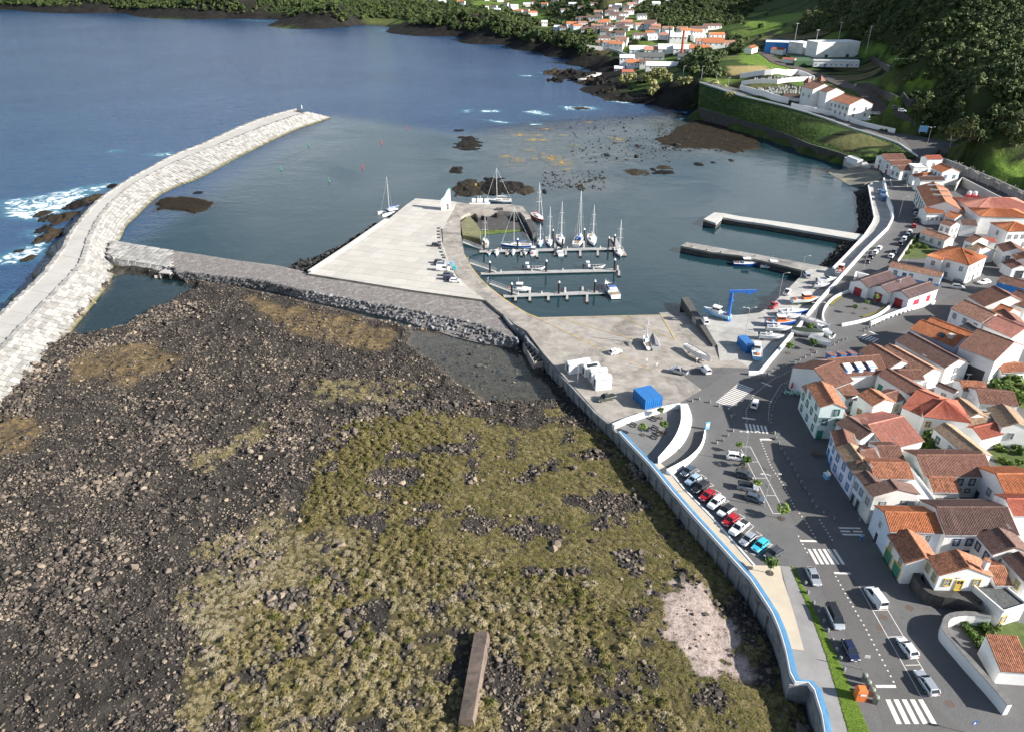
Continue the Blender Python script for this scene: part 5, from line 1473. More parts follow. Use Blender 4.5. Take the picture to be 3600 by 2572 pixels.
on_land(motorboat, 'white double ended whaleboat lying on the slipway side', 'T3', 1705,350, R(-60),3.15, L_=10, B_=2.0, hull='white', cabin='open', outboard=False, group='boats on the hardstand')
on_land(motorboat, 'boat under a grey camouflage cover on the hardstand', 'T3', 1357,262, R(88),3.2, L_=7, B_=2.5, hull='grey', cabin='cover', top='grey', outboard=False, group='boats on the hardstand')
sailboat('small white sailing boat standing ashore on the hardstand', G('T3', 1300,260,3.2), R(92),7,2.3, 'white', 7, M_GELS, z=3.9, group='boats on the hardstand')
# crane
p = G('R5', 2178,1425,2.8)
cr_ = empty('harbour_crane', p, 0, 'blue slewing jib crane on the wharf edge', 'crane')
M_CRANE = mat('crane_blue', (.02,.12,.42),.4,.05,.5, coat=.2)
MB().lathe([(1.0,0),(1.0,.5),(.6,.9),(.5,9.6)],12).build('column', M_CRANE, cr_)
MB().lathe([(.95,6.8),(.95,7.0)],12).build('ring_platform', M_CRANE, cr_)
mb = MB(); mb.beam((-.9,0,9.9),(7.4,-.4,10.2),.6,.8); mb.build('jib', M_CRANE, cr_)
MB().box((5.2,-.2,9.6),(1.6,.9,.8)).build('hoist', M_CRANE, cr_)
mb = MB()
for s in (-.2,.2): mb.beam((-.75, s, .4),(-.75, s, 9.4),.06)
for k in range(24): mb.beam((-.75,-.2,.6 + k * .37),(-.75,.2,.6 + k * .37),.05)
mb.build('ladder', M_CRANE, cr_)
MB().tube([(6.6,-.4,9.9),(6.6,-.4,5.5)],.04,4).build('hook_cable', M_BLACK, cr_)
# buoys
for fr_, x, y, c, lab in (('R3', 2033,645, 'red', 'red'),('R3', 1904,718, 'red', 'red'),('R3', 1811,842, 'red', 'red'),('R3', 1541,728, 'green', 'green'),('R3', 1403,848, 'green', 'green'),('R3', 1643,908, 'green', 'green')):
 b = G(fr_, x, y, 0)
 bu = empty('channel_buoy', (b.x, b.y, 0),0, '%s channel buoy floating in the harbour entrance' % lab, 'buoy', '%s channel buoys' % lab)
 bu.scale = (.5,.5,.65)
 MB().lathe([(.9,-.4),(1.0,.1),(.9,.5),(.3,.7)],10).build('float', HULLC[c], bu)
 MB().lathe([(.42,.6),(.28,2.6),(.3,3.2),(.05,3.9)],8).build('mast', HULLC[c], bu)
b = G('R2', 166,1520,1)
MB_ = empty('marker_post', b, 0, 'yellow and black marker post on the islet behind the yachts', 'marker')
MB().tube([(0,0,-.5),(0,0,2.4)],.12,6).build('post', M_BLACK, MB_)
MB().box((0,0,2.7),(.7,.7,.9)).build('topmark', M_YELLOW, MB_)
# white monument building on the platform
p = G('T5', 1708,545, ZQ)
mn = empty('quay_monument', p, R(2), 'white sail shaped pavilion standing on the quay platform', 'pavilion')
prof = [(0,0),(0,4.6),(1.0,5.4),(2.0,6.8),(2.8,8.6),(3.3,9.0),(4.2,9.0),(4.2,0)]
V = [(x, y_, z) for y_ in (0.5,2.6) for x, z in prof]
n = len(prof)
mb = MB().add(V, [tuple(range(n)), tuple(range(2 * n - 1, n - 1,-1))] + [(i, (i + 1) % n, n + (i + 1) % n, n + i) for i in range(n)])
mb.build('sail_wall', M_WHITE, mn)
MB().box((.8,.2,2.3),(1.6,1.2,4.6)).build('front_block', M_WHITE, mn)
MB().box((2.9,.46,1.5),(.9,.1,2.6)).build('doorway', M_PIERD, mn)
MB().lathe([(.25,9.0),(.25,9.6),(.02,9.9)],8,(3.9,1.5,0)).build('green_lamp', HULLC['green'], mn)
# ================================================================== houses
def roof_material(name, col, dark=.45, mott=.5):
 m, nt, bs, out = nt_new('roof_' + name)
 ob = n_obj(nt)
 oi = nt.nodes.new('ShaderNodeObjectInfo').outputs['Random']
 v = nt.nodes.new('ShaderNodeTexVoronoi'); v.inputs['Scale'].default_value = 3.2
 nt.links.new(ob, v.inputs['Vector'])
 sp = nt.nodes.new('ShaderNodeSeparateColor'); nt.links.new(v.outputs['Color'], sp.inputs[0])
 f = n_math(nt, 'ADD', n_math(nt, 'MULTIPLY', sp.outputs[0], mott), n_math(nt, 'MULTIPLY', n_noise(nt, n_pos(nt),.5,6,.7),1 - mott))
 c = n_ramp(nt, f, [(.15, rgb(col, .62)),(.5, rgb(col, 1.0)),(.85,(min(1, col[0] * 1.35), min(1, col[1] * 1.4), min(1, col[2] * 1.5)))])
 g = n_ramp(nt, n_noise(nt, n_pos(nt),.8,7,.75,.4),[(.52,0.0),(.75, dark)])
 c = n_mix(nt, g, c, (.055,.045,.04))
 hs = nt.nodes.new('ShaderNodeHueSaturation'); nt.links.new(c, hs.inputs['Color'])
 nt.links.new(n_math(nt, 'ADD', n_math(nt, 'MULTIPLY', oi, .3),.85), hs.inputs['Value'])
 nt.links.new(hs.outputs[0], bs.inputs['Base Color'])
 bs.inputs['Roughness'].default_value = .85
 n_bump(nt, bs, n_noise(nt, ob, 7,3,.6),.4,.05)
 return m
ROOF = {'orange': roof_material('orange', (.47,.165,.065),.35,.45), 'brown': roof_material('brown', (.235,.115,.078),.5), 'dark': roof_material('dark', (.15,.085,.066),.55),
  'red': roof_material('red', (.42,.125,.075),.25,.3), 'pink': roof_material('pink', (.50,.215,.155),.2,.3), 'tan': roof_material('tan', (.34,.235,.15),.45),
  'rust': roof_material('rust', (.38,.16,.085),.45,.7), 'mixed': roof_material('mixed', (.36,.19,.12),.6,.8), 'grey': roof_material('grey', (.10,.105,.10),.4), 'maroon': roof_material('maroon', (.20,.135,.125),.15,.15)}
def wallmat(name, c, st=.42):
 return mat('plaster_' + name, c, .85,.04,.35,.12,5, stain=(c[0] * .55, c[1] * .54, c[2] * .52), stain_amt=st)
WALL = {'white': wallmat('white', (.80,.80,.78)), 'old': wallmat('old', (.72,.71,.68),.8), 'lblue': wallmat('lblue', (.62,.70,.80)), 'mint': wallmat('mint', (.68,.78,.76)), 'blue': wallmat('blue', (.05,.24,.62)),
  'mauve': wallmat('mauve', (.70,.68,.80)), 'grey': wallmat('grey', (.42,.44,.46),.6), 'stone': M_BASALT, 'sage': wallmat('sage', (.55,.60,.57),.6), 'cream': wallmat('cream', (.74,.68,.58))}
TRIM = {'grey': mat('trim_grey', (.38,.39,.40),.7,.05), 'yellow': mat('trim_yellow', (.66,.46,.10),.6,.05), 'green': mat('trim_green', (.05,.22,.16),.6,.05), 'white': M_WHITE, 'blue': mat('trim_blue', (.10,.26,.55),.6,.05),
  'dark': mat('trim_dark', (.05,.05,.055),.7,.05), 'red': mat('trim_red', (.30,.02,.03),.6,.05), 'navy': mat('trim_navy', (.03,.06,.16),.6,.05)}
M_GLASS = mat('window_glass', (.035,.045,.055),.08,.2,.5)
WCACHE = {}
def win_mesh(w, h, trim, kind):
 key = (round(w, 2), round(h, 2), trim, kind)
 if key in WCACHE: return WCACHE[key]
 fr_, pn = MB(), MB()
 t = .14
 fr_.mi = 0
 fr_.box((-w / 2 - t / 2,-.05, h / 2),(t, .14, h + 2 * t)); fr_.box((w / 2 + t / 2,-.05, h / 2),(t, .14, h + 2 * t))
 fr_.box((0,-.05, h + t / 2),(w, .138, t)); fr_.box((0,-.08,-t / 2),(w, .2, t))
 fr_.mi = 1
 if kind == 'w':
  fr_.box((0,-.045, h / 2),(.07,.05, h)); fr_.box((0,-.047, h / 2),(w, .046,.06))
  for q in (.25,.75): fr_.box((0,-.043, h * q),(w, .04,.035))
  fr_.box((-w / 4,-.042, h / 2),(.03,.04, h)); fr_.box((w / 4,-.042, h / 2),(.03,.04, h))
 elif kind == 'd':
  fr_.box((0,-.045, h * .32),(w * .9,.05, h * .6)); fr_.box((0,-.045, h * .8),(.06,.05, h * .3))
 pn.box((0,-.012, h / 2),(w, .03, h))
 a = fr_.mesh('window' if kind == 'w' else 'door', [TRIM[trim], M_WHITE if kind == 'w' else TRIM['dark' if trim in ('grey', 'white') else trim]])
 b = pn.mesh('pane' if kind == 'w' else 'door_panel', M_GLASS if kind == 'w' else (TRIM['green'] if trim in ('green',) or kind == 'g' and trim == 'yellow' else TRIM['red'] if trim == 'red' else TRIM['dark']))
 WCACHE[key] = (a, b)
 return a, b
def slope_mesh(p00, p10, p11, p01, m_, rib=.3, th=.14, amp=.075):
 """tiled roof plane: p00-p10 eave, p01-p11 ridge (may be shorter), ribs run up the slope"""
 p00, p10, p11, p01 = map(Vector, (p00, p10, p11, p01))
 n_ = max(4, int((p10 - p00).length / rib))
 nrm = (p10 - p00).cross(p01 - p00).normalized()
 if nrm.z < 0: nrm = -nrm
 rows = 3
 V, Fq = [],[]
 prof = (0, amp, amp, 0)
 cols = [(k + q) / n_ for k in range(n_) for q in (0,.22,.55,.8)] + [1.0]
 hts = [prof[i] for k in range(n_) for i in range(4)] + [0]
 sag = [rnd.uniform(-.02,.02) for _ in cols]
 for r_ in range(rows):
  v = r_ / (rows - 1)
  for c, h, s in zip(cols, hts, sag):
   a = p00.lerp(p10, c); b = p01.lerp(p11, c)
   V.append(a.lerp(b, v) + nrm * (h + s * .6 * (1 if 0 < r_ < rows - 1 else .3)))
 nc = len(cols)
 for r_ in range(rows - 1):
  for c in range(nc - 1): Fq.append((r_ * nc + c, r_ * nc + c + 1,(r_ + 1) * nc + c + 1,(r_ + 1) * nc + c))
 mb = MB(); mb.add(V, Fq)
 lo = [p - nrm * th for p in (p00, p10, p11, p01)]
 b = len(mb.v)
 mb.add([p00, p10, p11, p01] + lo, [(4,5,6,7),(0,1,5,4),(1,2,6,5),(2,3,7,6),(3,0,4,7)])
 return mb
def house(label, fr_, A, B, C=None, w=None, ze=9.5, base=ZT, roof='brown', wall='white', kind='gable', pitch=23, wins='', trim='grey', over=.28, chim=None, name='house', cat='house', group=None, plinth=None, ribs=True, bd=0.0, at=None):
 if at: ze = base + at[4]
 a, b = (G(fr_, *A, ze), G(fr_, *B, ze)) if not at else (Vector((at[0].x, at[0].y, ze)), Vector((at[0].x + math.cos(at[1]) * at[2], at[0].y + math.sin(at[1]) * at[2], ze)))
 if at: w = at[3]
 e = (b - a).xy; L_ = e.length; e.normalize()
 nv = Vector((-e.y, e.x))
 if C is not None:
  c = G(fr_, *C, ze); Wd = (c - b).xy.dot(nv)
 else:
  Wd = w if nv.y > 0 else -w
 s = 1 if Wd > 0 else -1
 W_ = abs(Wd)
 if group is None: group = None
 root = empty(name, (a.x, a.y, base), math.atan2(e.y, e.x), label, cat, group)
 h = ze - base
 tp = math.tan(R(pitch)); hr = h + W_ / 2 * tp
 y = lambda t: s * t
 wm = WALL[wall]
 mb = MB()
 if kind == 'gable':
  V = [(0, y(0),-bd),(L_, y(0),-bd),(L_, y(W_),-bd),(0, y(W_),-bd),(0, y(0), h),(L_, y(0), h),(L_, y(W_), h),(0, y(W_), h),(0, y(W_ / 2), hr),(L_, y(W_ / 2), hr)]
  mb.add(V, [(0,1,5,4),(1,2,6,9,5),(2,3,7,6),(3,0,4,8,7),(3,2,1,0),(4,5,9,8),(6,7,8,9)])
 elif kind == 'shed':
  V = [(0, y(0),-bd),(L_, y(0),-bd),(L_, y(W_),-bd),(0, y(W_),-bd),(0, y(0), h),(L_, y(0), h),(L_, y(W_), h + W_ * tp),(0, y(W_), h + W_ * tp)]
  mb.add(V, [(0,1,5,4),(1,2,6,5),(2,3,7,6),(3,0,4,7),(3,2,1,0),(4,5,6,7)])
 else:
  mb.box((L_ / 2, y(W_ / 2),(h - bd) / 2),(L_, W_, h + bd))
 mb.build('wall', wm, root)
 rm = ROOF[roof] if roof in ROOF else WALL[roof]
 o_ = over
 if kind == 'gable':
  g = .12
  eave = h - o_ * tp + .06
  for k, (y0, sg) in enumerate(((-o_, 1),(W_ + o_, -1))):
   sl = slope_mesh((-g, y(y0), eave),(L_ + g, y(y0), eave),(L_ + g, y(W_ / 2), hr + .06),(-g, y(W_ / 2), hr + .06), rm)
   sl.build('roof_slope', rm, root)
  rc = MB(); nseg = max(2, int(L_ / 1.2))
  for k in range(nseg): rc.tube([(L_ * k / nseg, y(W_ / 2), hr + .08),(L_ * (k + .97) / nseg, y(W_ / 2), hr + .085)],.16,6)
  rc.build('ridge_tiles', rm, root)
 elif kind == 'hip':
  i_ = min(W_ / 2, L_ / 2 - .3)
  hr = h + min(W_ / 2, L_ / 2) * tp
  eave = h - o_ * tp + .06
  pa, pb = (i_, y(W_ / 2), hr),(L_ - i_, y(W_ / 2), hr)
  c4 = [(-o_, y(-o_), eave),(L_ + o_, y(-o_), eave),(L_ + o_, y(W_ + o_), eave),(-o_, y(W_ + o_), eave)]
  for q in ((c4[0], c4[1], pb, pa),(c4[2], c4[3], pa, pb)):
   slope_mesh(*q, rm).build('roof_slope', rm, root)
  for q in ((c4[1], c4[2], pb, pb),(c4[3], c4[0], pa, pa)):
   slope_mesh(*q, rm).build('roof_slope', rm, root)
  rc = MB(); rc.tube([pa, pb],.16,6)
  for q, p in ((c4[0], pa),(c4[3], pa),(c4[1], pb),(c4[2], pb)): rc.tube([q, p],.15,6)
  rc.build('ridge_tiles', rm, root)
 elif kind == 'shed':
  slope_mesh((-.1, y(-o_), h - o_ * tp + .06),(L_ + .1, y(-o_), h - o_ * tp + .06),(L_ + .1, y(W_ + .1), h + W_ * tp + .08),(-.1, y(W_ + .1), h + W_ * tp + .08), rm).build('roof_slope', rm, root)
 else:
  pr = MB()
  pr.wall([(0,0),(L_, 0),(L_, y(W_)),(0, y(W_)),(0,0)],.25, h - .002, h + .45)
  pr.build('parapet', wm, root)
  MB().box((L_ / 2, y(W_ / 2), h + .03),(L_ - .3, W_ - .3,.06)).build('roof_deck', rm, root)
 if plinth:
  MB().box((L_ / 2, y(W_ / 2),.35),(L_ + .06, W_ + .06,.7)).build('plinth', TRIM.get(plinth) or WALL[plinth], root)
 if chim:
  for (tx, ty) in chim:
   ch = MB().box((L_ * tx, y(W_ * ty), hr + .2),(.9,.7,1.9)).build('chimney', wm, root)
   MB().box((L_ * tx, y(W_ * ty), hr + 1.25),(1.05,.85,.14)).build('chimney_cap', rm, ch)
 for tok in wins.split():
  mt = re.match(r'([fblr])([wdgs])(\d+)(?:@([\d.]+))?(?:~([\d.]+)-([\d.]+))?', tok)
  wl, kd, cnt = mt.group(1), mt.group(2), int(mt.group(3))
  sill = float(mt.group(4)) if mt.group(4) else (0.0 if kd in 'dg' else 1.0)
  t0, t1 = (float(mt.group(5)), float(mt.group(6))) if mt.group(5) else (0.0,1.0)
  ww, hh = {'w': (1.0,1.45), 'd': (1.05,2.15), 'g': (2.4,2.6), 's': (.75,.75)}[kd]
  me_a, me_b = win_mesh(ww, hh, trim, 'w' if kd == 's' else kd)
  span = L_ if wl in 'fb' else W_
  for k in range(cnt):
   u = span * (t0 + (t1 - t0) * (k + .5) / cnt)
   if wl == 'f': loc, rz = (u, y(-.01), sill),0 if s > 0 else math.pi
   elif wl == 'b': loc, rz = (u, y(W_ + .01), sill), math.pi if s > 0 else 0
   elif wl == 'l': loc, rz = (-.01, y(u), sill),-math.pi / 2
   else: loc, rz = (L_ + .01, y(u), sill), math.pi / 2
   o = link('window' if kd in 'ws' else 'door' if kd == 'd' else 'garage_door', me_a, root, loc, (0,0, rz))
   link('pane' if kd in 'ws' else 'door_panel', me_b, o)
 if kind in ('gable', 'hip') and cat == 'house' and rnd.random() < .5:
  an = MB(); ax_ = L_ * rnd.uniform(.2,.8); an.tube([(ax_, y(W_ * .5), hr - .1),(ax_, y(W_ * .5), hr + 2.2)],.03,4)
  for q in range(5): an.beam((ax_ - .5 + .25 * q, y(W_ * .5) - .35, hr + 2.1),(ax_ - .5 + .25 * q, y(W_ * .5) + .35, hr + 2.1),.025)
  an.beam((ax_ - .6, y(W_ * .5), hr + 2.1),(ax_ + .6, y(W_ * .5), hr + 2.1),.03); an.build('aerial', TRIM['grey'], root)
 if kind == 'gable' and ribs:
  for t_, yy in ((0,-o_ - .06),(1, W_ + o_ + .06)): MB().beam((-.1, y(yy), h - o_ * tp),(L_ + .1, y(yy), h - o_ * tp),.12).build('gutter', TRIM['grey'], root)
 root['dims'] = (L_, W_, h)
 root['sgn'] = s
 return root
H = house
# --- lower town, around the wide street
H('white cottage with yellow window frames on a basalt terrace', 'T1', (1505,1037),(1600,1182),(2055,1242), ze=10.2, base=6.9, roof='rust', wins='rw1@1.0~0.05-0.35 rd1~0.32-0.55 rw1@1.0~0.62-0.9 fw2@1.0', trim='yellow', bd=2.9, chim=[(.85,.85)])
hp = H('small tiled porch on the white cottage with yellow frames', 'T1', (1735,1205),(1905,1190), w=1.6, ze=9.6, base=7, roof='rust', kind='shed', over=.1, name='porch', cat='porch')
H('low tiled annex with glass door beside the yellow framed cottage', 'T1', (2050,1255),(2175,1255), w=6, ze=8.6, roof='rust', wins='fw2@0.9', trim='white')
H('white garage house with two green doors and yellow corner trim', 'T1', (1195,858),(1335,1086),(1560,1030), ze=9.0, roof='rust', wins='fg1~0.05-0.45 fg1~0.5-0.95 fw1@3.0~0.05-0.4 fw1@3.0~0.6-0.95', trim='yellow', pitch=26)
H('pale blue gabled house with bright orange roof and little balcony', 'T1', (1205,828),(1625,838), w=7, ze=9.8, roof='orange', wall='lblue', wins='ld1~0.3-0.7 lw1@3.6 fw2@3.5', trim='white')
H('large white house with long dark brown roof above a courtyard', 'T1', (1650,852),(2230,852), w=9.5, ze=10.3, roof='dark', wins='fw2@3.6~0.1-0.45 fd2~0.1-0.45', trim='navy', pitch=25)
H('white courtyard wing with dark brown roof and outside stair', 'T1', (1898,855),(2032,1012),(2300,965), ze=10.2, roof='dark', wins='fw2@3.7 fd1', trim='navy')
H('old white merchant house with curled eaves and square stone frames', 'T1', (1015,470),(1078,550),(1447,556), ze=11.0, roof='dark', wall='old', wins='rw2@4.0 rd1~0.1-0.35 rw1@0.8~0.55-0.85 fw1@3.8', trim='grey', pitch=17, over=.5)
H('narrow pale blue street house with stone framed windows', 'T1', (935,375),(1015,472),(1130,440), ze=10.6, roof='dark', wall='lblue', wins='fw2@3.6 fd2', trim='grey')
H('white back house with weathered orange tiles behind the merchant house', 'T1', (1077,405),(1392,408), w=6.5, ze=10.6, roof='rust', wall='old', wins='', trim='grey')
H('mauve street house with three shuttered upper windows', 'T1', (775,163),(925,378),(1105,350), ze=10.0, roof='tan', wall='mauve', wins='fw3@3.7 fw3@0.9', trim='blue')
H('brown hipped street house with blue café front', 'R6', (738,1170),(778,1295),(940,1290), ze=10.0, roof='brown', wall='lblue', wins='fw2@3.6 fd2', trim='blue')
H('white rear house with paired brown tile roofs and satellite dish', 'T1', (1140,264),(1320,264), w=6.5, ze=9.6, roof='brown', wins='fw1@1.2', trim='white')
H('small brown tiled link house behind the mauve house', 'T1', (1025,305),(1140,285), w=6.5, ze=9.8, roof='brown', wins='', trim='white')
H('brown gabled wing crossing behind the mauve house', 'T1', (935,372),(1005,385),(1150,290), ze=9.9, roof='brown')
H('long house with brown tiled roof and grey end wall', 'T1', (1480,390),(2037,388), w=9, ze=9.6, roof='brown', wall='sage', wins='fw2@3.3~0.45-0.8 fd1@2.9~0.85-0.98 fs2@1.4~0.5-0.75', trim='dark')
H('small outbuilding with streaked orange tiles and peeling wall', 'T1', (1552,512),(1767,517), w=6, ze=8.3, roof='rust', wall='old', wins='fw1@1.2~0.3-0.7', trim='grey')
H('white flat roofed block beside the merchant house', 'T1', (1432,604),(1572,606), w=11, ze=8.8, roof='white', kind='flat')
H('roofless ruined yard building with exposed beams', 'T1', (1590,640),(1800,640), w=6, ze=6.6, roof='stone', wall='old', kind='flat')
H('white gabled house with bright orange roof at the street corner', 'T1', (2150,583),(2480,580), w=10.5, ze=10.4, roof='orange', wins='lw1@3.4 ld1~0.6-0.9', trim='grey')
H('white house behind with plain sunlit gable and red tile edge', 'T1', (2190,700),(2520,700), w=6, ze=11.0, roof='red', wins='')
H('white house with yellow framed windows and dark brown roof', 'T1', (2107,1037),(2300,1240),(2450,1160), ze=10.0, roof='dark', wins='fw2@3.2 fw1@0.7', trim='yellow')
H('white single storey garage with faded red corrugated roof', 'T2', (2085,1124),(2340,1142), w=5.5, ze=7.2, roof='rust', kind='shed', pitch=14, wins='')
H('small white terrace block with air conditioner beside the annex', 'T1', (2105,1480),(2290,1420), w=6, ze=7.6, roof='grey', kind='flat', trim='yellow', wins='fw1@1.0~0.05-0.3')
# --- middle town
H('mint green trimmed corner building with two rows of windows', 'R6', (507,808),(642,1038),(852,1048), ze=10.6, roof='brown', wall='mint', wins='fw4@3.9 fw3@0.9 rw2@3.9 rd1~0.05-0.3 rw1@1.0~0.6-0.9', trim='green')
H('raised attic storey with brown roof on the mint corner building', 'R6', (550,800),(650,976),(842,976), ze=13.4, base=10.6, roof='rust', wall='mint', wins='rw1@0.8~0.5-0.9 fw2@0.8', trim='green', name='attic', cat='attic')
H('brown tiled rear wing of the corner building round a light well', 'R6', (735,830),(905,765), w=12, ze=10.2, roof='brown', wins='')
H('low brown tiled wing with small round window behind the corner building', 'R6', (850,905),(955,870), w=6, ze=8.6, roof='brown', wins='fs1@2.0', trim='dark')
H('white house with three bright yellow windows over a basalt base', 'R6', (1035,995),(1318,908),(1168,842), ze=8.8, roof='brown', wins='fw3@2.0 lw1@2.0', trim='yellow', plinth='stone')
H('white gabled attic with painted date on the yellow windowed house', 'R6', (950,875),(1072,965),(1188,902), ze=11.0, base=8, roof='rust', name='attic', cat='attic')
H('long white house with green framed doors and brown roof', 'R6', (1105,717),(1397,895),(1542,862), ze=8.4, roof='brown', wins='fw1@1.2~0.4-0.6 fd1@0~0.05-0.25 fd1~0.75-0.95', trim='green')
H('small brown roofed annex behind the green framed house', 'R6', (1300,758),(1478,755), w=5.5, ze=8.2, roof='brown')
dh = H('museum shop with long brown roof and blue dormers', 'R6', (765,738),(1185,705), w=10, ze=8.0, roof='brown', wall='white', wins='', pitch=27)
H('brown tiled house next to the dormer roof', 'R6', (962,530),(1192,672),(1385,640), ze=8.8, roof='brown', wall='lblue')
H('long brown warehouse roof with white front gable and satellite dish', 'R6', (1115,525),(1467,724),(1702,738), ze=8.8, roof='mixed', wins='rw1@1.0~0.1-0.4', trim='grey')
H('narrow warehouse with dark brown roof and pale blue side wall', 'R6', (1250,445),(1647,664),(1802,604), ze=9.2, roof='dark', wall='white', wins='rw1@3.0 rw1@0.8', trim='grey')
oh = H('warehouse with bright orange roof, skylight and rooftop box', 'R6', (1367,355),(1717,496),(1855,435), ze=10.0, roof='orange', wall='mauve')
H('second bright orange warehouse roof behind the skylight roof', 'R6', (1492,300),(1842,434),(1910,405), ze=10.0, roof='orange', wall='mauve')
H('dark grey tiled shed between the orange warehouses', 'R6', (1745,340),(1872,422),(1998,402), ze=10.2, roof='grey')
bh = H('large white hall with brown roof and wide dark gateway', 'R6', (1757,496),(2042,608),(2310,500), ze=11.6, roof='brown', wins='')
H('white lean-to house with sagging rust tiles beside the hall', 'R6', (2100,700),(2300,690), w=5, ze=7.8, roof='rust', wall='old', wins='fw2@1.0', trim='white')
H('cream house with peach tiles and dark windows beside the road', 'R6', (1692,190),(1942,305),(2085,245), ze=9.6, roof='mixed', wall='white', wins='fw3@3.0', trim='grey')
H('white house with pale pink tiled roof and shuttered front', 'R6', (1952,325),(2182,424),(2295,345), ze=9.2, roof='pink', wins='fw3@1.5 fd1', trim='blue')
H('house with glowing orange tiles between the pink and brown roofs', 'R6', (1990,235),(2092,274),(2245,218), ze=9.4, roof='orange')
H('house with large dark red roof beside the upper road', 'R4', (1832,1232),(1962,1312),(2185,1215), ze=9.6, roof='brown', wall='old')
H('white house under the big dark red roof', 'R4', (2110,1260),(2290,1330),(2400,1250), ze=9.8, roof='brown', wins='fw2@3.0', trim='grey')
H('blue painted house with brown roof beside the upper road', 'R4', (2060,1112),(2290,1172), w=6, ze=8.6, roof='brown', wall='blue', wins='')
H('pale blue house with grey framed window at the edge of town', 'R6', (2205,240),(2300,330), w=7, ze=9.6, roof='brown', wall='lblue', wins='fw1@3.4', trim='grey')
H('white house with coral red hipped roof and rooftop terrace', 'R6', (1480,1048),(1838,1095), w=9.5, ze=9.8, roof='red', kind='hip', wins='fw1@3.0~0.05-0.2', trim='yellow')
H('low coral red roofed wing with white wall', 'R6', (1302,975),(1475,1050),(1650,905), ze=8.8, roof='red', wins='')
H('long brown roofed house behind the coral roof', 'R6', (1650,935),(1812,1068),(1965,1040), ze=9.2, roof='tan')
H('house with long tan tiled roof and dark green shutters', 'R6', (1557,1140),(1857,1382),(2065,1405), ze=9.4, roof='tan', wins='fw3@2.6', trim='green')
H('white house with broad pale pink tiled roof and skylight', 'R6', (1180,1316),(1467,1242), w=13, ze=8.6, roof='pink', wins='fw3@1.4~0.4-0.75 rw1@1.2', trim='grey', pitch=20)
H('white gabled house with lumpy dark red tiles and blue corner', 'R6', (776,1104),(967,1236),(1138,1198), ze=9.6, roof='dark', wins='rw1@2.6~0.2-0.5', trim='grey')
H('old white house with dark brown tiles and laundry terrace', 'R6', (1572,800),(1722,865),(1842,884), ze=8.8, roof='dark', wins='fw1@2.0', trim='grey')
H('small cottage with mottled tiles and orange gutter', 'R6', (1790,842),(1982,850), w=5, ze=8.2, roof='rust', wins='')
H('cottage with ribbed brown roof beside the back garden', 'R6', (1925,945),(2227,968), w=7.5, ze=8.8, roof='brown')
H('white back house with dark tan gable roof and one window', 'R6', (1982,980),(2102,1134),(2295,1114), ze=9.6, roof='tan', wins='rw1@2.6~0.2-0.6', trim='grey')
H('shed with bright red tiles between back gardens', 'R6', (1935,1230),(2118,1185), w=5.5, ze=7.8, roof='red')
H('brown lean-to joining two back houses', 'R6', (1850,1134),(2068,1100), w=5, ze=8.4, roof='tan')
# --- upper street
for k in range(3):
 H(['museum boathouse with big red side panels and red doors', 'middle museum boathouse with red double door and roof vent', 'museum boathouse with red door beside the curved flower bed'][k], 'R4',
  (1355 - 163 * k, 1252 - 43 * k),(1587 - 163 * k, 1172 - 43 * k),(1424 - 163 * k, 1129 - 43 * k), ze=7.9, roof='maroon', wins='lg1', trim='red', name='boathouse', cat='boathouse', group='museum boathouses', over=.15, pitch=25)
H('long low white house with blue skirting beside the museum', 'R4', (1195,993),(1612,1080),(1737,1068), ze=7.4, roof='mixed', wins='fw2@0.9~0.0-0.6 fd1~0.25-0.4 fd1~0.75-0.9 rg1', trim='blue', plinth='blue')
H('big white villa with bright orange hipped roof', 'R4', (1530,895),(1837,982),(2075,942), ze=11.2, roof='orange', kind='hip', wins='fw3@4.4 rw4@4.4 fw1@1.0 rw2@1.0 rd1', trim='grey', chim=[(.9,.6)])
H('white villa wing with orange hipped roof stepping forward', 'R4', (1500,905),(1620,940),(1760,880), ze=11.0, roof='orange', kind='hip', wins='fw1@4.2', trim='grey')
H('square white house with four upper windows', 'R4', (1605,645),(1692,672),(1870,688), ze=10.4, roof='brown', wins='rw2@3.6 rw1@0.9~0.1-0.4 fw2@3.6 rw1@0.9~0.55-0.9', trim='grey')
H('long low cottage with rusty tiles beside the garden', 'R4', (1447,722),(1642,788),(1722,772), ze=7.6, roof='mixed', wall='old', wins='fw3@1.2', trim='grey')
H('tall narrow white house with brown roof and balcony', 'R4', (1800,780),(1862,804),(1962,775), ze=10.4, roof='brown', wins='fw1@3.4 rw1@3.4', trim='grey')
H('white house with sunlit tan gable below the narrow house', 'R4', (1810,845),(1882,880),(2015,855), ze=8.4, roof='tan', wins='fw3@1.2', trim='grey')
lh = H('long three storey white school with orange roof and roof fins', 'R4', (1418,355),(1502,515),(1742,505), ze=10.8, roof='rust', wins='fw7@3.9 fw5@0.9 fs7@2.9', trim='dark')
H('white annex with orange roof and glazed loggia', 'R4', (1500,568),(1642,568), w=6.5, ze=9.0, roof='orange', wins='fw4@1.8', trim='white')
H('small orange roofed store behind the glazed annex', 'R4', (1655,552),(1827,554), w=4.5, ze=8.8, roof='orange', wall='grey')
H('white cottage with orange gable roof behind the square house', 'R4', (1640,590),(1722,614),(1848,610), ze=8.6, roof='orange')
H('large white hall with wide pink hipped roof', 'R4', (1887,550),(2420,556), w=19, ze=11.2, roof='pink', kind='hip', pitch=17)
H('white building with wide orange hipped roof behind the tree', 'R4', (1930,592),(2330,606), w=11, ze=11.4, roof='orange', kind='hip', pitch=18)
H('white apartment house with orange hipped roof and paired windows', 'R4', (2010,645),(2147,712),(2330,690), ze=11.2, roof='orange', kind='hip', wins='rw4@4.2 rw2@1.0 fw1@4.2', trim='grey', pitch=20)
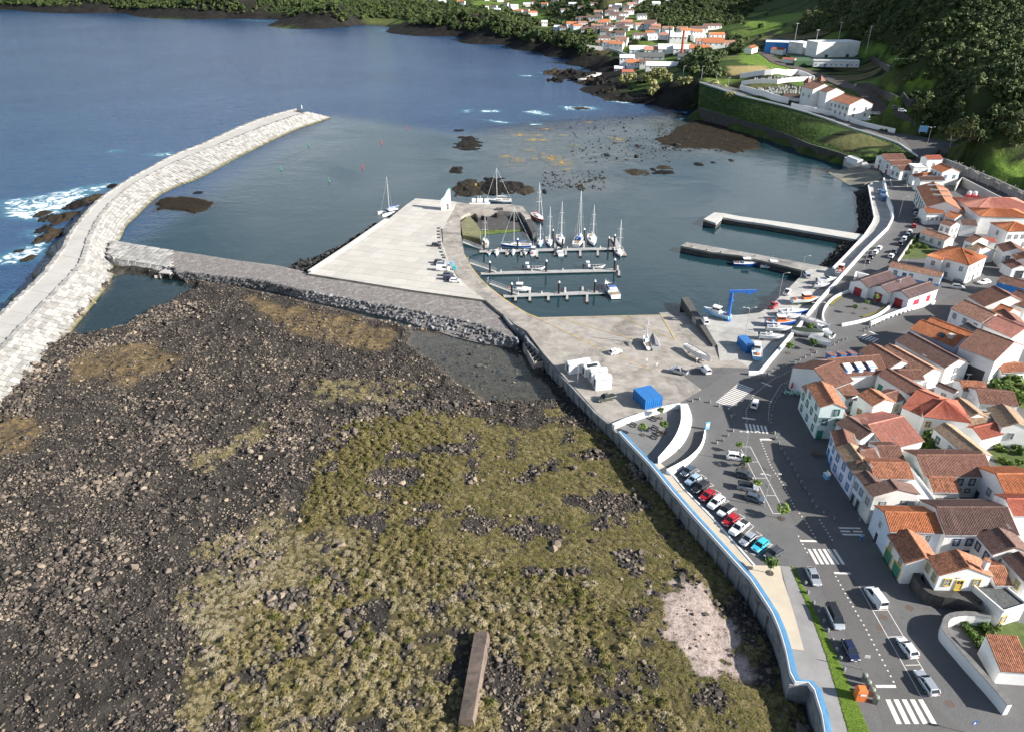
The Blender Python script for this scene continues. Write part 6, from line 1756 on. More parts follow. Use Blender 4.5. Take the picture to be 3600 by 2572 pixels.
H('white gabled house with satellite dish and outside stair', 'R4', (2060,820),(2112,875),(2265,856), ze=10, roof='brown', wins='rw2@3.0 rw1@0.8', trim='dark')
H('white gabled house with dark doors near the road bend', 'R4', (2180,900),(2215,940),(2330,900), ze=9.6, roof='rust', wins='rd2', trim='navy')
H('small white garage with brown roof near the road bend', 'R4', (2100,960),(2182,1010),(2285,990), ze=7.6, roof='brown', wins='rg1', trim='dark')
H('small red roofed store below the orange apartment house', 'R4', (1960,795),(2050,800), w=4, ze=7.6, roof='red')
H('brown roofed wing beside the old dark tree', 'R4', (1780,660),(1900,668), w=6, ze=8.8, roof='dark')
# --- by the far ramp
H('white boathouse with red door at the head of the ramp', 'R4', (1165,142),(1335,138), w=8.5, ze=10, roof='brown', wins='ld1 lw1@3.4', trim='red', name='boathouse', cat='boathouse')
H('white boathouse with brown roof and upper window', 'R4', (1217,184),(1387,178), w=6.5, ze=9.4, roof='brown', wins='lw1@3.2 ld1', trim='red', name='boathouse', cat='boathouse')
H('white boathouse with dark window facing the basketball court', 'R4', (1288,228),(1388,223), w=7, ze=8.8, roof='brown', wins='fw1@1.6 lw2@1.6', trim='dark', name='boathouse', cat='boathouse')
H('white modern flat roofed house with wide window', 'R4', (1395,203),(1512,203), w=6, ze=10.6, roof='white', kind='flat', wins='fw2@3.4', trim='white')
H('white house with red orange gable and blue shutters', 'R4', (1532,200),(1622,240),(1790,250), ze=10.6, roof='orange', wins='fw3@3.6 rw2@3.6', trim='blue')
H('small house with pale red roof behind the modern house', 'R4', (1505,138),(1625,134), w=5.5, ze=11.6, roof='red', wins='fw1@4', trim='grey')
H('low white garage with orange roof below the modern house', 'R4', (1395,275),(1547,258), w=3, ze=8.2, roof='orange', wins='')
H('narrow building with brown tiled parapet beside the school', 'R4', (1450,306),(1642,304), w=5, ze=9.6, roof='dark')
H('small white open shelter with painted map board above the ramp', 'R4', (862,118),(945,150), w=3, ze=7.4, base=4.8, roof='white', kind='flat', name='shelter', cat='shelter')
# dormers, gateway, panels
L_, W_, h_ = dh['dims']; s = dh['sgn']
for k, t in enumerate((.28,.50,.72)):
 d = MB(); d.box((L_ * t, s * 1.7, h_ + 1.0),(1.5,2.2,1.5))
 o = d.build('dormer', WALL['blue'], dh)
 MB().box((L_ * t, s * 1.6, h_ + 1.82),(1.9,2.7,.14), rx=R(12) * s).build('dormer_roof', M_WHITE, o)
 MB().box((L_ * t, s * .58, h_ + 1.05),(1.0,.06,1.1)).build('dormer_window', M_WHITE, o)
for k, t in enumerate((.22,.42,.62)):
 d = MB(); d.box((L_ * t, s * (W_ - 1.5), h_ + 1.0),(1.5,2.4,1.7)); o = d.build('dormer', WALL['blue'], dh)
 MB().box((L_ * t, s * (W_ - 1.5), h_ + 1.95),(1.9,2.9,.16), rx=R(-10) * s).build('dormer_roof', ROOF['brown'], o)
L_, W_, h_ = oh['dims']; s = oh['sgn']
MB().box((L_ * .62, s * W_ * .22, h_ + W_ * .22 * .42 + .2),(1.6,1.5,.12), rx=R(23) * s).build('skylight', M_GLASS, oh)
MB().box((L_ * .80, s * W_ * .25, h_ + W_ * .25 * .42 + .6),(1.3,1.3,1.2)).build('roof_box', M_PIERL, oh)
L_, W_, h_ = bh['dims']; s = bh['sgn']
MB().box((L_ * .55,-.03 * s, 1.9),(L_ * .62,.1,3.8)).build('gateway', TRIM['dark'], bh)
L_, W_, h_ = lh['dims']; s = lh['sgn']
for t in (.2,.45,.7): MB().box((L_ * t, s * W_ / 2, h_ + W_ * .21 + .1),(.3, W_ * .55,.7)).build('roof_fin', WALL['cream'], lh)
for o in [o for o in bpy.data.objects if o.get('label', '').startswith('museum boathouse with big red')]:
 L_, W_, h_ = o['dims']
 for t in (.3,.72): MB().box((L_ * t, -.04,1.5),(3.0 if t < .5 else 2.0,.06,2.2)).build('red_panel', mat('red_panel', (.62,.02,.05),.6,.1), o)
for o in [o for o in bpy.data.objects if o.get('label', '').startswith('middle museum')]:
 L_, W_, h_ = o['dims']; s = o['sgn']
 MB().lathe([(.25,0),(.25,.8),(.42,.85),(.42,1.1),(.05,1.2)],8,(L_ * .55, s * W_ * .35, h_ + W_ * .35 * .46)).build('roof_vent', M_GALV, o)
# ================================================================== far shore and hills
def PD(px, py, D):
 u, v = (px - 1800.0) / FPX, (py - 1286.0) / FPX
 dx_, dy_, dz_ = u, CP - v * SP, -SP - v * CP
 t = D / math.hypot(dx_, dy_)
 return Vector((dx_ * t, dy_ * t, HC + dz_ * t))
ctl = []
BAY_EDGE = [(-320,665,19),(0,770,18),(300,840,16.8),(520,900,15.5),(700,960,14),(900,1035,11),(1050,1080,9.8),(1260,1150,8),(1420,1260,5.2)]
UP_EDGE = [(-320,630,19.2),(0,718,18.2),(120,765,17.4),(400,848,15.8),(700,927,13.6),(900,978,12),(1100,1025,10.6),(1240,1058,9.8)]
WALL_TOP = [(-330,860,8),(0,955,7),(200,1010,6.6),(400,1080,6.2),(560,1150,6),(800,1220,5.5),(1000,1290,5)]
ctl += GS('R1', BAY_EDGE + UP_EDGE)
ctl += [p + Vector((0,0,-.6)) for p in GS('R1', WALL_TOP)]
ctl += [Vector((p.x - 4, p.y - 7,-6)) for p in GS('R1', WALL_TOP)]
ctl += GS('R1', [(900,905,14.2),(1200,900,13),(700,800,16.6),(450,720,18.6),(0,640,20),(300,600,21),(580,640,20.5),(500,545,23),(700,600,22),(900,700,20),(1100,820,16),(1200,960,12),
     (300,500,25),(600,512,25),(960,485,25.5),(250,425,26.2),(900,425,26.5),(150,300,30),(600,262,34),(1000,320,34),(1200,480,29),(1100,570,25),(1400,660,24),
     (1420,870,17),(1260,935,14),(1400,1010,11.5),(1500,1090,9),(1700,1140,9),(2000,1185,9),(2273,1250,9),(2600,1330,9),(1480,1150,7.5),(1500,1230,5.5)])
ctl += [PD(*a) for a in ((2900,60,890),(2900,0,1000),(2900,-80,1120),(2900,-250,1500),(3050,130,740),(3050,60,820),(3050,0,900),(3050,-100,1040),(3050,-300,1350),(3150,330,510),(3150,230,590),
       (3250,300,515),(3250,200,575),(3250,100,650),(3250,0,730),(3250,-100,830),(3250,-300,1050),(3420,420,450),(3420,300,510),(3420,150,600),(3420,0,700),(3420,-150,810),(3420,-400,1100),
       (3600,470,415),(3600,350,475),(3600,250,535),(3600,150,605),(3600,50,685),(3600,-100,800),(3600,-400,1100),
       (2600,88,960),(2730,66,985),(2860,45,960),(2600,130,900),(2500,100,960),(2600,20,1120),(2600,-40,1300),(2750,-60,1250),(2700,250,620),(2560,230,660),(2520,200,730),(2450,220,690))]
for cx in (2120,2250,2400,2560):
 ctl += [PD(cx, py, D) for py, D in ((200,800),(160,860),(120,920),(80,1000),(40,1090),(0,1200),(-60,1400),(-140,2000),(-190,2600))]
shx = [-900,-300,0,400,800,1200,1600,1750,1890,1980,2062]
shy = [18,28,34,46,66,97,128,157,182,204,236]
tpy = [-55,-45,-42,-38,-25,15,50,72,115,127,168]
for a, b, c in zip(shx, shy, tpy):
 p0 = P(a, b, 0); D = math.hypot(p0.x, p0.y)
 ctl += [p0, Vector((p0.x * (D - 25) / D, p0.y * (D - 25) / D, -7)), PD(a, c, D + 28), PD(a, c - 12, D + 110), PD(a, c - 35, D + 330), PD(a, c - 70, D + 800), PD(a, -170, D + 1900)]
ctl += GS('R2', [(1100,745,0),(1190,795,0),(1600,825,0),(1930,880,0),(1130,690,4),(1300,668,6),(1500,655,9),(1700,720,9.5),(1900,715,14),(1080,560,0),(1250,600,1.5),(1250,640,2),(1400,560,4.5),
     (1600,590,8),(1750,600,13),(1150,430,10),(1400,450,8.5),(1650,470,9),(1850,520,16),(500,600,-8),(1000,700,-7),(1000,900,-7),(1500,960,-6),(1900,960,-5),(2100,1050,-5),(0,420,-8),(-800,250,-8),(700,540,-7),(-1500,200,-8),(500,1000,-7),(0,800,-7)])
ctl += GS('R1', [(1600,1235,8.4),(1850,1335,8.3),(2050,1415,8.3),(2400,1575,8.3),(2000,1300,8.6),(2273,1420,8.5)])
ctl += [Vector(v) for v in ((330,330,10),(420,380,18),(520,460,30),(640,560,55),(820,720,100),(500,300,8),(800,400,20),(260,300,8),(300,240,3),(600,250,3),(240,330,9))]
CX = np.array([[p.x, p.y] for p in ctl]); CZ = np.array([p.z for p in ctl])
Dm = np.sqrt(((CX[:, None, :] - CX[None, :, :]) ** 2).sum(-1))
nC = len(CX)
A_ = np.zeros((nC + 3, nC + 3)); A_[:nC, :nC] = -Dm - np.eye(nC) * .6
A_[:nC, nC] = A_[nC, :nC] = 1; A_[:nC, nC + 1] = A_[nC + 1, :nC] = CX[:, 0]; A_[:nC, nC + 2] = A_[nC + 2, :nC] = CX[:, 1]
sol = np.linalg.solve(A_, np.concatenate([CZ, [0,0,0]]))
def far_z(x, y):
 x = np.asarray(x, float); y = np.asarray(y, float)
 sh = x.shape; x = x.ravel(); y = y.ravel()
 out = np.empty(len(x))
 for i in range(0, len(x),20000):
  xx, yy = x[i:i + 20000], y[i:i + 20000]
  d = np.sqrt((xx[:, None] - CX[:, 0]) ** 2 + (yy[:, None] - CX[:, 1]) ** 2)
  out[i:i + 20000] = -d @ sol[:nC] + sol[nC] + sol[nC + 1] * xx + sol[nC + 2] * yy
 return out.reshape(sh)
def fz1(x, y): return float(far_z(np.array([x]), np.array([y]))[0])
def proj(x, y, z):
 """world arrays -> photo pixels"""
 dz = z - HC
 dep = y * CP - dz * SP; up = y * SP + dz * CP
 return 1800 + FPX * x / dep, 1286 - FPX * up / dep
def on_far(px, py, D0=300.0, D1=2600.0):
 """first place where the pixel's ray meets the far terrain"""
 Ds = np.linspace(D0, D1,900)
 u, v = (px - 1800.0) / FPX, (py - 1286.0) / FPX
 h = math.hypot(u, CP - v * SP); k = Ds / h
 X_, Y_, Z_ = u * k, (CP - v * SP) * k, HC + (-SP - v * CP) * k
 g = np.maximum(far_z(X_, Y_),0) - Z_
 i = int(np.argmax(g > 0))
 return Vector((X_[i], Y_[i], max(far_z(X_[i:i + 1], Y_[i:i + 1])[0],0)))
def FG(fr_, x, y):
 ox, oy, s_ = FR[fr_]
 return on_far(ox + x * s_, oy + y * s_)
def hills_material():
 m, nt, bs, out = nt_new('hill_ground')
 geo = nt.nodes.new('ShaderNodeNewGeometry'); pos = geo.outputs['Position']
 mp = nt.nodes.new('ShaderNodeMapping'); mp.inputs['Rotation'].default_value = (0,0, R(25)); mp.inputs['Scale'].default_value = (.5,1.0,0)
 nt.links.new(pos, mp.inputs[0])
 v = nt.nodes.new('ShaderNodeTexVoronoi'); v.inputs['Scale'].default_value = .026; v.inputs['Randomness'].default_value = .75
 nt.links.new(mp.outputs[0], v.inputs['Vector'])
 ve = nt.nodes.new('ShaderNodeTexVoronoi'); ve.feature = 'DISTANCE_TO_EDGE'; ve.inputs['Scale'].default_value = .026; ve.inputs['Randomness'].default_value = .75
 nt.links.new(mp.outputs[0], ve.inputs['Vector'])
 sp = nt.nodes.new('ShaderNodeSeparateColor'); nt.links.new(v.outputs['Color'], sp.inputs[0])
 fld = n_ramp(nt, sp.outputs[0],[(.05,(.05,.085,.022)),(.35,(.085,.145,.03)),(.6,(.14,.20,.04)),(.8,(.12,.125,.05)),(.95,(.18,.15,.07))])
 fld = n_mix(nt, n_ramp(nt, n_noise(nt, pos, .12,6,.7),[(.4,0.0),(.75,.7)]), fld, (.030,.045,.016))
 hedge = n_ramp(nt, ve.outputs['Distance'],[(.02,1.0),(.06,0.0)])
 c = n_mix(nt, hedge, fld, (.016,.022,.011))
 rock = n_ramp(nt, n_noise(nt, pos, .08,8,.75),[(.35,(.010,.010,.010)),(.6,(.026,.024,.021)),(.8,(.06,.05,.036))])
 sx = nt.nodes.new('ShaderNodeSeparateXYZ'); nt.links.new(geo.outputs['Normal'], sx.inputs[0])
 sl = n_math(nt, 'ADD', sx.outputs['Z'], n_math(nt, 'MULTIPLY', n_math(nt, 'SUBTRACT', n_noise(nt, pos, .05,5,.7),.5),.5))
 st = n_ramp(nt, sl, [(.62,1.0),(.88,0.0)])
 wild = n_ramp(nt, n_noise(nt, pos, .15,6,.7),[(.3,(.03,.045,.015)),(.6,(.075,.10,.03)),(.8,(.13,.135,.06))])
 st2 = n_math(nt, 'MULTIPLY', n_attr(nt, 'cliff'),1.0, True)
 c = n_mix(nt, st, c, wild)
 c = n_mix(nt, n_attr(nt, 'wood'), c, (.036,.05,.018))
 c = n_mix(nt, n_attr(nt, 'lawn'), c, n_ramp(nt, n_noise(nt, pos, .3,5,.7),[(.35,(.10,.17,.03)),(.7,(.19,.28,.05))]))
 c = n_mix(nt, n_attr(nt, 'tan'), c, (.34,.27,.12))
 c = n_mix(nt, st2, c, rock)
 nt.links.new(c, bs.inputs['Base Color'])
 bs.inputs['Roughness'].default_value = .9
 bs.inputs['Specular IOR Level'].default_value = .1
 n_bump(nt, bs, n_noise(nt, pos, .25,6,.7),.8,2.0)
 return m
M_HILL = hills_material()
FPXS = {'hill': [(650,-900),(640,80),(430,210),(470,290),(620,245),(960,262),(985,330),(1080,420),(1180,500),(1260,520),(1260,700),(1400,850),(1290,925),(1400,990),(1500,1065),(1700,1100),(2000,1150),(2900,1280),(2900,-900)]}
def topx(fr_, pts):
 ox, oy, s_ = FR[fr_]
 return [(ox + x * s_, oy + y * s_) for x, y in pts]
WOODS = [topx('R1', FPXS['hill']), topx('R2', [(1400,-100),(1450,60),(1420,130),(1600,170),(1650,220),(1850,215),(2100,225),(2200,200),(2273,190),(2400,60),(2600,0),(2600,-100)]),
   topx('R2', [(1790,540),(1850,450),(2100,420),(2180,440),(2060,500),(2130,560),(2190,620),(2150,640),(1900,610)]), topx('R2', [(2190,330),(2273,280),(2300,380),(2273,440),(2200,420)]),
   topx('R2', [(600,-60),(640,90),(800,140),(1000,130),(1180,100),(1200,-60)]), topx('R2', [(80,10),(150,10),(150,60),(80,55)]), topx('R2', [(650,230),(860,270),(960,330),(1080,370),(1060,395),(930,350),(700,260),(560,190)]),
   topx('R2', [(0,100),(330,130),(550,180),(660,255),(600,270),(300,200),(0,160)]), topx('R3', [(0,-20),(500,-20),(1000,-10),(1500,0),(1900,40),(2273,60),(2273,110),(1800,90),(1300,60),(700,40),(0,35)])]
LAWNS = [topx('R1', q) for q in ([(920,400),(1060,340),(1190,370),(1150,420),(1010,455),(960,440)],[(1060,460),(1270,440),(1280,480),(1260,520),(1180,500)],[(1280,690),(1500,640),(1520,700),(1300,720)])]
def woodmask(px, py):
 w = np.full(px.shape, -1e9)
 for p in WOODS: w = np.maximum(w, sdist(p, px, py))
 for p in LAWNS: w = np.minimum(w, -sdist(p, px, py))
 return w
MEADOW = [topx('R1', q) for q in ([(0,420),(200,410),(215,470),(400,520),(420,560),(330,570),(0,500)],[(1280,620),(1560,610),(1540,700),(1300,710)],[(1700,1190),(1900,1230),(2300,1330),(2300,1480),(2050,1400),(1720,1260)],[(1260,930),(1400,900),(1480,960),(1380,990)],[(930,640),(1280,720),(1300,800),(1000,700)],[(0,190),(330,120),(560,90),(640,85),(620,110),(350,190),(330,240),(130,240)])]
TANF = [topx('R1', [(-110,530),(180,525),(300,570),(280,590),(-60,600)])]
CLIFFL = [P(a, b, 0) for a, b in zip(shx, shy)] + GS('R2', [(1060,560),(1250,660),(1110,745),(1190,795),(1600,825),(1700,850)],0)
def far_fields(X, Y):
 z = far_z(X, Y)
 ts = sdist(town, X, Y)
 z = np.where(ts > -1.5, np.minimum(z, 2.5), z) + 2.2 * (fbm(X * .03, Y * .03,4,80) - .5) * smooth01(Y, 650,900)
 px, py = proj(X, Y, z)
 cd = polyline_dist(CLIFFL, X, Y)
 cl = (1 - smooth01(cd - 34 * smooth01(Y, 850,1050) + 22 * (fbm(X * .03, Y * .03,4,82) - .5),16,42))
 z = z + cl * 7 * (fbm(X * .07, Y * .07,4,83) - .5) * smooth01(z, 0,6)
 lw_ = np.maximum.reduce([sdist(p, px, py) for p in LAWNS + MEADOW])
 tn = np.maximum.reduce([sdist(p, px, py) for p in TANF])
 return dict(h=z, wood=smooth01(woodmask(px, py),-3,4), cliff=cl, lawn=smooth01(lw_, -1,2), tan=smooth01(tn, -1,1.5))
me = grid_mesh('near_hills', 120,700,296,1000,4.0, far_fields, M_HILL, ['wood', 'cliff', 'lawn', 'tan'], lambda f: f['h'] > -2.5)
tag(link('hillside_ground', me), kind='structure')
def far_keep(x0, x1, y0, y1, step):
 xs_ = np.arange(x0, x1 + step, step); ys_ = np.arange(y0, y1 + step, step)
 X_, Y_ = np.meshgrid(xs_, ys_); f_ = far_fields(X_, Y_)
 i = np.arange(X_.size).reshape(X_.shape)
 fq = np.stack([i[:-1, :-1].ravel(), i[:-1,1:].ravel(), i[1:, 1:].ravel(), i[1:, :-1].ravel()],1)
 xc, yc = X_.ravel()[fq].mean(1), Y_.ravel()[fq].mean(1)
 inside = (xc > 122) & (xc < 698) & (yc > 200) & (yc < 998)
 fq = fq[~inside & (f_['h'].ravel()[fq] > -2.5).any(1)]
 me_ = np_mesh('far_hills', np.stack([X_.ravel(), Y_.ravel(), f_['h'].ravel()],1), fq, M_HILL, True)
 for a in ('wood', 'cliff'): me_.attributes.new(a, 'FLOAT', 'POINT').data.foreach_set('value', f_[a].ravel().astype(np.float32))
 return me_
tag(link('coast_hills', far_keep(-1700,1500,300,3400,11)), kind='structure')
# ---------------------------------------------------------------- trees
def leaf_material(name, cols, inst=True):
 m, nt, bs, out = nt_new(name)
 t = n_attr(nt, 'tint', 'INSTANCER') if inst else nt.nodes.new('ShaderNodeObjectInfo').outputs['Random']
 f = n_math(nt, 'ADD', n_math(nt, 'MULTIPLY', t, .7), n_math(nt, 'MULTIPLY', n_attr(nt, 'lv'),.3))
 nt.links.new(n_ramp(nt, f, cols), bs.inputs['Base Color'])
 bs.inputs['Roughness'].default_value = .65
 bs.inputs['Specular IOR Level'].default_value = .25
 return m
def crown_mesh(name, seed, n=420, rx=1.0, rz=.8, leaf=.16, m_=None, clumps=14):
 r_ = np.random.RandomState(seed)
 cc = r_.normal(0,1,(clumps, 3)); cc /= np.linalg.norm(cc, axis=1)[:, None]; cc *= r_.uniform(.35,.72,(clumps, 1))
 k = r_.randint(0, clumps, n)
 d = r_.normal(0,1,(n, 3)); d /= np.linalg.norm(d, axis=1)[:, None]
 c = cc[k] + d * r_.uniform(.22,.42,(n, 1))
 c[:, 0:2] *= rx; c[:, 2] *= rz
 nrm = d + r_.normal(0,.45,(n, 3)); nrm[:, 2] += .35; nrm /= np.linalg.norm(nrm, axis=1)[:, None]
 t1 = np.cross(nrm, r_.normal(0,1,(n, 3))); t1 /= np.linalg.norm(t1, axis=1)[:, None]
 t2 = np.cross(nrm, t1)
 s_ = leaf * r_.uniform(.6,1.3,(n, 1))
 V = np.stack([c - t1 * s_ - t2 * s_ * .6, c + t1 * s_ - t2 * s_ * .6, c + t1 * s_ + t2 * s_ * .6, c - t1 * s_ + t2 * s_ * .6],1).reshape(-1,3)
 V[:, 2] += rz
 me_ = np_mesh(name, V, np.arange(4 * n).reshape(n, 4), m_)
 lv = np.repeat(r_.uniform(0,1, n) * .6 + .4 * r_.uniform(0,1, clumps)[k],4)
 me_.attributes.new('lv', 'FLOAT', 'POINT').data.foreach_set('value', lv.astype(np.float32))
 return me_
FORC = [(0,(.03,.048,.018)),(.35,(.06,.09,.027)),(.6,(.10,.13,.04)),(.8,(.14,.15,.065)),(1,(.19,.18,.11))]
M_FOR = leaf_material('forest_leaves', FORC)
M_TREE = leaf_material('tree_leaves', FORC, False)
M_BARK = mat('bark', (.12,.095,.07),.9,.3,2,.6,6, obj=True)
for_c = [crown_mesh('forest_crown_%d' % k, 700 + k, 330,1,.85,.17, M_FOR) for k in range(5)]
X, Y = nrs.uniform(130,620,42000), nrs.uniform(320,1000,42000)
Z = far_z(X, Y); px, py = proj(X, Y, Z)
wm_ = woodmask(px, py)
ok = (wm_ > 2) & (py > -110) & (px < 3720) & (Z > 3)
ok &= (nrs.uniform(0,1, len(X)) < .25 + .9 * smooth01(fbm(X * .03, Y * .03,3,90),.3,.5))
X, Y, Z, px, py = X[ok], Y[ok], Z[ok], px[ok], py[ok]
dd = np.hypot(X, Y)
sz = np.exp(nrs.normal(1.0,.32, len(X))) * .92
tint = np.clip(.15 + .9 * (fbm(X * .02, Y * .02,4,91) - .25) + nrs.normal(0,.16, len(X)),0,1)
near = np.argsort(dd - sz * 12)[:160]
isn = np.zeros(len(X), bool); isn[near] = True
s_ = sz[~isn]; n = len(s_)
scatter('hillside_forest', np.stack([X[~isn], Y[~isn], Z[~isn] - s_ * .35],1), np.stack([nrs.uniform(-.15,.15, n), nrs.uniform(-.15,.15, n), nrs.uniform(0,6.28, n)],1), np.stack([s_, s_, s_ * nrs.uniform(.7,1.2, n)],1),
  nrs.randint(0,5, n), tint[~isn], for_c, 'dense evergreen forest covering the steep hillside', 'forest')
tree_c = [crown_mesh('crown_%d' % k, 720 + k, 420,1,.85,.15, M_TREE) for k in range(4)]
def tree_proto(seed):
 r_ = random.Random(seed)
 mb_ = MB(); mb_.tube([(0,0,-.5),(.05,0,.5),(0,.05,1.0)],[.09,.07,.04],6)
 for k in range(4):
  a = r_.uniform(0,6.3); mb_.tube([(0,0,.45 + .1 * k),(math.cos(a) * .4, math.sin(a) * .4,.95)],[.04,.015],5)
 return mb_.mesh('trunk', M_BARK)
trunks = [tree_proto(k) for k in range(3)]
def tree(label, loc, s_, sz_=None, rz=0, cm=None, group=None, name='tree', trunk=None, crown_z=0.1):
 root = empty(name, loc, rz, label, 'tree', group)
 link('trunk', trunk or trunks[rnd.randrange(3)], root, None, None, (s_, s_, s_))
 link('crown', cm or tree_c[rnd.randrange(4)], root, (0,0, crown_z * s_), None, (s_, s_, sz_ or s_))
 return root
for i in np.where(isn)[0]:
 tree('evergreen tree low on the wooded hillside above the upper road', (float(X[i]), float(Y[i]), float(Z[i]) - .3), float(sz[i]), None, rnd.uniform(0,6), None, 'trees at the foot of the wooded hill')
# farther woods
X, Y = nrs.uniform(-1500,620,42000), nrs.uniform(640,2300,42000)
Z = far_z(X, Y); px, py = proj(X, Y, Z)
ok = (woodmask(px, py) > 1) & (py > -60) & (px > -150) & (px < 2900) & (Z > 6) & ((X < 130) | (Y > 990) | (px < 2700))
hedge = (~ok) & (py > -40) & (py < 260) & (px > -100) & (px < 2700) & (Z > 14) & (nrs.uniform(0,1, len(X)) < .10 * smooth01(fbm(X * .02, Y * .02,3,95),.45,.6))
hedge &= np.array(Y > 700)
ok |= hedge
X, Y = X[ok], Y[ok]
cl_ = np.array([(p.x, p.y) for p in resample([P(a, b, 0) for a, b in zip(shx, shy)], n=400)]); ci = nrs.randint(0,400,15000)
cd_ = np.hypot(cl_[ci, 0], cl_[ci, 1]); off = 12 + 330 * nrs.uniform(0,1,15000) ** 1.6; kx = (cd_ + off) / cd_
cx_, cy_ = cl_[ci, 0] * kx + nrs.normal(0,6,15000), cl_[ci, 1] * kx
kp = (fbm(cx_ * .012, cy_ * .012,3,97) > .40) | (off < 50)
X, Y = np.concatenate([X, cx_[kp]]), np.concatenate([Y, cy_[kp]]); Z = far_z(X, Y); kp = Z > 9; X, Y, Z = X[kp], Y[kp], Z[kp]; n = len(X)
s_ = np.exp(nrs.normal(1.15,.3, n))
scatter('coast_woods', np.stack([X, Y, Z - s_ * .3],1), np.stack([np.zeros(n), np.zeros(n), nrs.uniform(0,6.28, n)],1), np.stack([s_, s_, s_ * .9],1), nrs.randint(0,5, n), np.clip(.2 + nrs.normal(.1,.2, n),0,1), for_c,
  'dark coastal woods and hedges on the far slopes', 'woods')
# ---------------------------------------------------------------- bay embankment and road
emb = empty('bay_sea_wall', G('R1', 400,1080,0),0, 'high dark basalt sea wall below the green bank of the bay road', 'wall')
o0 = emb.location.copy()
wt_ = resample(GS('R1', WALL_TOP), n=40)
MB().wall([(p.x - o0.x, p.y - o0.y) for p in wt_],1.2,-3,[p.z for p in wt_]).build('wall_face', M_BASALT, emb)
be = resample(GS('R1', BAY_EDGE), n=40); ue = resample(GS('R1', UP_EDGE + [(1330,1075,9),(1470,1150,7.2),(1520,1230,5.5)]), n=40)
V = [(p.x, p.y, p.z + .05) for p in wt_] + [(p.x, p.y, p.z + .25) for p in be]
bank = np_mesh('bank', V, [(i, i + 1,40 + i + 1,40 + i) for i in range(39)], mat('bank_grass', (.045,.085,.018),.9,.5,.3,.9,3, stain=(.10,.13,.05), stain_amt=.7))
tag(link('green_bank', bank), kind='structure')
BG = []
for i in range(16000):
 t, v = nrs.uniform(0,38.9), nrs.uniform(.03,.97)
 a = wt_[int(t)].lerp(wt_[int(t) + 1], t % 1); b = be[int(t)].lerp(be[int(t) + 1], t % 1)
 BG.append(tuple(a.lerp(b, v)))
n = len(BG); s_ = nrs.uniform(.22,.6, n)
bank_t = [crown_mesh('bank_tuft_%d' % k, 760 + k, 40,1,.6,.3, leaf_material('bank_leaves', [(0,(.04,.075,.016)),(.5,(.07,.12,.026)),(1,(.12,.15,.055))]) if k == 0 else bpy.data.materials['bank_leaves'],5) for k in range(3)]
scatter('bank_scrub', np.array(BG) + np.array([0,0,-.1]), np.stack([np.zeros(n), np.zeros(n), nrs.uniform(0,6, n)],1), np.stack([s_, s_, s_ * .8],1), nrs.randint(0,3, n), np.clip(nrs.normal(.35,.2, n),0,1), bank_t, 'dense low green scrub on the bank below the bay road', 'scrub')
V = [(p.x, p.y, p.z + .3) for p in be] + [(p.x, p.y, p.z + .3) for p in ue]
rd = np_mesh('bay_road', V, [(i, i + 1,40 + i + 1,40 + i) for i in range(39)], M_ASPH)
tag(link('bay_road', rd), kind='structure')
o_ = be[0]
bp_ = empty('road_parapet', o_ * 1,0, 'low white parapet along the edge of the bay road', 'wall')
MB().wall([(p.x - o_.x, p.y - o_.y) for p in be],.4,[p.z - o_.z for p in be],[p.z - o_.z + 1.1 for p in be]).build('wall_body', M_WHITE, bp_)
jr = GS('R1', [(1240,1058,9.9),(1400,1080,9.2),(1520,1105,9.1),(2000,1195,9.1),(2350,1275,9.1),(2350,1330,9.0),(1950,1230,9.0),(1600,1190,8.2),(1540,1250,5.6),(1430,1265,5.4),(1300,1160,8.0)])
tag(MB().prism(jr, 2).build('upper_road', M_ASPH), kind='structure')
pp = GS('R1', [(1200,960,12.6),(1100,830,16.5),(930,710,20.4),(700,610,22.4),(480,545,23.4),(300,500,25.3),(180,400,27)])
dr_ = resample(pp, n=30)
V = []
for i, p in enumerate(dr_):
 d = (dr_[min(i + 1,29)] - dr_[max(i - 1,0)]).xy.normalized(); nr_ = Vector((-d.y, d.x, 0)) * 5
 for s2 in (-1,1):
  q = p + nr_ * s2; V.append((q.x, q.y, max(fz1(q.x, q.y), p.z - 1.5) + .35))
tag(link('dirt_road', np_mesh('dirt_road', V, [(2 * i, 2 * i + 1,2 * i + 3,2 * i + 2) for i in range(29)], mat('dirt', (.085,.07,.06),.9,.3,.3))), kind='structure')
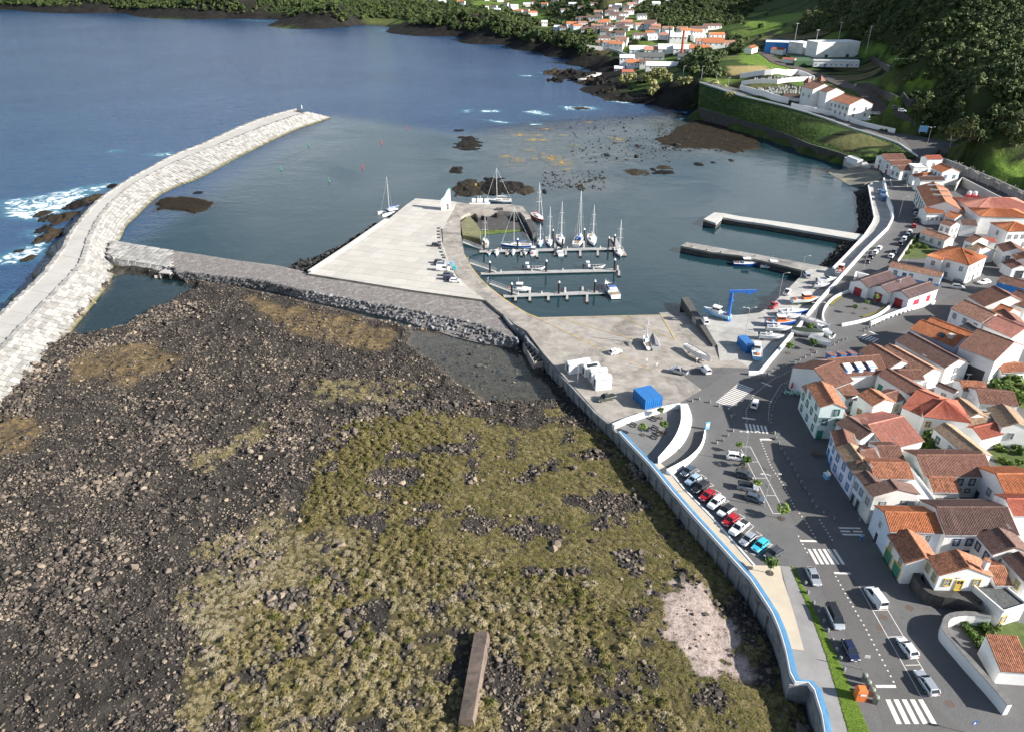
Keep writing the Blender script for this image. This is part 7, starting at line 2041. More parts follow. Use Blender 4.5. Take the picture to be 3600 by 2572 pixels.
# retaining wall with pollarded trees avenue
wall_thing('grey stained retaining wall below the upper road', 'R1', [(1555,1235),(1700,1290),(1850,1350),(2050,1430),(2400,1590)],.8,4,8.6, M_WALLC, name='retaining_wall')
sheet('avenue', GS('R1', [(1620,1290),(2400,1600),(2400,1700),(2050,1560),(1680,1330)], ZT + .5), M_ASPH)
MB_w = wall_thing('pale concrete yard wall below the tree avenue', 'R4', [(1735,330),(1780,280),(2050,420),(2160,470)],.5,4,8, M_PIERL, name='yard_wall')
def pollard(label, p, s_=1.0):
 root = empty('pollarded_tree', p, rnd.uniform(0,6), label, 'tree', 'pollarded trees along the avenue')
 M_P = mat('pollard_bark', (.34,.31,.27),.9,.2,2,.5,6, obj=True)
 mb_ = MB(); mb_.tube([(0,0,0),(.1,0,1.8),(0,0,3.4)],[.3,.24,.2],7); mb_.build('trunk', M_P, root)
 mb_ = MB()
 for k in range(9):
  a = k * 6.28 / 9 + rnd.uniform(-.3,.3); l_ = rnd.uniform(1.6,2.6)
  e_ = (math.cos(a) * l_, math.sin(a) * l_, 3.4 + rnd.uniform(.6,1.6))
  mb_.tube([(0,0,3.2),(math.cos(a) * l_ * .5, math.sin(a) * l_ * .5,3.6 + rnd.uniform(0,.5)), e_],[.16,.12,.10],5)
  mb_.tube([e_, (e_[0] * 1.12, e_[1] * 1.12, e_[2] + .25)],[.2,.05],5)
 mb_.build('limbs', M_P, root)
for x, y in ((1815,1412),(1895,1450),(1980,1490),(2065,1530),(2150,1570),(2240,1612),(1730,1370)):
 pollard('bare pollarded plane tree on the avenue', G('R1', x, y, ZT + .5))
for x, y in ((1680,1180),): pollard('bare pollarded tree beside the upper road', G('R1', x, y, 9.1))
# ---------------------------------------------------------------- convent, church, cemetery
church_g = H('long white convent with red brown roof beside the bay road', 'R1', (615,765),(880,840),(1078,835), ze=22.6, base=13.0, roof='rust', wins='fw9@6.2 fw7@2.6 rw2@6.2 rw2@2.6 fd1~0.3-0.4', trim='dark', cat='convent', name='convent')
H('white church nave with brown roof and black stone trim', 'R1', (500,690),(588,716),(720,700), ze=27.5, base=16, roof='brown', wins='lw2@6 ld1 fw2@6', trim='dark', cat='church', name='church')
H('white church gable rising behind the convent roof', 'R1', (640,722),(700,740),(800,725), ze=27, base=16, roof='brown', name='chapel', cat='chapel')
for x, y, lab, zt_ in ((612,838, 'white church bell tower with black trim and brown spire', 30.5),(520,800, 'second white church tower behind the bell tower', 27.0)):
 b = G('R1', x, y, 16.2)
 tw = empty('bell_tower', b, R(-16), lab, 'tower')
 MB().box((0,2.2,(zt_ - 16.2) / 2),(4.4,4.4, zt_ - 16.2)).build('shaft', WALL['white'], tw)
 for sx_ in (-2.1,2.1): MB().box((sx_, .05,(zt_ - 16.2) / 2),(.5,.3, zt_ - 16)).build('quoin', TRIM['dark'], tw)
 MB().box((0,2.2, zt_ - 16.0),(4.9,4.9,.4)).build('cornice', TRIM['dark'], tw)
 MB().lathe([(3.3, zt_ - 15.8),(1.4, zt_ - 13.8),(.05, zt_ - 12.4)],4,(0,2.2,0)).build('spire', ROOF['brown'], tw)
 for k in (3.5,7.5): MB().box((0,-.04, k),(1.0,.1,1.8)).build('window', M_GLASS, tw)
H('low white sacristy with brown roof between church and cemetery', 'R1', (345,768),(525,790), w=7, ze=19.5, base=15, roof='dark', wins='fw2@1', trim='dark')
def far_wall(label, pts, hgt, th=.6, m_=M_WHITE, fr_='R1'):
 ln = resample([FG(fr_, *p) if len(p) < 3 else G(fr_, *p) for p in pts], step=6)
 o_ = ln[0].copy()
 root = empty('boundary_wall', o_, 0, label, 'wall')
 zs = [(p.z if len(pts[0]) > 2 else max(fz1(p.x, p.y), p.z)) - o_.z for p in ln]
 MB().wall([(p.x - o_.x, p.y - o_.y) for p in ln], th, [z - 1.5 for z in zs],[z + hgt for z in zs]).build('wall_body', m_, root)
far_wall('white cemetery wall along the bay road', [(0,735),(110,762),(280,810),(385,840)],4.0)
far_wall('white back wall of the cemetery', [(0,630),(240,610),(465,600),(590,655)],3.6)
far_wall('white wall dividing the cemetery in two', [(10,690),(300,672),(320,672),(590,650)],3.0)
far_wall('white forecourt wall before the convent', [(410,862),(560,898),(700,925),(870,965)],3.0)
far_wall('white parapet of the convent ramp', [(925,950,13.5),(1050,978,12.4),(1165,1003,11.4)],1.6)
far_wall('long white outer wall of the convent ramp', [(880,975,12.6),(1050,1020,11.4),(1240,1060,10.2)],2.2)
far_wall('dark basalt terrace wall above the convent car park', [(930,710),(1150,790),(1290,850),(1420,870)],3.2,.8, M_BASALT)
far_wall('dark stone wall along the upper lane', [(1210,965),(1290,1020),(1400,1045)],2.2,.8, M_BASALT)
far_wall('dark stone field wall below the sports ground', [(1050,470),(1120,520),(1200,565)],2.5,.8, M_BASALT)
M_GRAVE = mat('grave_marble', (.66,.64,.62),.5,.15,1)
gm1 = MB().box((0,0,.3),(.9,2.0,.6)); gm1.box((0,.95,.8),(.8,.14,1.3)); gm1 = gm1.mesh('grave', M_GRAVE)
gm2 = MB().box((0,0,.2),(.9,2.0,.4)); gm2.box((0,.9,1.0),(.14,.14,1.9)); gm2.box((0,.9,1.4),(.7,.13,.14)); gm2 = gm2.mesh('grave', mat('grave_granite', (.30,.24,.21),.5,.2,1))
for pxs in (((130,720),(490,690),(480,760),(200,760)),((90,640),(440,615),(545,640),(300,665))):
 for i in range(13):
  for j in range(6):
   u, v = (i + rnd.uniform(.2,.8)) / 13,(j + rnd.uniform(.2,.8)) / 6
   x = (pxs[0][0] * (1 - u) + pxs[1][0] * u) * (1 - v) + (pxs[3][0] * (1 - u) + pxs[2][0] * u) * v
   y = (pxs[0][1] * (1 - u) + pxs[1][1] * u) * (1 - v) + (pxs[3][1] * (1 - u) + pxs[2][1] * u) * v
   b = FG('R1', x, y)
   dk = rnd.random() < .4
   tag(link('gravestone', gm2 if dk else gm1, None, b, (0,0, R(-16) + rnd.uniform(-.1,.1))), 'brown granite grave with cross in the walled cemetery' if dk else 'pale marble grave in the walled cemetery', 'grave', 'graves of the cemetery')
# ---------------------------------------------------------------- sports ground
H('sports hall wing with bright blue front and white roof', 'R1', (207,340),(512,350), w=22, ze=34, base=24, roof='white', wall='blue', kind='flat', name='sports_hall', cat='hall')
H('grey middle block of the sports hall', 'R1', (512,352),(628,346), w=18, ze=36, base=24, roof='white', wall='old', kind='flat', name='sports_hall', cat='hall')
H('tall pale grey block of the sports hall with dark doors', 'R1', (628,344),(968,338), w=18, ze=39, base=24, roof='white', wall='white', kind='flat', wins='fg2@3', trim='dark', name='sports_hall', cat='hall')
H('white changing rooms with blue windows beside the football pitch', 'R1', (597,487),(962,492), w=5, ze=28.6, base=24, roof='white', kind='shed', pitch=6, wins='fs9@1.5 fd2', trim='blue')
H('small red roofed clubhouse beside the football pitch', 'R1', (250,392),(350,400), w=6, ze=30, base=25, roof='red')
H('red kiosk with white lettering beside the football pitch', 'R1', (340,470),(440,478), w=4, ze=28, base=25, roof='red', wall='white')
H('small white cottage with orange roof beside the sports hall', 'R1', (40,385),(90,372),(140,378), ze=30.5, base=26, roof='orange', wins='fw1@1.2', trim='grey')
ptch = [FG('R1', x, y) for x, y in ((372,428),(900,424),(985,466),(600,488),(440,490))]
zt_ = 27.6
tag(MB().prism([(p.x, p.y, zt_) for p in GS('R1', [(372,428),(900,424),(985,466),(600,488),(440,490)], zt_)], zt_ - 8).build('football_pitch', mat('pitch_turf', (.045,.10,.045),.9,.1,.2)), 'green artificial turf football pitch below the sports hall', 'pitch')
for x, y, h_ in ((425,417,24),(582,490,24),(770,417,24),(1006,442,21)):
 b = FG('R1', x, y)
 fl = empty('floodlight_mast', b, 0, 'tall floodlight mast beside the football pitch', 'mast', 'floodlight masts of the football pitch')
 MB().tube([(0,0,-1),(0,0, h_)],[.35,.18],6).build('pole', M_GALV, fl)
 MB().box((0,0, h_),(2.6,.5,.3)).build('crossbar', M_GALV, fl)
 for k in (-.9,-.3,.3,.9): MB().box((k, -.3, h_ + .1),(.5,.3,.4)).build('lamp', M_WHITE, fl)
# ---------------------------------------------------------------- far village
def vill_meshes(L_, W_, h_, roofm, wallm):
 t = math.tan(R(25)); hr = h_ + W_ / 2 * t
 a = MB().add([(0,0,-3),(L_, 0,-3),(L_, W_, -3),(0, W_, -3),(0,0, h_),(L_, 0, h_),(L_, W_, h_),(0, W_, h_),(0, W_ / 2, hr),(L_, W_ / 2, hr)],
     [(0,1,5,4),(1,2,6,9,5),(2,3,7,6),(3,0,4,8,7)]).mesh('wall', wallm)
 b = MB()
 for y0 in (-.4, W_ + .4):
  b.add([(-.3, y0, h_ - .12),(L_ + .3, y0, h_ - .12),(L_ + .3, W_ / 2, hr + .1),(-.3, W_ / 2, hr + .1)],[(0,1,2,3)])
 b = b.mesh('roof', roofm)
 wn = MB(); wn.box((0,-.04,.65),(1.0,.1,1.3)); wn = wn.mesh('window', M_GLASS)
 return a, b, wn
VCACHE = {}
VNAME = {'brown': 'brown', 'orange': 'bright orange', 'rust': 'weathered orange', 'pink': 'pale red', 'white': 'white'}
def vhouse(px, py, L_, W_, h_, rz, roof, lab=None, wall='white', nw=3):
 b = on_far(px, py, 450)
 key = (round(L_), round(W_), round(h_ * 2), roof, wall)
 if key not in VCACHE: VCACHE[key] = vill_meshes(round(L_), round(W_), round(h_ * 2) / 2, ROOF.get({'brown': 'dark', 'rust': 'mixed'}.get(roof, roof)) or WALL[roof], WALL[wall])
 a, r2, wn = VCACHE[key]
 o = empty('village_house', b, rz, lab or 'small %s house with %s roof in the village across the bay' % (wall if wall != 'lblue' else 'pale blue', VNAME.get(roof, roof)), 'house', None if lab else 'houses of the far village')
 link('wall', a, o); link('roof', r2, o)
 for k in range(nw):
  link('window', wn, o, (round(L_) * (k + .5) / nw, 0, max(.9, h_ - 2.3)))
 return o
VR = random.Random(5)
# (R2 x, y, length, depth, height, roof) of the houses one can pick out
VL = [(905,235,14,9,6, 'orange'),(960,245,10,8,5, 'orange'),(1150,225,12,9,6, 'orange'),(1180,215,10,8,6, 'orange'),(1230,240,14,8,5, 'brown'),(1290,235,12,8,5, 'brown'),(1050,250,12,8,4, 'brown'),
  (1100,240,12,8,4.5, 'rust'),(1010,190,12,8,6, 'brown'),(1060,180,16,8,6, 'brown'),(1130,175,10,8,6, 'brown'),(975,185,10,8,5, 'brown'),(1190,265,12,8,6, 'brown'),(1170,290,10,8,6, 'brown'),
  (1215,315,16,9,6, 'brown'),(1290,310,12,8,6, 'brown'),(1160,345,14,8,5, 'brown'),(1135,385,11,8,5, 'rust'),(1190,380,14,9,4, 'rust'),(1240,392,14,9,5, 'orange'),(1290,365,14,9,6, 'rust'),
  (850,245,12,8,4, 'brown'),(800,245,14,8,4, 'white'),(705,215,8,7,6, 'white'),(1240,90,10,8,6, 'white'),(1290,85,10,8,6, 'white'),(1350,95,10,8,6, 'brown'),(1390,75,12,8,6, 'rust'),(1360,120,14,8,5, 'brown'),
  (1240,110,12,8,5, 'brown'),(1210,130,10,8,5, 'brown'),(1270,140,12,8,4, 'brown'),(1320,145,14,8,5, 'brown'),(1250,160,12,8,5, 'brown'),(1300,175,12,8,4, 'brown'),(1430,45,10,8,6, 'brown'),(1470,25,10,8,6, 'white'),
  (1520,15,10,8,5, 'white'),(1445,70,9,7,4, 'brown'),(1340,210,14,8,5, 'pink'),(1420,225,14,8,4, 'rust'),(1460,240,12,8,5, 'rust'),(1520,240,12,8,6, 'brown'),(1560,280,12,8,6, 'rust'),(1580,255,10,8,6, 'pink'),
  (1500,205,16,8,4, 'brown'),(1665,265,12,8,5, 'rust'),(1440,325,16,8,5, 'brown'),(1530,310,10,8,6, 'orange'),(1555,325,16,8,4, 'white'),(1640,320,16,8,5, 'pink'),(1780,275,12,8,6, 'rust'),(1820,285,12,8,5, 'orange'),
  (1900,270,18,9,5, 'brown'),(2000,245,16,8,5, 'brown'),(2060,240,12,8,4, 'brown'),(2050,330,18,9,6, 'orange'),(2040,352,16,8,4, 'orange'),(1920,340,16,10,6, 'white'),(1910,300,12,8,6, 'orange'),(2150,385,12,8,5, 'rust'),
  (490,115,12,8,5, 'orange'),(540,110,12,8,5, 'brown'),(600,135,14,8,6, 'orange'),(560,125,10,8,5, 'brown'),(440,70,14,8,5, 'brown'),(400,50,12,8,5, 'brown'),(460,80,12,8,6, 'white'),(350,18,14,8,5, 'white'),
  (30,45,12,8,6, 'orange'),(50,48,10,8,6, 'brown'),(325,98,10,7,4, 'white'),(256,78,5,5,4, 'white'),(305,70,8,7,4, 'brown'),(1470,160,14,8,5, 'grey'),(1000,215,12,8,4, 'rust'),(940,225,10,7,4, 'brown'),
  (1080,275,12,8,5, 'brown'),(1020,262,12,8,4, 'brown'),(1310,255,12,8,4, 'brown'),(1370,235,12,8,5, 'brown'),(1700,315,10,8,6, 'white'),(250,10,12,8,5, 'brown'),(560,60,12,8,5, 'white'),(620,40,12,8,5, 'brown'),(700,60,12,8,5, 'orange'),(780,30,12,8,5, 'brown'),(860,110,12,8,5, 'brown'),(920,60,12,8,5, 'white'),(1000,90,12,8,5, 'brown'),(1100,60,14,8,5, 'brown'),(1120,130,12,8,5, 'rust'),(-120,30,14,8,5, 'white'),(-220,20,12,8,5, 'brown'),(-420,8,14,8,5, 'white'),(-700,10,12,8,5, 'white'),(1590,60,12,8,5, 'white'),(1700,20,12,8,5, 'brown')]
for x, y, l_, w_, h_, rf in VL:
 vhouse(1600 + x * .43995 - 6, y * .43995, l_ * VR.uniform(.85,1.1), w_, h_, VR.choice([R(-8), R(-12), R(4), R(-20), R(12)]), rf, wall='lblue' if VR.random() < .12 else 'white')
for x, y, l_, w_, h_, rf, wl, lab in ((1410,450,30,14,6, 'white', 'lblue', 'pale blue industrial shed with white roof at the shore of the village'),(1530,445,24,12,5, 'pink', 'white', 'cannery shed with faded red roof'),
          (1640,445,44,18,6, 'white', 'white', 'wide white cannery hall beside the brick chimney'),(1760,445,30,16,6, 'white', 'white', 'second white cannery hall beside the brick chimney'),
          (1890,440,20,12,6, 'orange', 'white', 'white house with orange roof beside the brick chimney'),(1990,410,22,14,8, 'orange', 'white', 'big white house with orange hipped roof above the cannery'),
          (1940,385,18,12,6, 'rust', 'white', 'white house with orange tiles behind the cannery'),(1850,410,22,10,4, 'orange', 'white', 'low orange roofed cannery wing'),(2080,400,14,10,5, 'orange', 'white', 'white house with orange roof above the road bend'),
          (1540,580,36,12,6, 'white', 'white', 'long white warehouse with pale roof above the rocky point'),(1440,500,30,14,5, 'grey', 'grey', 'grey flat factory building above the shore'),(1330,540,14,10,8, 'white', 'white', 'tall white house on the rocky shore'),
          (1385,565,14,10,7, 'orange', 'white', 'white shore house with orange roof'),(1290,575,10,8,3, 'white', 'grey', 'grey shed on the rocky shore'),(1350,612,12,7,4, 'red', 'cream', 'small red roofed hut above the rocks'),(1490,560,10,9,7, 'brown', 'old', 'old stained factory house'),
          (1720,355,20,14,7, 'white', 'white', 'white gabled store beside the dark chimney'),(1800,480,26,10,3, 'grey', 'grey', 'low grey shed beside the shore road')):
 vhouse(1600 + x * .43995 - 8, y * .43995, l_, w_, h_, R(-6), rf, lab, wl, 4)
for x, y, y1, rad, m_, lab in ((1808,452,300,1.5, mat('brick_chimney', (.42,.12,.06),.85,.15,1), 'tall red brick factory chimney'),(1702,390,262,1.1, mat('dark_chimney', (.10,.09,.085),.85,.2,1), 'slim dark factory chimney')):
 b = FG('R2', x, y)
 ch = empty('factory_chimney', b, 0, lab + ' in the far village', 'chimney')
 h_ = (y - y1) * .43995 / 2.9
 MB().lathe([(rad * 1.15,-1),(rad, h_ * .1),(rad * .75, h_)],10).build('stack', m_, ch)
 MB().lathe([(rad * .9, h_),(rad * .9, h_ + .8)],10).build('crown', m_, ch)
far_wall('pale sea wall above the black stone beach of the village', [(1050,395),(1200,405),(1300,430),(1400,465)],2.5,1.0, M_PIERL, 'R2')
wall_thing('pale concrete jetty on the rocks of the point', 'R2', [(1000,637),(1080,610),(1150,582)],5.0,0,3.0, M_PIERL, name='jetty')
for q, (x, y, w, h, g) in enumerate([(870,585,260,40,3.5),(960,610,260,60,4.0),(1080,625,200,60,4),(800,645,110,30,2.5),(1050,660,160,36,3),(1180,690,160,60,6),(1300,720,260,90,6),(1200,745,180,50,4),(1420,800,300,40,3),(1300,790,200,30,2),(1560,820,180,30,2.5),(1100,530,150,30,2.5),(1450,740,220,80,7)]):
 tag(islet('R2', x, y, w, h, g, 'jagged black lava rock below the far village', 640 + q), group='lava rocks of the far point')
# pale reed clumps on the point
reed = [crown_mesh('reed_%d' % k, 780 + k, 260,1,1.1,.16, leaf_material('reed_leaves', [(0,(.16,.17,.06)),(.5,(.26,.26,.10)),(1,(.36,.34,.17))], False) if k == 0 else bpy.data.materials['reed_leaves'],10) for k in range(3)]
for x, y, s2 in ((1560,650,6),(1600,640,7),(1640,660,8),(1530,665,5),(1690,690,7),(1580,750,7),(1560,770,5),(1380,660,6),(1330,670,5),(1420,650,5),(1640,620,6),(1600,610,5),(1800,690,5),(1870,690,5),(1840,690,5),(2050,780,7),(2000,800,6),(2090,790,7),(2140,780,6),(2040,830,5),(2190,840,6)):
 b = FG('R2', x, y)
 sh_ = empty('reed_clump', b - Vector((0,0,.5)), rnd.uniform(0,6), 'pale olive reed clump on the rocky point beside the bay road', 'reeds', 'reed clumps of the point')
 link('foliage', reed[rnd.randrange(3)], sh_, None, None, (s2 * .8, s2 * .8, s2 * .7))
# ramp with shelter posts
tag(MB().prism(GS('R4', [(690,232,.3),(790,225,1.2),(960,195,3.6),(1120,235,3.9),(1150,290,3.6),(1000,330,2.0),(880,345,.2),(780,310,-.4)]),-3).build('boat_ramp', mat('ramp_concrete', (.20,.19,.16),.85,.4,.25,.3,4, stain=(.42,.38,.2), stain_amt=.8)), kind='structure')
tag(MB().prism([Vector((p.x, p.y, p.z)) for p in GS('R4', [(840,120,4.6),(860,90,5),(1010,150,5),(1050,200,4.4),(960,185,4.2)])],-3).build('ramp_terrace', M_PIERL), 'small white terrace above the boat ramp', 'terrace')
# ================================================================== vehicles
M_TYRE = mat('tyre', (.02,.02,.021),.8,0); M_RIM = mat('rim', (.45,.45,.46),.35,0, metal=.6); M_CGL = mat('car_glass', (.02,.026,.032),.06,0)
M_HEAD = mat('headlight', (.75,.76,.78),.15,0); M_TAIL = mat('taillight', (.45,.02,.02),.3,0)
PAINT = {k: mat('paint_' + k, c, .28,0, metal=me_, coat=.6) for k, c, me_ in (('white', (.80,.80,.80),0),('black', (.02,.02,.022),0),('navy', (.015,.02,.06),0),('darkgrey', (.07,.08,.09),.3),('silver', (.50,.53,.56),.5),
                   ('red', (.42,.012,.02),0),('cyan', (.05,.50,.68),0),('slate', (.10,.13,.17),.3),('blue', (.04,.16,.45),0),('olive', (.05,.06,.045),0),('lightblue', (.45,.58,.70),.3))}
#        length width height hood  belt  ws0   ws1   rear0 rear1 (x as share of length from the tail, heights in m)
CARS = {'hatch': (4.05,1.76,1.48,.95,.98,.74,.56,.04,.13), 'sedan': (4.6,1.8,1.44,.92,.96,.73,.56,.10,.26), 'suv': (4.4,1.84,1.66,1.05,1.08,.75,.59,.03,.10), 'wagon': (4.6,1.78,1.46,.92,.96,.73,.57,.03,.10),
  'van': (4.9,1.92,1.96,1.15,1.15,.86,.70,.01,.03), 'kangoo': (4.1,1.76,1.80,1.05,1.08,.80,.64,.01,.04), 'pickup': (5.1,1.84,1.75,1.05,1.08,.72,.60,.36,.40)}
CMESH = {}
def car_meshes(k):
 if k in CMESH: return CMESH[k]
 L_, W_, H_, hood, belt, w0, w1, r0, r1 = CARS[k]
 st = [(0,.62,.86,.42),(.02,.8 * belt, .95,.30),(.10, belt, 1,.25),(.5, belt, 1,.22),(w0, belt, 1,.22),(w0 + .02, hood, 1,.22),(.95, hood * .86,.95,.28),(1.0,.62,.80,.40)]
 if k == 'pickup': st = [(0,.98,.92,.4),(.01,1.05,1,.38),(.10, belt, 1,.3)] + st[3:]
 mb = MB(); V = []
 for t, z, wf, zb in st:
  x = L_ * (t - .5); w = W_ / 2 * wf
  V += [(x, -w * .94, zb),(x, -w, .55),(x, -w * .97, z * .86),(x, -w * .86, z),(x, w * .86, z),(x, w * .97, z * .86),(x, w, .55),(x, w * .94, zb)]
 fs = [(8 * i + q, 8 * i + 8 + q, 8 * i + 8 + (q + 1) % 8,8 * i + (q + 1) % 8) for i in range(len(st) - 1) for q in range(8)]
 fs += [tuple(range(7,-1,-1)), tuple(8 * (len(st) - 1) + q for q in range(8))]
 body = mb.add(V, fs).mesh('body', PAINT['white'])
 X = lambda t: L_ * (t - .5)
 g = MB(); b2, t2 = W_ * .43, W_ * .36
 g.add([(X(r0),-b2, belt),(X(w0),-b2, belt),(X(w0), b2, belt),(X(r0), b2, belt),(X(r1),-t2, H_ - .05),(X(w1),-t2, H_ - .05),(X(w1), t2, H_ - .05),(X(r1), t2, H_ - .05)],[(0,1,5,4),(1,2,6,5),(2,3,7,6),(3,0,4,7),(4,5,6,7)])
 glass = g.mesh('glasshouse', M_CGL)
 r = MB()
 r.add([(X(r1) - .05,-t2 - .03, H_ - .07),(X(w1) + .05,-t2 - .03, H_ - .07),(X(w1) + .05, t2 + .03, H_ - .07),(X(r1) - .05, t2 + .03, H_ - .07),(X(r1) + .08,-t2 + .1, H_),(X(w1) - .1,-t2 + .1, H_),(X(w1) - .1, t2 - .1, H_),(X(r1) + .08, t2 - .1, H_)],
   [(0,1,5,4),(1,2,6,5),(2,3,7,6),(3,0,4,7),(4,5,6,7),(3,2,1,0)])
 for s in (-1,1):
  r.beam((X(w0), s * b2, belt),(X(w1), s * t2, H_ - .04),.08); r.beam((X(r0), s * b2, belt),(X(r1), s * t2, H_ - .04),.16)
  m0 = (w0 + r0) / 2 + .04; r.beam((X(m0), s * b2 * 1.01, belt),(X(m0), s * t2 * 1.01, H_ - .04),.10)
  if k in ('van', 'kangoo'): r.add([(X(.06), s * b2 * 1.02, belt),(X(.45), s * b2 * 1.02, belt),(X(.45), s * t2 * 1.03, H_ - .06),(X(.06), s * t2 * 1.03, H_ - .06)],[(0,1,2,3)])
 roof = r.mesh('roof', PAINT['white'])
 ty = MB(); ty.tube([(0,-.11,0),(0,.11,0)],.33,14); tyre = ty.mesh('tyre', M_TYRE)
 ri = MB(); ri.tube([(0,-.12,0),(0,.12,0)],.2,10); rim = ri.mesh('rim', M_RIM)
 hl = MB().box((0,0,0),(.12,.42,.16)).mesh('headlight', M_HEAD); tlm = MB().box((0,0,0),(.08,.16,.2)).mesh('taillight', M_TAIL)
 mir = MB().box((0,0,0),(.14,.2,.14)).mesh('mirror', M_TYRE)
 pl = MB().box((0,0,0),(.03,.5,.12)).mesh('number_plate', M_WHITE)
 bed = None
 if k == 'pickup':
  bed = MB().box((X(.185),0, belt + .005),(L_ * .32, W_ * .76,.03)).mesh('cargo_bed', M_TYRE)
 CMESH[k] = (body, glass, roof, tyre, rim, hl, tlm, mir, pl, bed)
 return CMESH[k]
def car(kind, col, label, fr_, rear, front, z=ZT, group='parked cars', roofcol=None):
 zc = z + .7
 a, b = G(fr_, *rear, zc), G(fr_, *front, zc)
 c = (a + b) / 2
 root = empty({'van': 'van', 'kangoo': 'van', 'pickup': 'pickup_truck'}.get(kind, 'car'),(c.x, c.y, z + .006), math.atan2(b.y - a.y, b.x - a.x), label, {'van': 'van', 'kangoo': 'van', 'pickup': 'pickup'}.get(kind, 'car'), group)
 L_, W_, H_, hood, belt, w0, w1, r0, r1 = CARS[kind]
 body, glass, roof, tyre, rim, hl, tlm, mir, pl, bed = car_meshes(kind)
 for nm, me_, cc in (('body', body, col),('roof', roof, roofcol or col)):
  o = link(nm, me_, root); o.material_slots[0].link = 'OBJECT'; o.material_slots[0].material = PAINT[cc]
 link('glasshouse', glass, root)
 for sx_ in (-.30,.30):
  for s in (-1,1):
   wh = empty('wheel', (L_ * sx_ + .05, s * (W_ / 2 - .10),.33)); wh.parent = root
   link('tyre', tyre, wh); link('rim', rim, wh)
 for s in (-1,1):
  link('headlight', hl, root, (L_ * .475, s * W_ * .32,.68)); link('taillight', tlm, root, (-L_ * .485, s * W_ * .40,.82)); link('mirror', mir, root, (L_ * (w0 - .54), s * (W_ / 2 + .06), belt + .05))
 link('number_plate', pl, root, (-L_ * .5 - .005,0,.6)); link('number_plate', pl, root, (L_ * .5 + .005,0,.5))
 if bed: link('cargo_bed', bed, root)
 return root
GB = 'cars in the bays along the promenade'; GM = 'cars in the middle of the car park'; GR = 'vehicles along the wide street'; GQ = 'cars parked on the quay platform'; GS_ = 'cars parked along the upper street'
for a in (('hatch', 'slate', 'dark blue grey hatchback in the first bay beside the white crescent wall', 'U3', (355,335),(215,440)),('hatch', 'lightblue', 'pale blue silver hatchback between a dark car and a black car', 'U3', (435,460),(285,560)),
   ('suv', 'black', 'black car in the promenade bays', 'U3', (540,568),(385,672)),('hatch', 'red', 'red car parked between a black and a white car', 'U3', (640,680),(485,795)),('suv', 'white', 'white car parked between a red car and a white car with black roof', 'U3', (770,780),(610,905)),
   ('hatch', 'white', 'white small car with black sunroof', 'U3', (905,905),(755,1012)),('hatch', 'red', 'red car parked next to the white pickup', 'U3', (985,1035),(820,1160)),('pickup', 'white', 'white pickup truck in the promenade bays', 'U3', (1130,1120),(915,1295)),
   ('hatch', 'silver', 'silver car with blue tint between pickup and turquoise car', 'U3', (1245,1300),(1065,1445)),('hatch', 'cyan', 'bright turquoise small car', 'U3', (1410,1395),(1255,1525)),('hatch', 'darkgrey', 'dark grey small car behind the promenade tree', 'U3', (1620,1525),(1440,1640))):
 car(*a, group=GB, roofcol='black' if 'sunroof' in a[2] else None)
for a in (('suv', 'white', 'white crossover parked under the young tree with red flowers', 'U3', (865,165),(1105,190)),('hatch', 'darkgrey', 'grey hatchback behind the motorbike', 'U3', (980,400),(1225,470)),('suv', 'silver', 'silver crossover with black roof', 'U3', (1015,590),(1290,640)),
   ('hatch', 'slate', 'blue grey hatchback beside the lamp post', 'U3', (1125,735),(1390,815))):
 car(*a, group=GM, roofcol='black' if 'black roof' in a[2] else None)
for a in (('sedan', 'silver', 'silver saloon parked beside the grass verge', 'T2', (560,312),(618,430)),('van', 'silver', 'silver people carrier with black roof beside the grass verge', 'T2', (725,625),(800,785)),('hatch', 'navy', 'dark blue hatchback beside the grass verge', 'T2', (855,905),(920,1030)),
   ('van', 'white', 'white minibus in the taxi bay', 'T2', (1135,605),(1045,485)),('hatch', 'white', 'white hatchback in the taxi bay', 'T2', (1390,1010),(1295,880)),('wagon', 'silver', 'silver estate car in the last taxi bay beside the zebra crossing', 'T2', (1540,1290),(1450,1160)),
   ('kangoo', 'white', 'white small van driving on the street bend', 'R6', (110,985),(137,912)),('wagon', 'white', 'white estate car turning beside the orange roofed villa', 'R4', (1998,1110),(1908,1122)),('suv', 'silver', 'silver off-roader beside the museum', 'R4', (1685,1150),(1805,1162)),
   ('hatch', 'darkgrey', 'dark car parked against the white garage house', 'R4', (1720,1112),(1790,1128))):
 car(*a, group=GR, roofcol='black' if 'black roof' in a[2] else None)
for i, (x, y, c, k) in enumerate(((1405,540, 'darkgrey', 'hatch'),(1410,570, 'silver', 'hatch'),(1410,617, 'black', 'suv'),(1395,665, 'red', 'hatch'),(1360,712, 'white', 'hatch'),(1345,738, 'slate', 'hatch'),(1318,770, 'white', 'suv'),(1290,805, 'black', 'suv'),(1240,868, 'darkgrey', 'hatch'),(1213,905, 'white', 'hatch'))):
 nxt = ('the school wall', 'the school wall', 'the school wall', 'the road bend', 'the garden wall', 'the garden wall', 'the garden wall', 'the garden wall', 'the garden corner', 'the garden corner')[i]
 car(k, c, '%s car parked along the upper street beside %s' % ({'darkgrey': 'dark grey', 'slate': 'blue grey'}.get(c, c), nxt), 'R4', (x - 10, y + 14) if y > 680 else (x, y + 18),(x + 10, y - 12) if y > 680 else (x, y - 16), group=GS_)
for x, y, c in ((1118,843, 'white'),(1088,875, 'white'),(1057,910, 'black'),(1030,947, 'darkgrey')):
 car('hatch', c, '%s car parked along the long white wall' % c.replace('dark', 'dark '), 'R4', (x - 14, y + 14),(x + 14, y - 14), group=GS_)
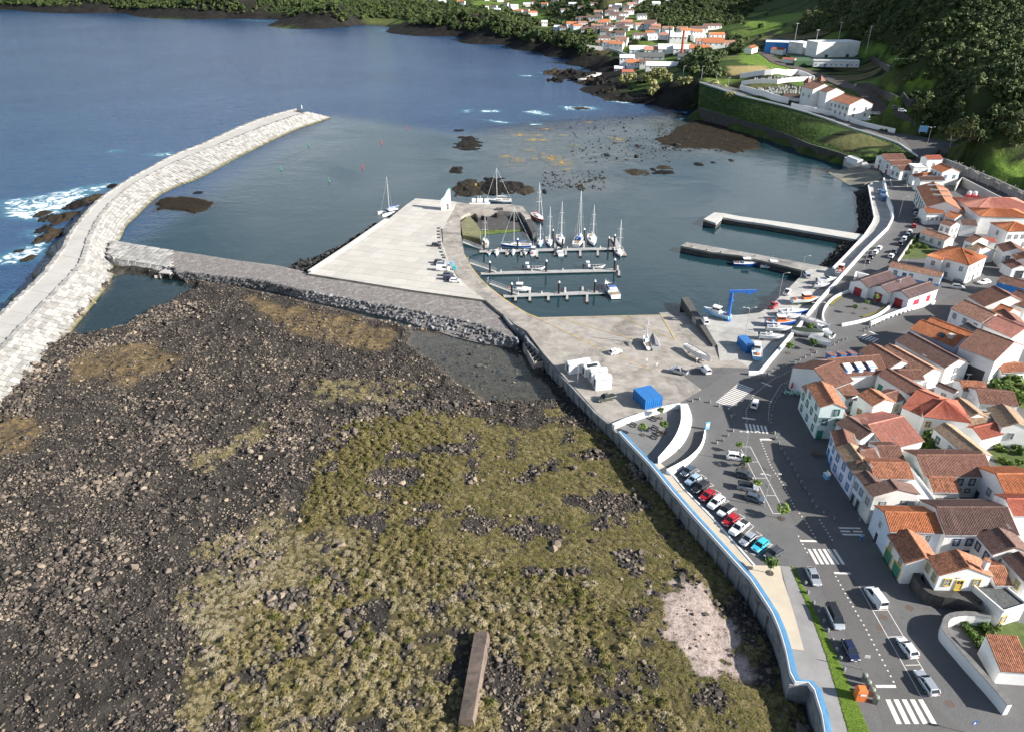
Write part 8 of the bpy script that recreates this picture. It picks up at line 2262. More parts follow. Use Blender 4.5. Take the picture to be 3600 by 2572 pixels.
for kind, c, lab, fr_, r_, f_, z in (('pickup', 'red', 'red pickup on the wharf edge', 'R4', (250,1320),(290,1285),2.8),('pickup', 'white', 'white pickup with wooden bed on the wharf', 'R4', (365,1215),(400,1175),2.8),('kangoo', 'silver', 'pale grey van parked at the root of the dark pier', 'R4', (545,1075),(525,1050),2.8),
          ('kangoo', 'white', 'small white off-roader beside the spur wall', 'R5', (2005,1445),(1990,1415),2.8),('pickup', 'silver', 'silver double cab pickup on the cobble ramp', 'T3', (1625,478),(1495,440),3.5),('kangoo', 'white', 'white van on the cobble ramp', 'T3', (1790,470),(1755,435),3.5),
          ('hatch', 'white', 'white car parked alone on the marina hardstand', 'T3', (1015,318),(1092,295),3.25),('pickup', 'olive', 'dark olive pickup loaded with orange crates beside the blue containers', 'U4', (865,660),(630,715),3.85)):
 car(kind, c, lab, fr_, r_, f_, z, 'vehicles on the working quays')
for x, y, c, k, lab in ((1670,818, 'black', 'hatch', 'black car parked alone'),(1693,952, 'black', 'hatch', 'black car next to a silver car'),(1712,970, 'silver', 'hatch', 'silver car next to the white van'),(1720,1010, 'white', 'van', 'white van'),(1765,1054, 'darkgrey', 'hatch', 'dark grey car'),(1772,1082, 'navy', 'suv', 'dark off-roader'),(1818,1102, 'white', 'hatch', 'white car')):
 car(k, c, lab + ' on the pale quay platform', 'T5', (x - 40, y),(x + 40, y + 2), ZQ, GQ)
for x, y, c in ((1005,768, 'darkgrey'),(1012,912, 'white'),(1080,905, 'white'),(1115,907, 'white'),(1248,858, 'black'),(1300,882, 'white')):
 b = FG('R1', x, y); car('suv', c, '%s car parked beside the convent' % c.replace('dark', 'dark '), 'R1', (x - 30, y),(x + 30, y + 4), b.z + .4, 'cars beside the convent')
car('pickup', 'lightblue', 'pale blue pickup on the upper road', 'R1', (1890,1170),(1830,1158),9.1)
# ================================================================== paint on the ground
def paint(name, label, fr_, quads, z, m_=M_MARK):
 c = G(fr_, *quads[0][0], z)
 root = empty(name, c, 0, label, 'markings')
 for q in quads:
  MB().sheet([G(fr_, x, y, z) - c for x, y in q]).build('stripe', m_, root)
 return root
def strips(p0, p1, p2, p3, n_, f=.55):
 """n stripes between side p0->p1 (starts) and p3->p2 (ends)"""
 L2 = lambda a, b, t: (a[0] + (b[0] - a[0]) * t, a[1] + (b[1] - a[1]) * t)
 return [[L2(p0, p1, k / n_), L2(p0, p1,(k + f) / n_), L2(p3, p2,(k + f) / n_), L2(p3, p2, k / n_)] for k in range(n_)]
ZM = ZT + .010
paint('zebra_crossing', 'wide white zebra crossing beside the rubbish containers', 'T2', strips((1165,1360),(1490,1360),(1605,1557),(1255,1557),5,.6), ZM)
paint('zebra_crossing', 'white zebra crossing in front of the garage house', 'T2', strips((543,157),(780,160),(860,282),(610,280),6,.6), ZM)
paint('zebra_crossing', 'short white zebra crossing across the side lane', 'T1', [[(787,798),(965,802),(970,813),(797,810)],[(802,824),(880,826),(885,838),(810,836)],[(905,826),(980,828),(985,840),(910,838)],[(818,850),(995,853),(998,866),(825,862)]], ZM)
paint('zebra_crossing', 'white zebra crossing at the street bend', 'R6', strips((42,1105),(225,1130),(245,1190),(60,1175),6,.55), ZM)
paint('zebra_crossing', 'long white zebra crossing beside the harbour entrance', 'T3', strips((2035,558),(1850,712),(1975,756),(2160,605),14,.55), ZM)
paint('zebra_crossing', 'white zebra crossing near the museum', 'R6', strips((1005,397),(1130,440),(1085,465),(945,425),5,.5), ZM)
for fr_, q, lab in (('T2', [(482,87),(615,88),(620,103),(488,101)], 'before the garage house crossing'),('T2', [(752,343),(885,347),(890,362),(760,358)], 'after the garage house crossing'),('T2', [(1085,1245),(1245,1245),(1253,1268),(1095,1268)], 'beside the rubbish containers'),('R6', [(160,1228),(255,1228),(258,1242),(165,1240)], 'before the bend crossing'),
     ('R6', [(22,1055),(125,1070),(130,1080),(25,1068)], 'after the bend crossing'),('R6', [(165,778),(180,778),(262,808),(250,814)], 'beside the harbour crossing'),('R6', [(1030,377),(1045,375),(1112,400),(1100,404)], 'near the museum')):
 c = G(fr_, *q[0], ZM); tag(MB().sheet([G(fr_, x, y, ZM) - c for x, y in q]).build('stop_line', M_MARK, None, c), 'white stop line ' + lab, 'markings')
def line(mb, fr_, a, b, w=.12, z=ZM, o=Vector()):
 A, B = G(fr_, *a, z) - o, G(fr_, *b, z) - o
 d = (B - A).normalized(); n_ = Vector((-d.y, d.x, 0)) * w / 2
 mb.sheet([A - n_, B - n_, B + n_, A + n_])
def lines(name, label, fr_, segs, w=.12, z=ZM, m_=M_MARK):
 o = G(fr_, *segs[0][0], z); root = empty(name, o, 0, label, 'markings')
 for a, b in segs:
  mb = MB(); line(mb, fr_, a, b, w, z, o); mb.build('line', m_, root)
lines('taxi_bays', 'white outlined taxi bays along the wide street', 'T2', [((955,455),(1450,1335)),((1180,640),(1590,1330)),((955,455),(1045,458)),((1070,650),(1180,648)),((1190,862),(1300,858)),((1325,1088),(1440,1085)),((1450,1335),(1590,1330))], z=ZM + .002)
segs = [((1285,1620),(1520,1450)),((1110,1540),(1285,1620))]
L3 = [(455,388,95,455),(562,492,210,560),(665,600,315,665),(772,715,420,780),(885,830,530,895),(998,945,640,1020),(1115,1065,750,1140),(1243,1190,990,1395),(1365,1320,1000,1400),(1500,1450,1115,1540)]
for a, b, c, d in L3: segs += [((a, b),(a - (a - c) * .55, b + (d - b) * .62)),((a, b),(a - 95, b - 58))]
lines('parking_bays', 'white parking bay lines along the promenade', 'U3', segs)
lines('parking_bays', 'long white outlined bays beside the road in the car park', 'U3', [((1075,35),(1190,37)),((1190,37),(1700,1005)),((1055,75),(1520,1005)),((1520,1005),(1700,1005)),((1200,255),(1300,255)),((1265,490),(1430,492)),((1410,742),(1555,745))])
lines('quay_lines', 'yellow lines along the marina quay edge', 'T3', [((345,0),(600,122)),((600,122),(830,242)),((830,242),(1000,312)),((1000,312),(1180,388)),((1180,388),(1330,456)),((470,48),(860,32)),((860,32),(1420,18)),((1420,18),(1535,218)),((610,40),(1270,230)),((1105,28),(1530,215)),((720,190),(760,170)),((780,220),(815,200)),((830,245),(870,222)),((1120,360),(1155,350)),((1190,385),(1225,375))],.16, ZQ + .12, M_YELLOW)
lines('edge_stripe', 'yellow stripe along the curved marina road', 'R5', [((75,900),(130,1000)),((130,1000),(200,1090)),((200,1090),(280,1165)),((280,1165),(390,1250)),((390,1250),(480,1310)),((480,1310),(580,1370)),((580,1370),(680,1408))],.25, ZQ + .01, M_YELLOW)
SW = []
for fr_, pts in (('T1', [(170,110),(250,310),(360,480),(440,640),(520,740),(605,880)]),('T1', [(640,740),(740,900)]),('T1', [(470,870),(540,1000)]),('T2', [(770,380),(870,560),(1000,780),(1120,1010),(1230,1220)]),('R6', [(60,1090),(50,1010),(110,880),(260,760),(480,650),(800,540)]),('R6', [(230,1080),(240,950),(330,800),(560,690)])):
 SW += resample(GS(fr_, pts, ZT + .02),1.0)
mb = MB()
for p in SW: mb.box(p, (.26,.26,.05), rnd.uniform(0,1))
tag(mb.build('lane_studs', M_MARK), 'rows of pale stones marking the road edges', 'markings', kind='stuff')
lines('court_lines', 'white goal markings on the small ball court', 'R4', [((1205,295),(1330,298)),((1330,298),(1345,360)),((1205,295),(1218,355)),((1218,355),(1345,360))],.3)
M_IRON = mat('iron_cover', (.12,.085,.07),.6,.2,4)
for fr_, x, y in (('T2', 1150,705),('T2', 1358,628),('T2', 1680,1395),('T1', 520,800),('T1', 790,870),('T2', 1130,790)):
 tag(MB().sheet([(-.6,-.6,0),(.6,-.6,0),(.6,.6,0),(-.6,.6,0)]).build('service_cover', M_IRON, None, G(fr_, x, y, ZT + .0075),(0,0, rnd.uniform(0,3))), 'rusty iron service cover set in the street cobbles', 'cover', 'iron service covers')
# ================================================================== street furniture
M_POST = mat('stone_post', (.22,.22,.215),.9,.2,2,.3,8)
BOL = {'the curved kerb of the car park road': ('T1', [(290,100),(310,135),(333,180),(360,222),(385,262),(413,305),(440,350),(465,398),(492,445),(523,495),(555,545),(580,598),(612,645),(670,690),(757,738),(957,745)]),
  'the café terrace kerb': ('R6', [(250,1110),(252,1080),(255,1050),(262,1010),(270,985),(283,950),(298,920),(318,892),(340,865),(365,838),(395,812),(425,790),(278,1190),(290,1232)]),
  'the street below the museum': ('R6', [(75,715),(75,757),(153,757),(183,748),(222,718),(260,695),(308,675),(352,655),(395,640),(435,622),(478,605),(522,587),(570,568),(610,548),(693,505),(722,495),(753,483),(785,468),(820,450),(852,440),(993,375),(1020,358),(1043,348),(1078,330),(1112,315),(1145,300),(1178,285),(1213,268),(1245,255),(1278,245),(1310,233),(1342,218),(1372,208),(1405,192),(1435,180),(1463,170),(1495,155),(1525,143),(1550,130)]),
  'the harbour crossing': ('T3', [(1665,705),(1722,690),(1805,715),(1880,745),(1958,777),(2003,815),(1980,835),(1992,943),(1952,982),(1910,1020),(1865,1040)]), 'the grass verge': ('T2', [(525,440),(545,515),(590,597),(632,665),(672,742),(703,818),(738,892),(775,970),(805,1042),(835,1128)])}
bm = MB(); bm.prism([(-.2,-.2,.62),(.2,-.2,.62),(.2,.2,.62),(-.2,.2,.62)],0); bm.add([(-.2,-.2,.622),(.2,-.2,.622),(.2,.2,.622),(-.2,.2,.622),(-.13,-.13,.7),(.13,-.13,.7),(.13,.13,.7),(-.13,.13,.7)],[(0,1,5,4),(1,2,6,5),(2,3,7,6),(3,0,4,7),(4,5,6,7)])
bm = bm.mesh('bollard', M_POST)
for wh, (fr_, pts) in BOL.items():
 for x, y in pts: tag(link('stone_bollard', bm, None, G(fr_, x, y, ZT),(0,0, rnd.uniform(0,1.5))), 'square stone bollard along ' + wh, 'bollard', 'stone bollards along ' + wh)
def lamp(label, fr_, x, y, z=ZT, h_=8.0, double=False, rz=0.0):
 root = empty('street_lamp', G(fr_, x, y, z), rz, label, 'lamp')
 MB().tube([(0,0,0),(0,0, h_)],[.09,.06],6).build('post', M_GALV, root)
 for s in ((-1,1) if double else (1,)):
  MB().tube([(0,0, h_ - .1),(s * .8,0, h_ + .25),(s * 1.5,0, h_ + .3)],.045,5).build('arm', M_GALV, root)
  MB().box((s * 1.75,0, h_ + .3),(.7,.28,.14)).build('lamp_head', M_PIERL, root)
lamp('double armed street lamp beside the blue grey hatchback', 'U3', 1388,900, double=True)
lamp('double armed street lamp at the end of the car park', 'U3', 1085,260, double=True)
lamp('street lamp on the upper street beside the long white wall', 'R4', 1270,605, h_=9)
lamp('lamp post at the museum forecourt', 'R4', 600,1430, h_=6, double=True)
lamp('lamp post beside the red pickup on the wharf', 'R4', 312,1252,2.8,9); lamp('lamp post on the wharf near the blue hut', 'R4', 45,1545,2.8,9, True); lamp('lamp post at the root of the dark pier', 'R4', 487,1085,2.8,8)
lamp('lamp post beside the museum wall', 'R4', 990,1020, h_=7); lamp('street lamp at the upper road junction', 'R1', 1500,1150,8.6,9, True); lamp('lamp post on the upper road', 'R1', 1862,1205,9.1,9); lamp('thin mast beside the white pavilion units', 'U4', 330,490,3.85,5.5); lamp('tall white flagpole beside the slip trench', 'U4', 1392,285,3.4,7.5)
for x, y in ((1820,625),(1965,652),(2080,695),(2175,735)):
 b = FG('R2', x, y); root = empty('street_lamp', b, R(20), 'street lamp along the bay road above the rocky point', 'lamp', 'street lamps of the bay road')
 MB().tube([(0,0,0),(0,0,9)],.12,5).build('post', M_GALV, root); MB().box((.8,0,9),(1.8,.3,.15)).build('lamp_head', M_PIERL, root)
# trees of the plazas
M_LEAF = leaf_material('plaza_leaves', [(0,(.05,.09,.02)),(.5,(.10,.17,.03)),(1,(.20,.27,.06))], False)
pc = [crown_mesh('plaza_crown_%d' % k, 800 + k, 520,1.0,.62,.11, M_LEAF, 16) for k in range(3)]
ptm = MB(); ptm.tube([(0,0,0),(.02,0,1.2),(0,0,2.1)],[.09,.07,.06],6)
for k in range(5): ptm.tube([(0,0,1.7),(math.cos(k * 1.26) * .6, math.sin(k * 1.26) * .6,2.5)],[.05,.02],4)
ptm = ptm.mesh('trunk', mat('young_bark', (.30,.26,.22),.9,.2,3))
pit = MB().lathe([(.75,0),(.75,.03)],14).mesh('tree_pit', mat('tree_pit', (.07,.055,.045),.9,.2,3))
def ptree(label, fr_, x, y, s=1.35, z=ZT, gr='young round crowned trees'):
 root = empty('plaza_tree', G(fr_, x, y, z), rnd.uniform(0,6), label, 'tree', gr)
 link('trunk', ptm, root); link('crown', pc[rnd.randrange(3)], root, (0,0,1.75), None, (s * .85, s * .85, s * .85)); link('pit', pit, root, (0,0,.012))
for fr_, x, y, s, lab in (('U4', 1270,1228,1.35, 'young tree beside the blue wall in the crescent plaza'),('U4', 1530,988,1.3, 'young tree beside the white wall in the crescent plaza'),('U4', 1580,1195,1.35, 'young tree near the crescent wall and its bench'),('U3', 1640,1078,1.75, 'young tree in a soil ring beside the road'),('U3', 1108,345,1.5, 'young tree above the parked motorbike'),
       ('U3', 1275,690,1.35, 'young bright tree beside the silver crossover'),('U3', 1005,120,1.2, 'young tree with red flowers beside the white crossover'),('T1', 240,1165,1.7, 'young tree on the beige promenade'),('R6', 912,232,1.2, 'small tree in the middle of the museum plaza'),('R6', 1008,195,1.2, 'small pale tree on the museum plaza'),('R6', 1078,155,1.5, 'small tree beside the museum boathouse'),
       ('R6', 385,548,1.7, 'small tree beside the long white wall end'),('R6', 580,525,1.8, 'small tree in front of the covered boats'),('R6', 555,400,1.8, 'small tree between the white wall and the tarpaulin boat')):
 ptree(lab, fr_, x, y, s)
# shrubs and garden trees
M_SHR = leaf_material('shrub_leaves', [(0,(.03,.06,.012)),(.4,(.07,.13,.02)),(.8,(.14,.19,.04)),(1,(.20,.16,.07))], False)
shc = [crown_mesh('shrub_%d' % k, 830 + k, 300,1,.75,.14, M_SHR, 12) for k in range(4)]
for wh, fr_, pts in (('behind the white curved garden wall', 'T2', [(1790,770,1.0),(1840,830,1.1),(1930,790,1.5),(1890,890,1.1),(1910,940,.9),(1960,985,.9),(2010,850,1.0),(2100,920,.9),(2060,800,.9),(2180,1000,.9)]),('in the garden below the tan roofed house', 'R6', [(1500,1300,2.4),(1560,1340,2.2),(1430,1370,1.8),(1370,1400,1.7),(1480,1370,1.6),(1540,1250,2.4),(1350,1440,1.3)]),
      ('in the back garden beside the cottage', 'R6', [(2040,840,2.6),(2100,870,3),(2180,830,3),(2220,900,3.2),(2140,800,2.6),(2250,960,3),(2060,900,2.2),(2250,830,3)]),('in the vegetable garden at the edge of town', 'R6', [(2060,1310,1.3),(2120,1330,1.2),(2200,1300,1.4),(2240,1350,1.4),(2100,1420,1.3),(2160,1440,1.2),(2230,1430,1.3)]),
      ('in the walled garden beside the upper street', 'R4', [(1420,760,1.8),(1460,790,2),(1380,800,1.7),(1360,850,1.6),(1420,840,1.6),(1480,850,1.4),(1340,890,1.4),(1500,810,1.5)]),('beside the large white hall', 'R6', [(1730,740,2),(1700,700,1.6)])):
 for x, y, s in pts:
  sh_ = empty('garden_shrub', G(fr_, x, y, ZT), rnd.uniform(0,6), 'leafy green shrub ' + wh, 'shrub', 'shrubs ' + wh)
  link('foliage', shc[rnd.randrange(4)], sh_, (0,0,-.2), None, (s, s, s * .9)); link('stem', ptm, sh_, None, None, (.6,.6,.4))
tree('dark round tree between the pink and orange roofed halls', G('R4', 1960,690, ZT),4.6, None, 0, shc[0], crown_z=.25)
tree('large pale grey green tree beside the upper road', G('R1', 2120,1190,9),8,6,0, reed[0], crown_z=.2); tree('umbrella shaped tree beside the upper road', G('R1', 1765,1170,9),4.5,2.6,0, tree_c[1], crown_z=.6)
for fr_, pts in (('T2', [(1700,690),(2000,700),(2300,760),(2300,1060),(1980,1010),(1840,870)]),('R6', [(1960,1250),(2400,1250),(2400,1500),(2080,1480)]),('R6', [(1990,790),(2400,760),(2400,1000),(2230,980)]),('R4', [(1410,740),(1560,860),(1480,930),(1270,935),(1300,900)]),('R6', [(1340,1300),(1600,1230),(1680,1400),(1340,1450)])):
 sheet('garden_ground', GS(fr_, pts, ZT + .03), mat('garden_soil', (.07,.10,.02),.9,.5,.6,.5,5))
wall_thing('white garden wall curving along the wide street', 'U2', [(2000,-60),(1700,-110),(1450,-90),(1345,-30),(1325,100),(1345,165),(1500,340),(1700,570),(1900,790),(2100,1010),(2273,1225)],.8, ZT, ZT + 2.3, M_WHITE, 1, mat('grey_coping', (.16,.155,.15),.9,.3,1))
wall_thing('curved basalt terrace wall below the yellow framed cottage', 'T1', [(1450,1125),(1400,1180),(1500,1300),(1580,1335),(1800,1360),(1940,1440)],1.0, ZT, ZT + 2.7, M_BASALT, 1)
MB2 = tag(MB().prism(GS('T1', [(1450,1125),(1500,1290),(1590,1340),(1800,1360),(1930,1400),(2040,1330),(1600,1180)],6.6),4.1).build('house_terrace', M_BASALT), 'basalt terrace carrying the yellow framed cottage', 'terrace')
wall_thing('low garden wall along the upper street', 'R4', [(1265,945),(1410,735)],.4, ZT, ZT + 1.5, M_PIERL)
# white crescent walls
def crescent(label, inn, out, z0, z1):
 a, b = smooth_line(GS('T3', inn, z0),2), smooth_line(GS('T3', out, z1),2)
 a, b = resample(a, n=20), resample(b, n=20); o = a[0].copy(); o.z = ZT
 root = empty('crescent_wall', o, 0, label, 'wall')
 V = [p - o for p in a] + [p - o for p in b] + [Vector((p.x - o.x, p.y - o.y, 0)) for p in a] + [Vector((p.x - o.x, p.y - o.y, 0)) for p in b]
 fs = [f_ for i in range(19) for f_ in ((i, i + 1,21 + i, 20 + i),(40 + i, 41 + i, i + 1, i),(60 + i, 61 + i, 21 + i, 20 + i))] + [(0,20,60,40),(19,39,79,59)]
 MB().add(V, fs).build('wall_body', M_WHITE, root)
crescent('big white crescent shaped wall round the tree plaza', [(1575,722),(1585,830),(1558,930),(1505,1025),(1395,1150)],[(1630,722),(1668,820),(1662,900),(1610,1020),(1520,1110),(1400,1190)], ZT + 1.7, ZT + .5)
crescent('smaller white crescent wall beside the parking bays', [(1768,928),(1745,1045),(1660,1135),(1580,1185),(1462,1245)],[(1775,932),(1778,975),(1750,1070),(1680,1160),(1590,1235),(1505,1290)], ZT + 1.2, ZT + .3)
wall_thing('white wall between the container yard and the tree plaza', 'T3', [(1038,888),(1150,840),(1300,790),(1450,748),(1575,722)],1.0, ZT - .1, ZT + 1.1)
wall_thing('curved white bed wall of the museum plaza', 'R6', [(870,45),(760,90),(690,160),(665,230),(670,280),(700,325)],.5, ZT, ZT + 1.0, M_WHITE, 2); wall_thing('sweeping white wall across the museum plaza', 'R6', [(820,315),(950,290),(1080,255),(1180,190),(1215,150)],.6, ZT, ZT + .8, M_WHITE, 1); wall_thing('white wall from the museum down to the street', 'R6', [(1050,298),(1200,235),(1340,185),(1560,125)],.7, ZT, ZT + 1.3); wall_thing('rounded white wall beside the museum', 'R4', [(925,1075),(935,1035),(1030,1060)],.8, ZT, ZT + 2)
for pts in ([(700,155),(850,55),(870,60),(740,165)],[(965,255),(1110,210),(1200,140),(1215,150),(1130,220),(1000,262)]): sheet('flower_bed', GS('R6', pts, ZT + .25), mat('bed_plants', (.16,.14,.03),.9,.6,2,.8,6))
sheet('museum_plaza', GS('R6', [(700,325),(670,230),(740,110),(870,50),(1210,150),(1080,250),(820,315)], ZT + .008), M_COBL)
def bench(label, fr_, x, y, rz):
 r = empty('bench', G(fr_, x, y, ZT), rz, label, 'bench', 'dark benches of the tree plaza'); m_ = mat('bench_wood', (.035,.03,.03),.7,.2,3)
 for k in range(3): MB().box((0,-.2 + k * .17,.45),(1.9,.14,.06)).build('seat_slat', m_, r)
 for k in range(2): MB().box((0,.3 + k * .05,.65 + k * .17),(1.9,.05,.14)).build('back_slat', m_, r)
 for s in (-.75,.75): MB().box((s, 0,.22),(.1,.5,.44)).build('leg', m_, r)
for x, y in ((1435,1015),(1135,1100),(1450,1150),(1440,1275),(1520,1225)): bench('dark slatted bench on the tree plaza', 'U4', x, y, R(-48))
# containers
M_CB = mat('container_blue', (.02,.15,.42),.45,.06,.6, coat=.1)
def container(label, p, rz, L_, W_, H_, m_, group):
 r = empty('shipping_container', p, rz, label, 'container', group)
 mb = MB(); n_ = int(L_ / .28)
 for s in (-1,1):
  V = [(-L_ / 2 + L_ * k / n_, s * (W_ / 2 - (.05 if (k // 2) % 2 else 0)), z_) for k in range(n_ + 1) for z_ in (.12, H_ - .1)]
  mb.add(V, [(2 * k, 2 * k + 2,2 * k + 3,2 * k + 1) for k in range(n_)])
 mb.build('side_panels', m_, r); MB().box((0,0, H_ - .06),(L_, W_, .1)).build('roof_panel', m_, r)
 n2 = 8
 for s in (-1,1):
  e = MB()
  V = [(s * (L_ / 2 - (.06 if (k // 2) % 2 else 0)),-W_ / 2 + W_ * k / (2 * n2), z_) for k in range(2 * n2 + 1) for z_ in (.12, H_ - .1)]
  e.add(V, [(2 * k, 2 * k + 2,2 * k + 3,2 * k + 1) for k in range(2 * n2)]); e.build('end_panel', m_, r)
 f_ = MB()
 for sx_ in (-1,1):
  for sy_ in (-1,1): f_.box((sx_ * (L_ / 2 - .06), sy_ * (W_ / 2 - .06), H_ / 2),(.14,.14, H_))
  f_.box((sx_ * (L_ / 2 - .05),0,.08),(.12, W_, .16))
 for sy_ in (-1,1): f_.box((0, sy_ * (W_ / 2 - .05),.08),(L_, .12,.16))
 f_.build('corner_frame', m_, r)
zc_ = 3.97
a, b, c = G('U4', 1297,852, zc_), G('U4', 1133,690, zc_), G('U4', 1555,800, zc_)
ax = (a - b).normalized(); ay = Vector((-ax.y, ax.x, 0)); rz = math.atan2(ax.y, ax.x); sg = 1 if (c - a).dot(ay) > 0 else -1
for k in (0,1): container(['blue shipping container with white air conditioner box', 'blue shipping container next to the white wall corner'][k], b + ax * 3.03 + ay * sg * (1.22 + k * 2.47), rz, 6.06,2.44,2.75, M_CB, 'pair of blue shipping containers')
for x, y, lab in ((1138,425, 'faded blue container on the lower wharf next to a white truck'),(1143,462, 'dark grey blue container on the lower wharf')): container(lab, G('R4', x, y, 2.8), R(82),4.5,2.4,2.5, mat('container_dull', (.05,.11,.22),.6,.15,1), 'containers on the lower wharf')
container('blue corrugated workshop hut on the wharf', G('R6', 45,510,2.8), R(100),6,2.6,2.7, M_CB, 'workshop hut')
car('kangoo', 'white', 'white truck beside the faded blue container', 'R4', (1110,400),(1135,388),2.8, 'vehicles on the working quays')
r = empty('skip', G('T2', 955,1350, ZT), R(-5), 'orange clothes collection container beside the rubbish bins', 'container')
MB().box((0,0,1.0),(1.5,1.3,2.0)).build('body', HULLC['orange'], r); frustum(MB(),-.75,.75,1.3,2.0,2.4,.2,.2,.7).build('hood', HULLC['orange'], r); MB().box((.1,-.66,1.5),(.9,.05,.4)).build('flap', M_WHITE, r)
for x, y in ((990,1210),(1018,1265),(1050,1325),(1080,1385)):
 r = empty('waste_bin', G('T2', x, y, ZT), R(-28), 'grey green underground waste bin column beside the road', 'bin', 'waste bin columns'); m_ = mat('bin_grey', (.20,.23,.20),.6,.1,2)
 MB().box((0,0,.6),(.7,.7,1.2)).build('column', m_, r); MB().lathe([(.44,1.2),(.4,1.45),(.2,1.6)],8).build('lid', m_, r)
for x, y, col_ in ((1790,985, 'lblue'),(1815,1020, 'teal')):
 r = empty('recycling_bin', G('T5', x, y, ZQ),0, '%s recycling bin beside the marina road' % {'lblue': 'blue', 'teal': 'green'}[col_], 'bin'); MB().box((0,0,.7),(1.1,1.0,1.3)).build('body', HULLC[col_], r); MB().box((0,-.1,1.42),(1.2,1.15,.16)).build('lid', HULLC[col_], r)
# white pavilion units beside the sea wall
def unit(label, q, ze, glaz=True):
 o = H(label, 'U4', *q[:2], C=q[2], ze=ze, base=3.8, roof='white', wall='white', pitch=20, over=.05, name='pavilion_unit', cat='pavilion', group='white pavilion units')
 L_, W_, h_ = o['dims']; s = o['sgn']
 if glaz: MB().box((-.03, s * W_ / 2, h_ * .5),(.06, W_ * .34, h_ * .7)).build('glazing', M_GLASS, o)
 return o
unit('long white gabled pavilion unit with open door', ((215,230),(525,175),(460,110)),6.6); sp_ = unit('low white pavilion unit with three solar panels', ((450,275),(660,240),(600,170)),6.5)
unit('white gabled pavilion unit with tall glazed end', ((540,330),(770,300),(710,245)),7.0); unit('white gabled pavilion unit nearest the dark olive pickup', ((605,440),(835,415),(765,340)),7.0)
L_, W_, h_ = sp_['dims']; s = sp_['sgn']
for k in range(3): MB().box((L_ * (.3 + .22 * k), s * W_ * .25, h_ + W_ * .25 * .36 + .16),(1.1, W_ * .36,.06), rx=R(20) * s).build('solar_panel', M_GLASS, sp_)
# café furniture, people, signs
for k, (x, y) in enumerate(((410,850),(460,815),(508,775),(555,745))):
 r = empty('parasol', G('R6', x, y, ZT),0, 'folded red parasol on the café terrace', 'parasol', 'folded red parasols'); MB().tube([(0,0,0),(0,0,2.8)],.04,5).build('pole', M_GALV, r); MB().lathe([(.1,.9),(.28,1.2),(.2,2.4),(.03,2.9)],8).build('canopy', HULLC['red'], r); MB().box((0,0,.05),(.6,.6,.1)).build('base', M_POST, r)
for x, y in ((385,875),(440,880),(432,832),(480,805),(470,850),(475,880)):
 r = empty('cafe_table', G('R6', x, y, ZT), rnd.uniform(0,1), 'pale green café table with chairs on the terrace', 'table', 'café tables'); m_ = mat('cafe_green', (.42,.62,.52),.6,.05,2)
 MB().lathe([(.05,0),(.05,.72),(.45,.73),(.45,.77)],10).build('table_top', m_, r)
 for a_ in (0,1.6,3.1,4.7): MB().box((math.cos(a_) * .8, math.sin(a_) * .8,.45),(.42,.42,.06)).build('chair_seat', m_, r); MB().box((math.cos(a_) * 1.0, math.sin(a_) * 1.0,.7),(.1,.42,.5), a_).build('chair_back', m_, r)
r = empty('picnic_table', G('T1', 618,225, ZT), R(-45), 'brown picnic table on the dark cobbles before the mauve house', 'table'); m_ = mat('picnic_wood', (.16,.10,.06),.8,.2,3)
for k in range(5): MB().box((0,-.36 + .18 * k, .75),(2.0,.16,.05)).build('table_plank', m_, r)
for s in (-.8,.8): MB().box((0, s, .45),(2.0,.3,.05)).build('bench_plank', m_, r); MB().box((s * .9,0,.38),(.1,1.8,.1)).build('leg_frame', m_, r)
r = empty('ice_chest', G('T1', 690,405, ZT), R(-80), 'blue and white ice cream freezer standing on the street', 'freezer'); MB().box((0,0,.5),(1.5,.8,1.0)).build('body', HULLC['lblue'], r); MB().box((0,0,1.05),(1.5,.8,.1)).build('lid', M_WHITE, r); MB().box((0,.42,1.3),(1.4,.05,.6)).build('sign', M_WHITE, r)
def person(label, fr_, x, y, rz, top_, leg_):
 r = empty('person', G(fr_, x, y, ZT), rz, label, 'person')
 me_ = bpy.data.meshes.new('body'); vs_ = [(0,0,.95),(0,0,1.2),(0,0,1.42),(0,0,1.52),(.02,0,1.66),(0,.2,1.40),(.05,.27,1.12),(.14,.25,.88),(0,-.2,1.40),(-.05,-.27,1.12),(.02,-.27,.86),(.02,.1,.9),(.15,.11,.5),(.08,.11,.08),(.2,.11,.05),(.02,-.1,.9),(-.06,-.11,.5),(-.2,-.11,.1),(-.08,-.11,.05)]
 me_.from_pydata(vs_, [(0,1),(1,2),(2,3),(3,4),(2,5),(5,6),(6,7),(2,8),(8,9),(9,10),(0,11),(11,12),(12,13),(13,14),(0,15),(15,16),(16,17),(17,18)],[])
 o = link('body', me_, r); o.modifiers.new('skin', 'SKIN'); o.modifiers.new('sub', 'SUBSURF').levels = 1; me_.materials.append(top_)
 rad = [.16,.15,.17,.06,.1,.07,.055,.045,.07,.055,.045,.09,.07,.05,.045,.09,.07,.05,.045]
 for v, q in zip(me_.skin_vertices[0].data, rad): v.radius = (q, q)
 me_.skin_vertices[0].data[0].use_root = True
 MB().lathe([(.06,1.6),(.115,1.68),(.11,1.76),(.04,1.80)],8,(.0,0,0)).build('hair', M_BLACK, r)
 mb = MB()
 for s, hip, kn, an in ((1,(.02,.1,.93),(.15,.11,.5),(.08,.11,.1)),(-1,(.02,-.1,.93),(-.06,-.11,.5),(-.2,-.11,.1))): mb.tube([hip, kn, an],[.115,.09,.07],7)
 mb.build('trousers', leg_, r)
person('person in blue walking across the side lane crossing', 'T1', 968,905, R(100), HULLC['lblue'], M_NAVY)
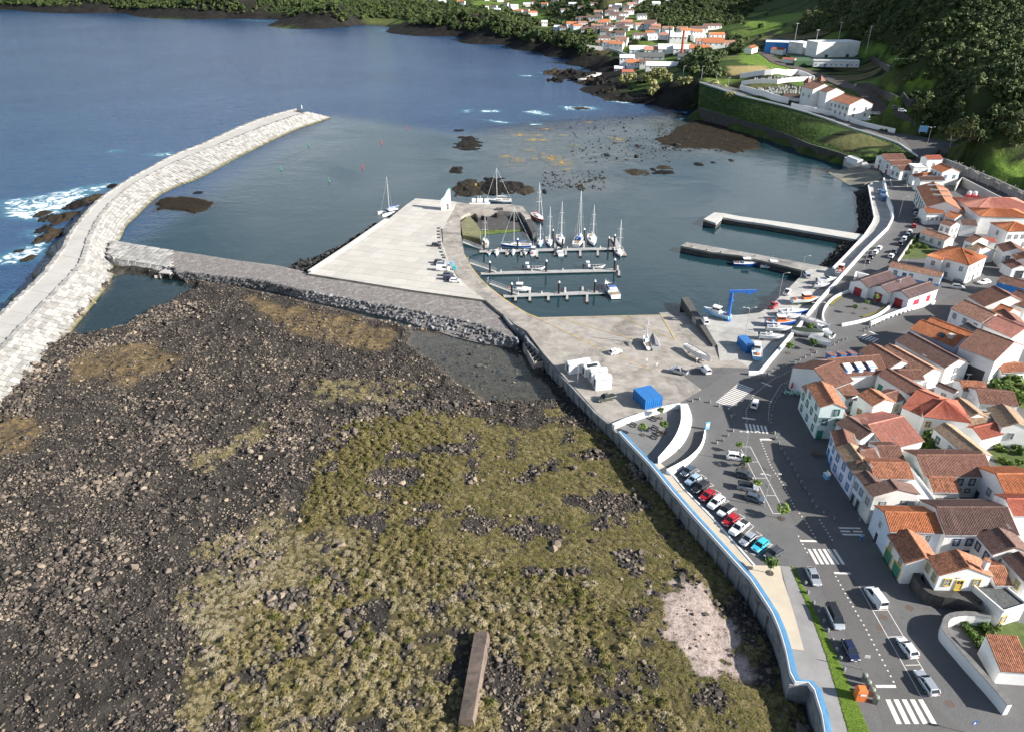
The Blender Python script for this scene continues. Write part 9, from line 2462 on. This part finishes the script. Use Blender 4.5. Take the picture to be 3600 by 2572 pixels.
r = empty('information_sign', G('U4', 2215,1150, ZT), R(15), 'blue information panel at the tip of the smaller crescent wall', 'sign'); MB().box((0,0,1.1),(1.1,.12,2.0)).build('panel', HULLC['lblue'], r); MB().box((0,-.07,1.3),(.8,.02,.7)).build('print', M_WHITE, r)
r = empty('crossing_sign', G('U2', 1690,1640, ZT), R(10), 'blue pedestrian crossing sign on a post', 'sign'); MB().tube([(0,0,0),(0,0,2.6)],.04,5).build('post', M_GALV, r); MB().box((0,0,2.5),(.8,.05,.7)).build('plate', HULLC['blue'], r); MB().add([(-.25,-.03,2.25),(.25,-.03,2.25),(0,-.03,2.75)],[(0,1,2)]).build('triangle', M_WHITE, r)
r = empty('parking_sign', G('U2', 130,715, ZT), R(-10), 'white parking sign on a thin post beside the dark blue hatchback', 'sign'); MB().tube([(0,0,0),(.1,0,3.0)],.04,5).build('post', M_GALV, r); MB().box((.1,0,3.1),(.8,.05,.6)).build('plate', M_WHITE, r)
for fr_, x, y, z, lab in (('U4', 1330,240,3.4, 'round white sign on a red striped post beside the yellow line'),('U4', 1475,310,3.5, 'red and white warning sign beside the slip trench'),('U4', 2055,230,3.4, 'red and white striped post beside the whaleboat')):
 r = empty('striped_post', G(fr_, x, y, z),0, lab, 'sign')
 for k in range(4): MB().tube([(0,0, k * .5),(0,0, k * .5 + .5)],.07,6).build('band', HULLC['red'] if k % 2 == 0 else M_WHITE, r)
 MB().tube([(0,-.03,2.3),(0,.03,2.3)],.32,12).build('disc', M_WHITE, r)
r = empty('motorbike', G('U3', 1065,315, ZT), R(5), 'black motorbike parked under the young tree', 'motorbike')
for s in (-.65,.65): MB().tube([(s, -.06,.32),(s, .06,.32)],.32,12).build('wheel', M_TYRE, r)
MB().beam((-.5,0,.6),(.5,0,.75),.22,.35).build('frame', M_BLACK, r); MB().box((-.2,0,.85),(.7,.25,.12)).build('seat', M_BLACK, r); MB().beam((.55,-.35,1.05),(.55,.35,1.05),.05).build('handlebar', M_GALV, r)
# fallen concrete beam on the shore
a, b = G('T7', 1320,985,1.6), G('T7', 1215,1570,1.6)
r = empty('concrete_beam', ((a + b) / 2).xy.to_3d() + Vector((0,0,.3)), math.atan2((b - a).y, (b - a).x), 'massive weathered concrete beam lying on the grassy shore', 'beam')
L_ = (b - a).length; M_BM = mat('beam_brown', (.17,.128,.102),.9,.45,.7,.6,4, stain=(.07,.055,.046), stain_amt=.9)
MB().add([(-L_ / 2,-1.6,-.5),(L_ / 2,-1.5,-.5),(L_ / 2,1.5,-.5),(-L_ / 2,1.6,-.5),(-L_ / 2,-1.35,2.3),(L_ / 2,-1.2,2.2),(L_ / 2,.9,2.6),(-L_ / 2,.9,2.7)],[(0,1,5,4),(1,2,6,5),(2,3,7,6),(3,0,4,7),(4,5,6,7),(3,2,1,0)]).build('beam_body', M_BM, r)
for k in range(3): MB().box((L_ * (-.3 + .3 * k),-.1,2.45),(.05,1.9,.06), R(8)).build('joint', TRIM['dark'], r)
for x, y in ((1700,690),(1700,715),(1702,740),(1704,765),(1708,800),(1714,850),(1722,880),(1735,905),(1745,925)): tag(MB().box((0,0,.35),(.5,1.8,.7)).build('concrete_barrier', M_PIERD, None, G('T5', x, y, ZQ)), 'short concrete barrier dividing quay platform and marina road', 'barrier', 'concrete barriers of the quay platform')
r = empty('water_tanks', G('R4', 1845,465, ZT), R(-12), 'red crate with two white water tanks in the school yard', 'tank'); MB().box((0,0,1.3),(5,3,2.6)).build('crate', HULLC['red'], r)
for s in (-1.2,1.2): MB().lathe([(1,2.6),(1,3.8),(.3,4.2)],10,(s, .5,0)).build('tank', M_WHITE, r)
for x, y in ((1420,1010),(1462,1045)):
 r = empty('billboard', G('R1', x, y + 20,12.5), R(-20), 'double sided tourist billboard beside the lane' if x < 1450 else 'colourful village map board beside the lane', 'sign'); MB().box((0,0,2.4),(4.6,.2,3.4)).build('panel', M_WHITE if x < 1450 else HULLC['lblue'], r)
 for s in (-1.8,1.8): MB().box((s, .1,.7),(.2,.2,2.2)).build('leg', M_GALV, r)
print('OBJECTS', len(bpy.data.objects))
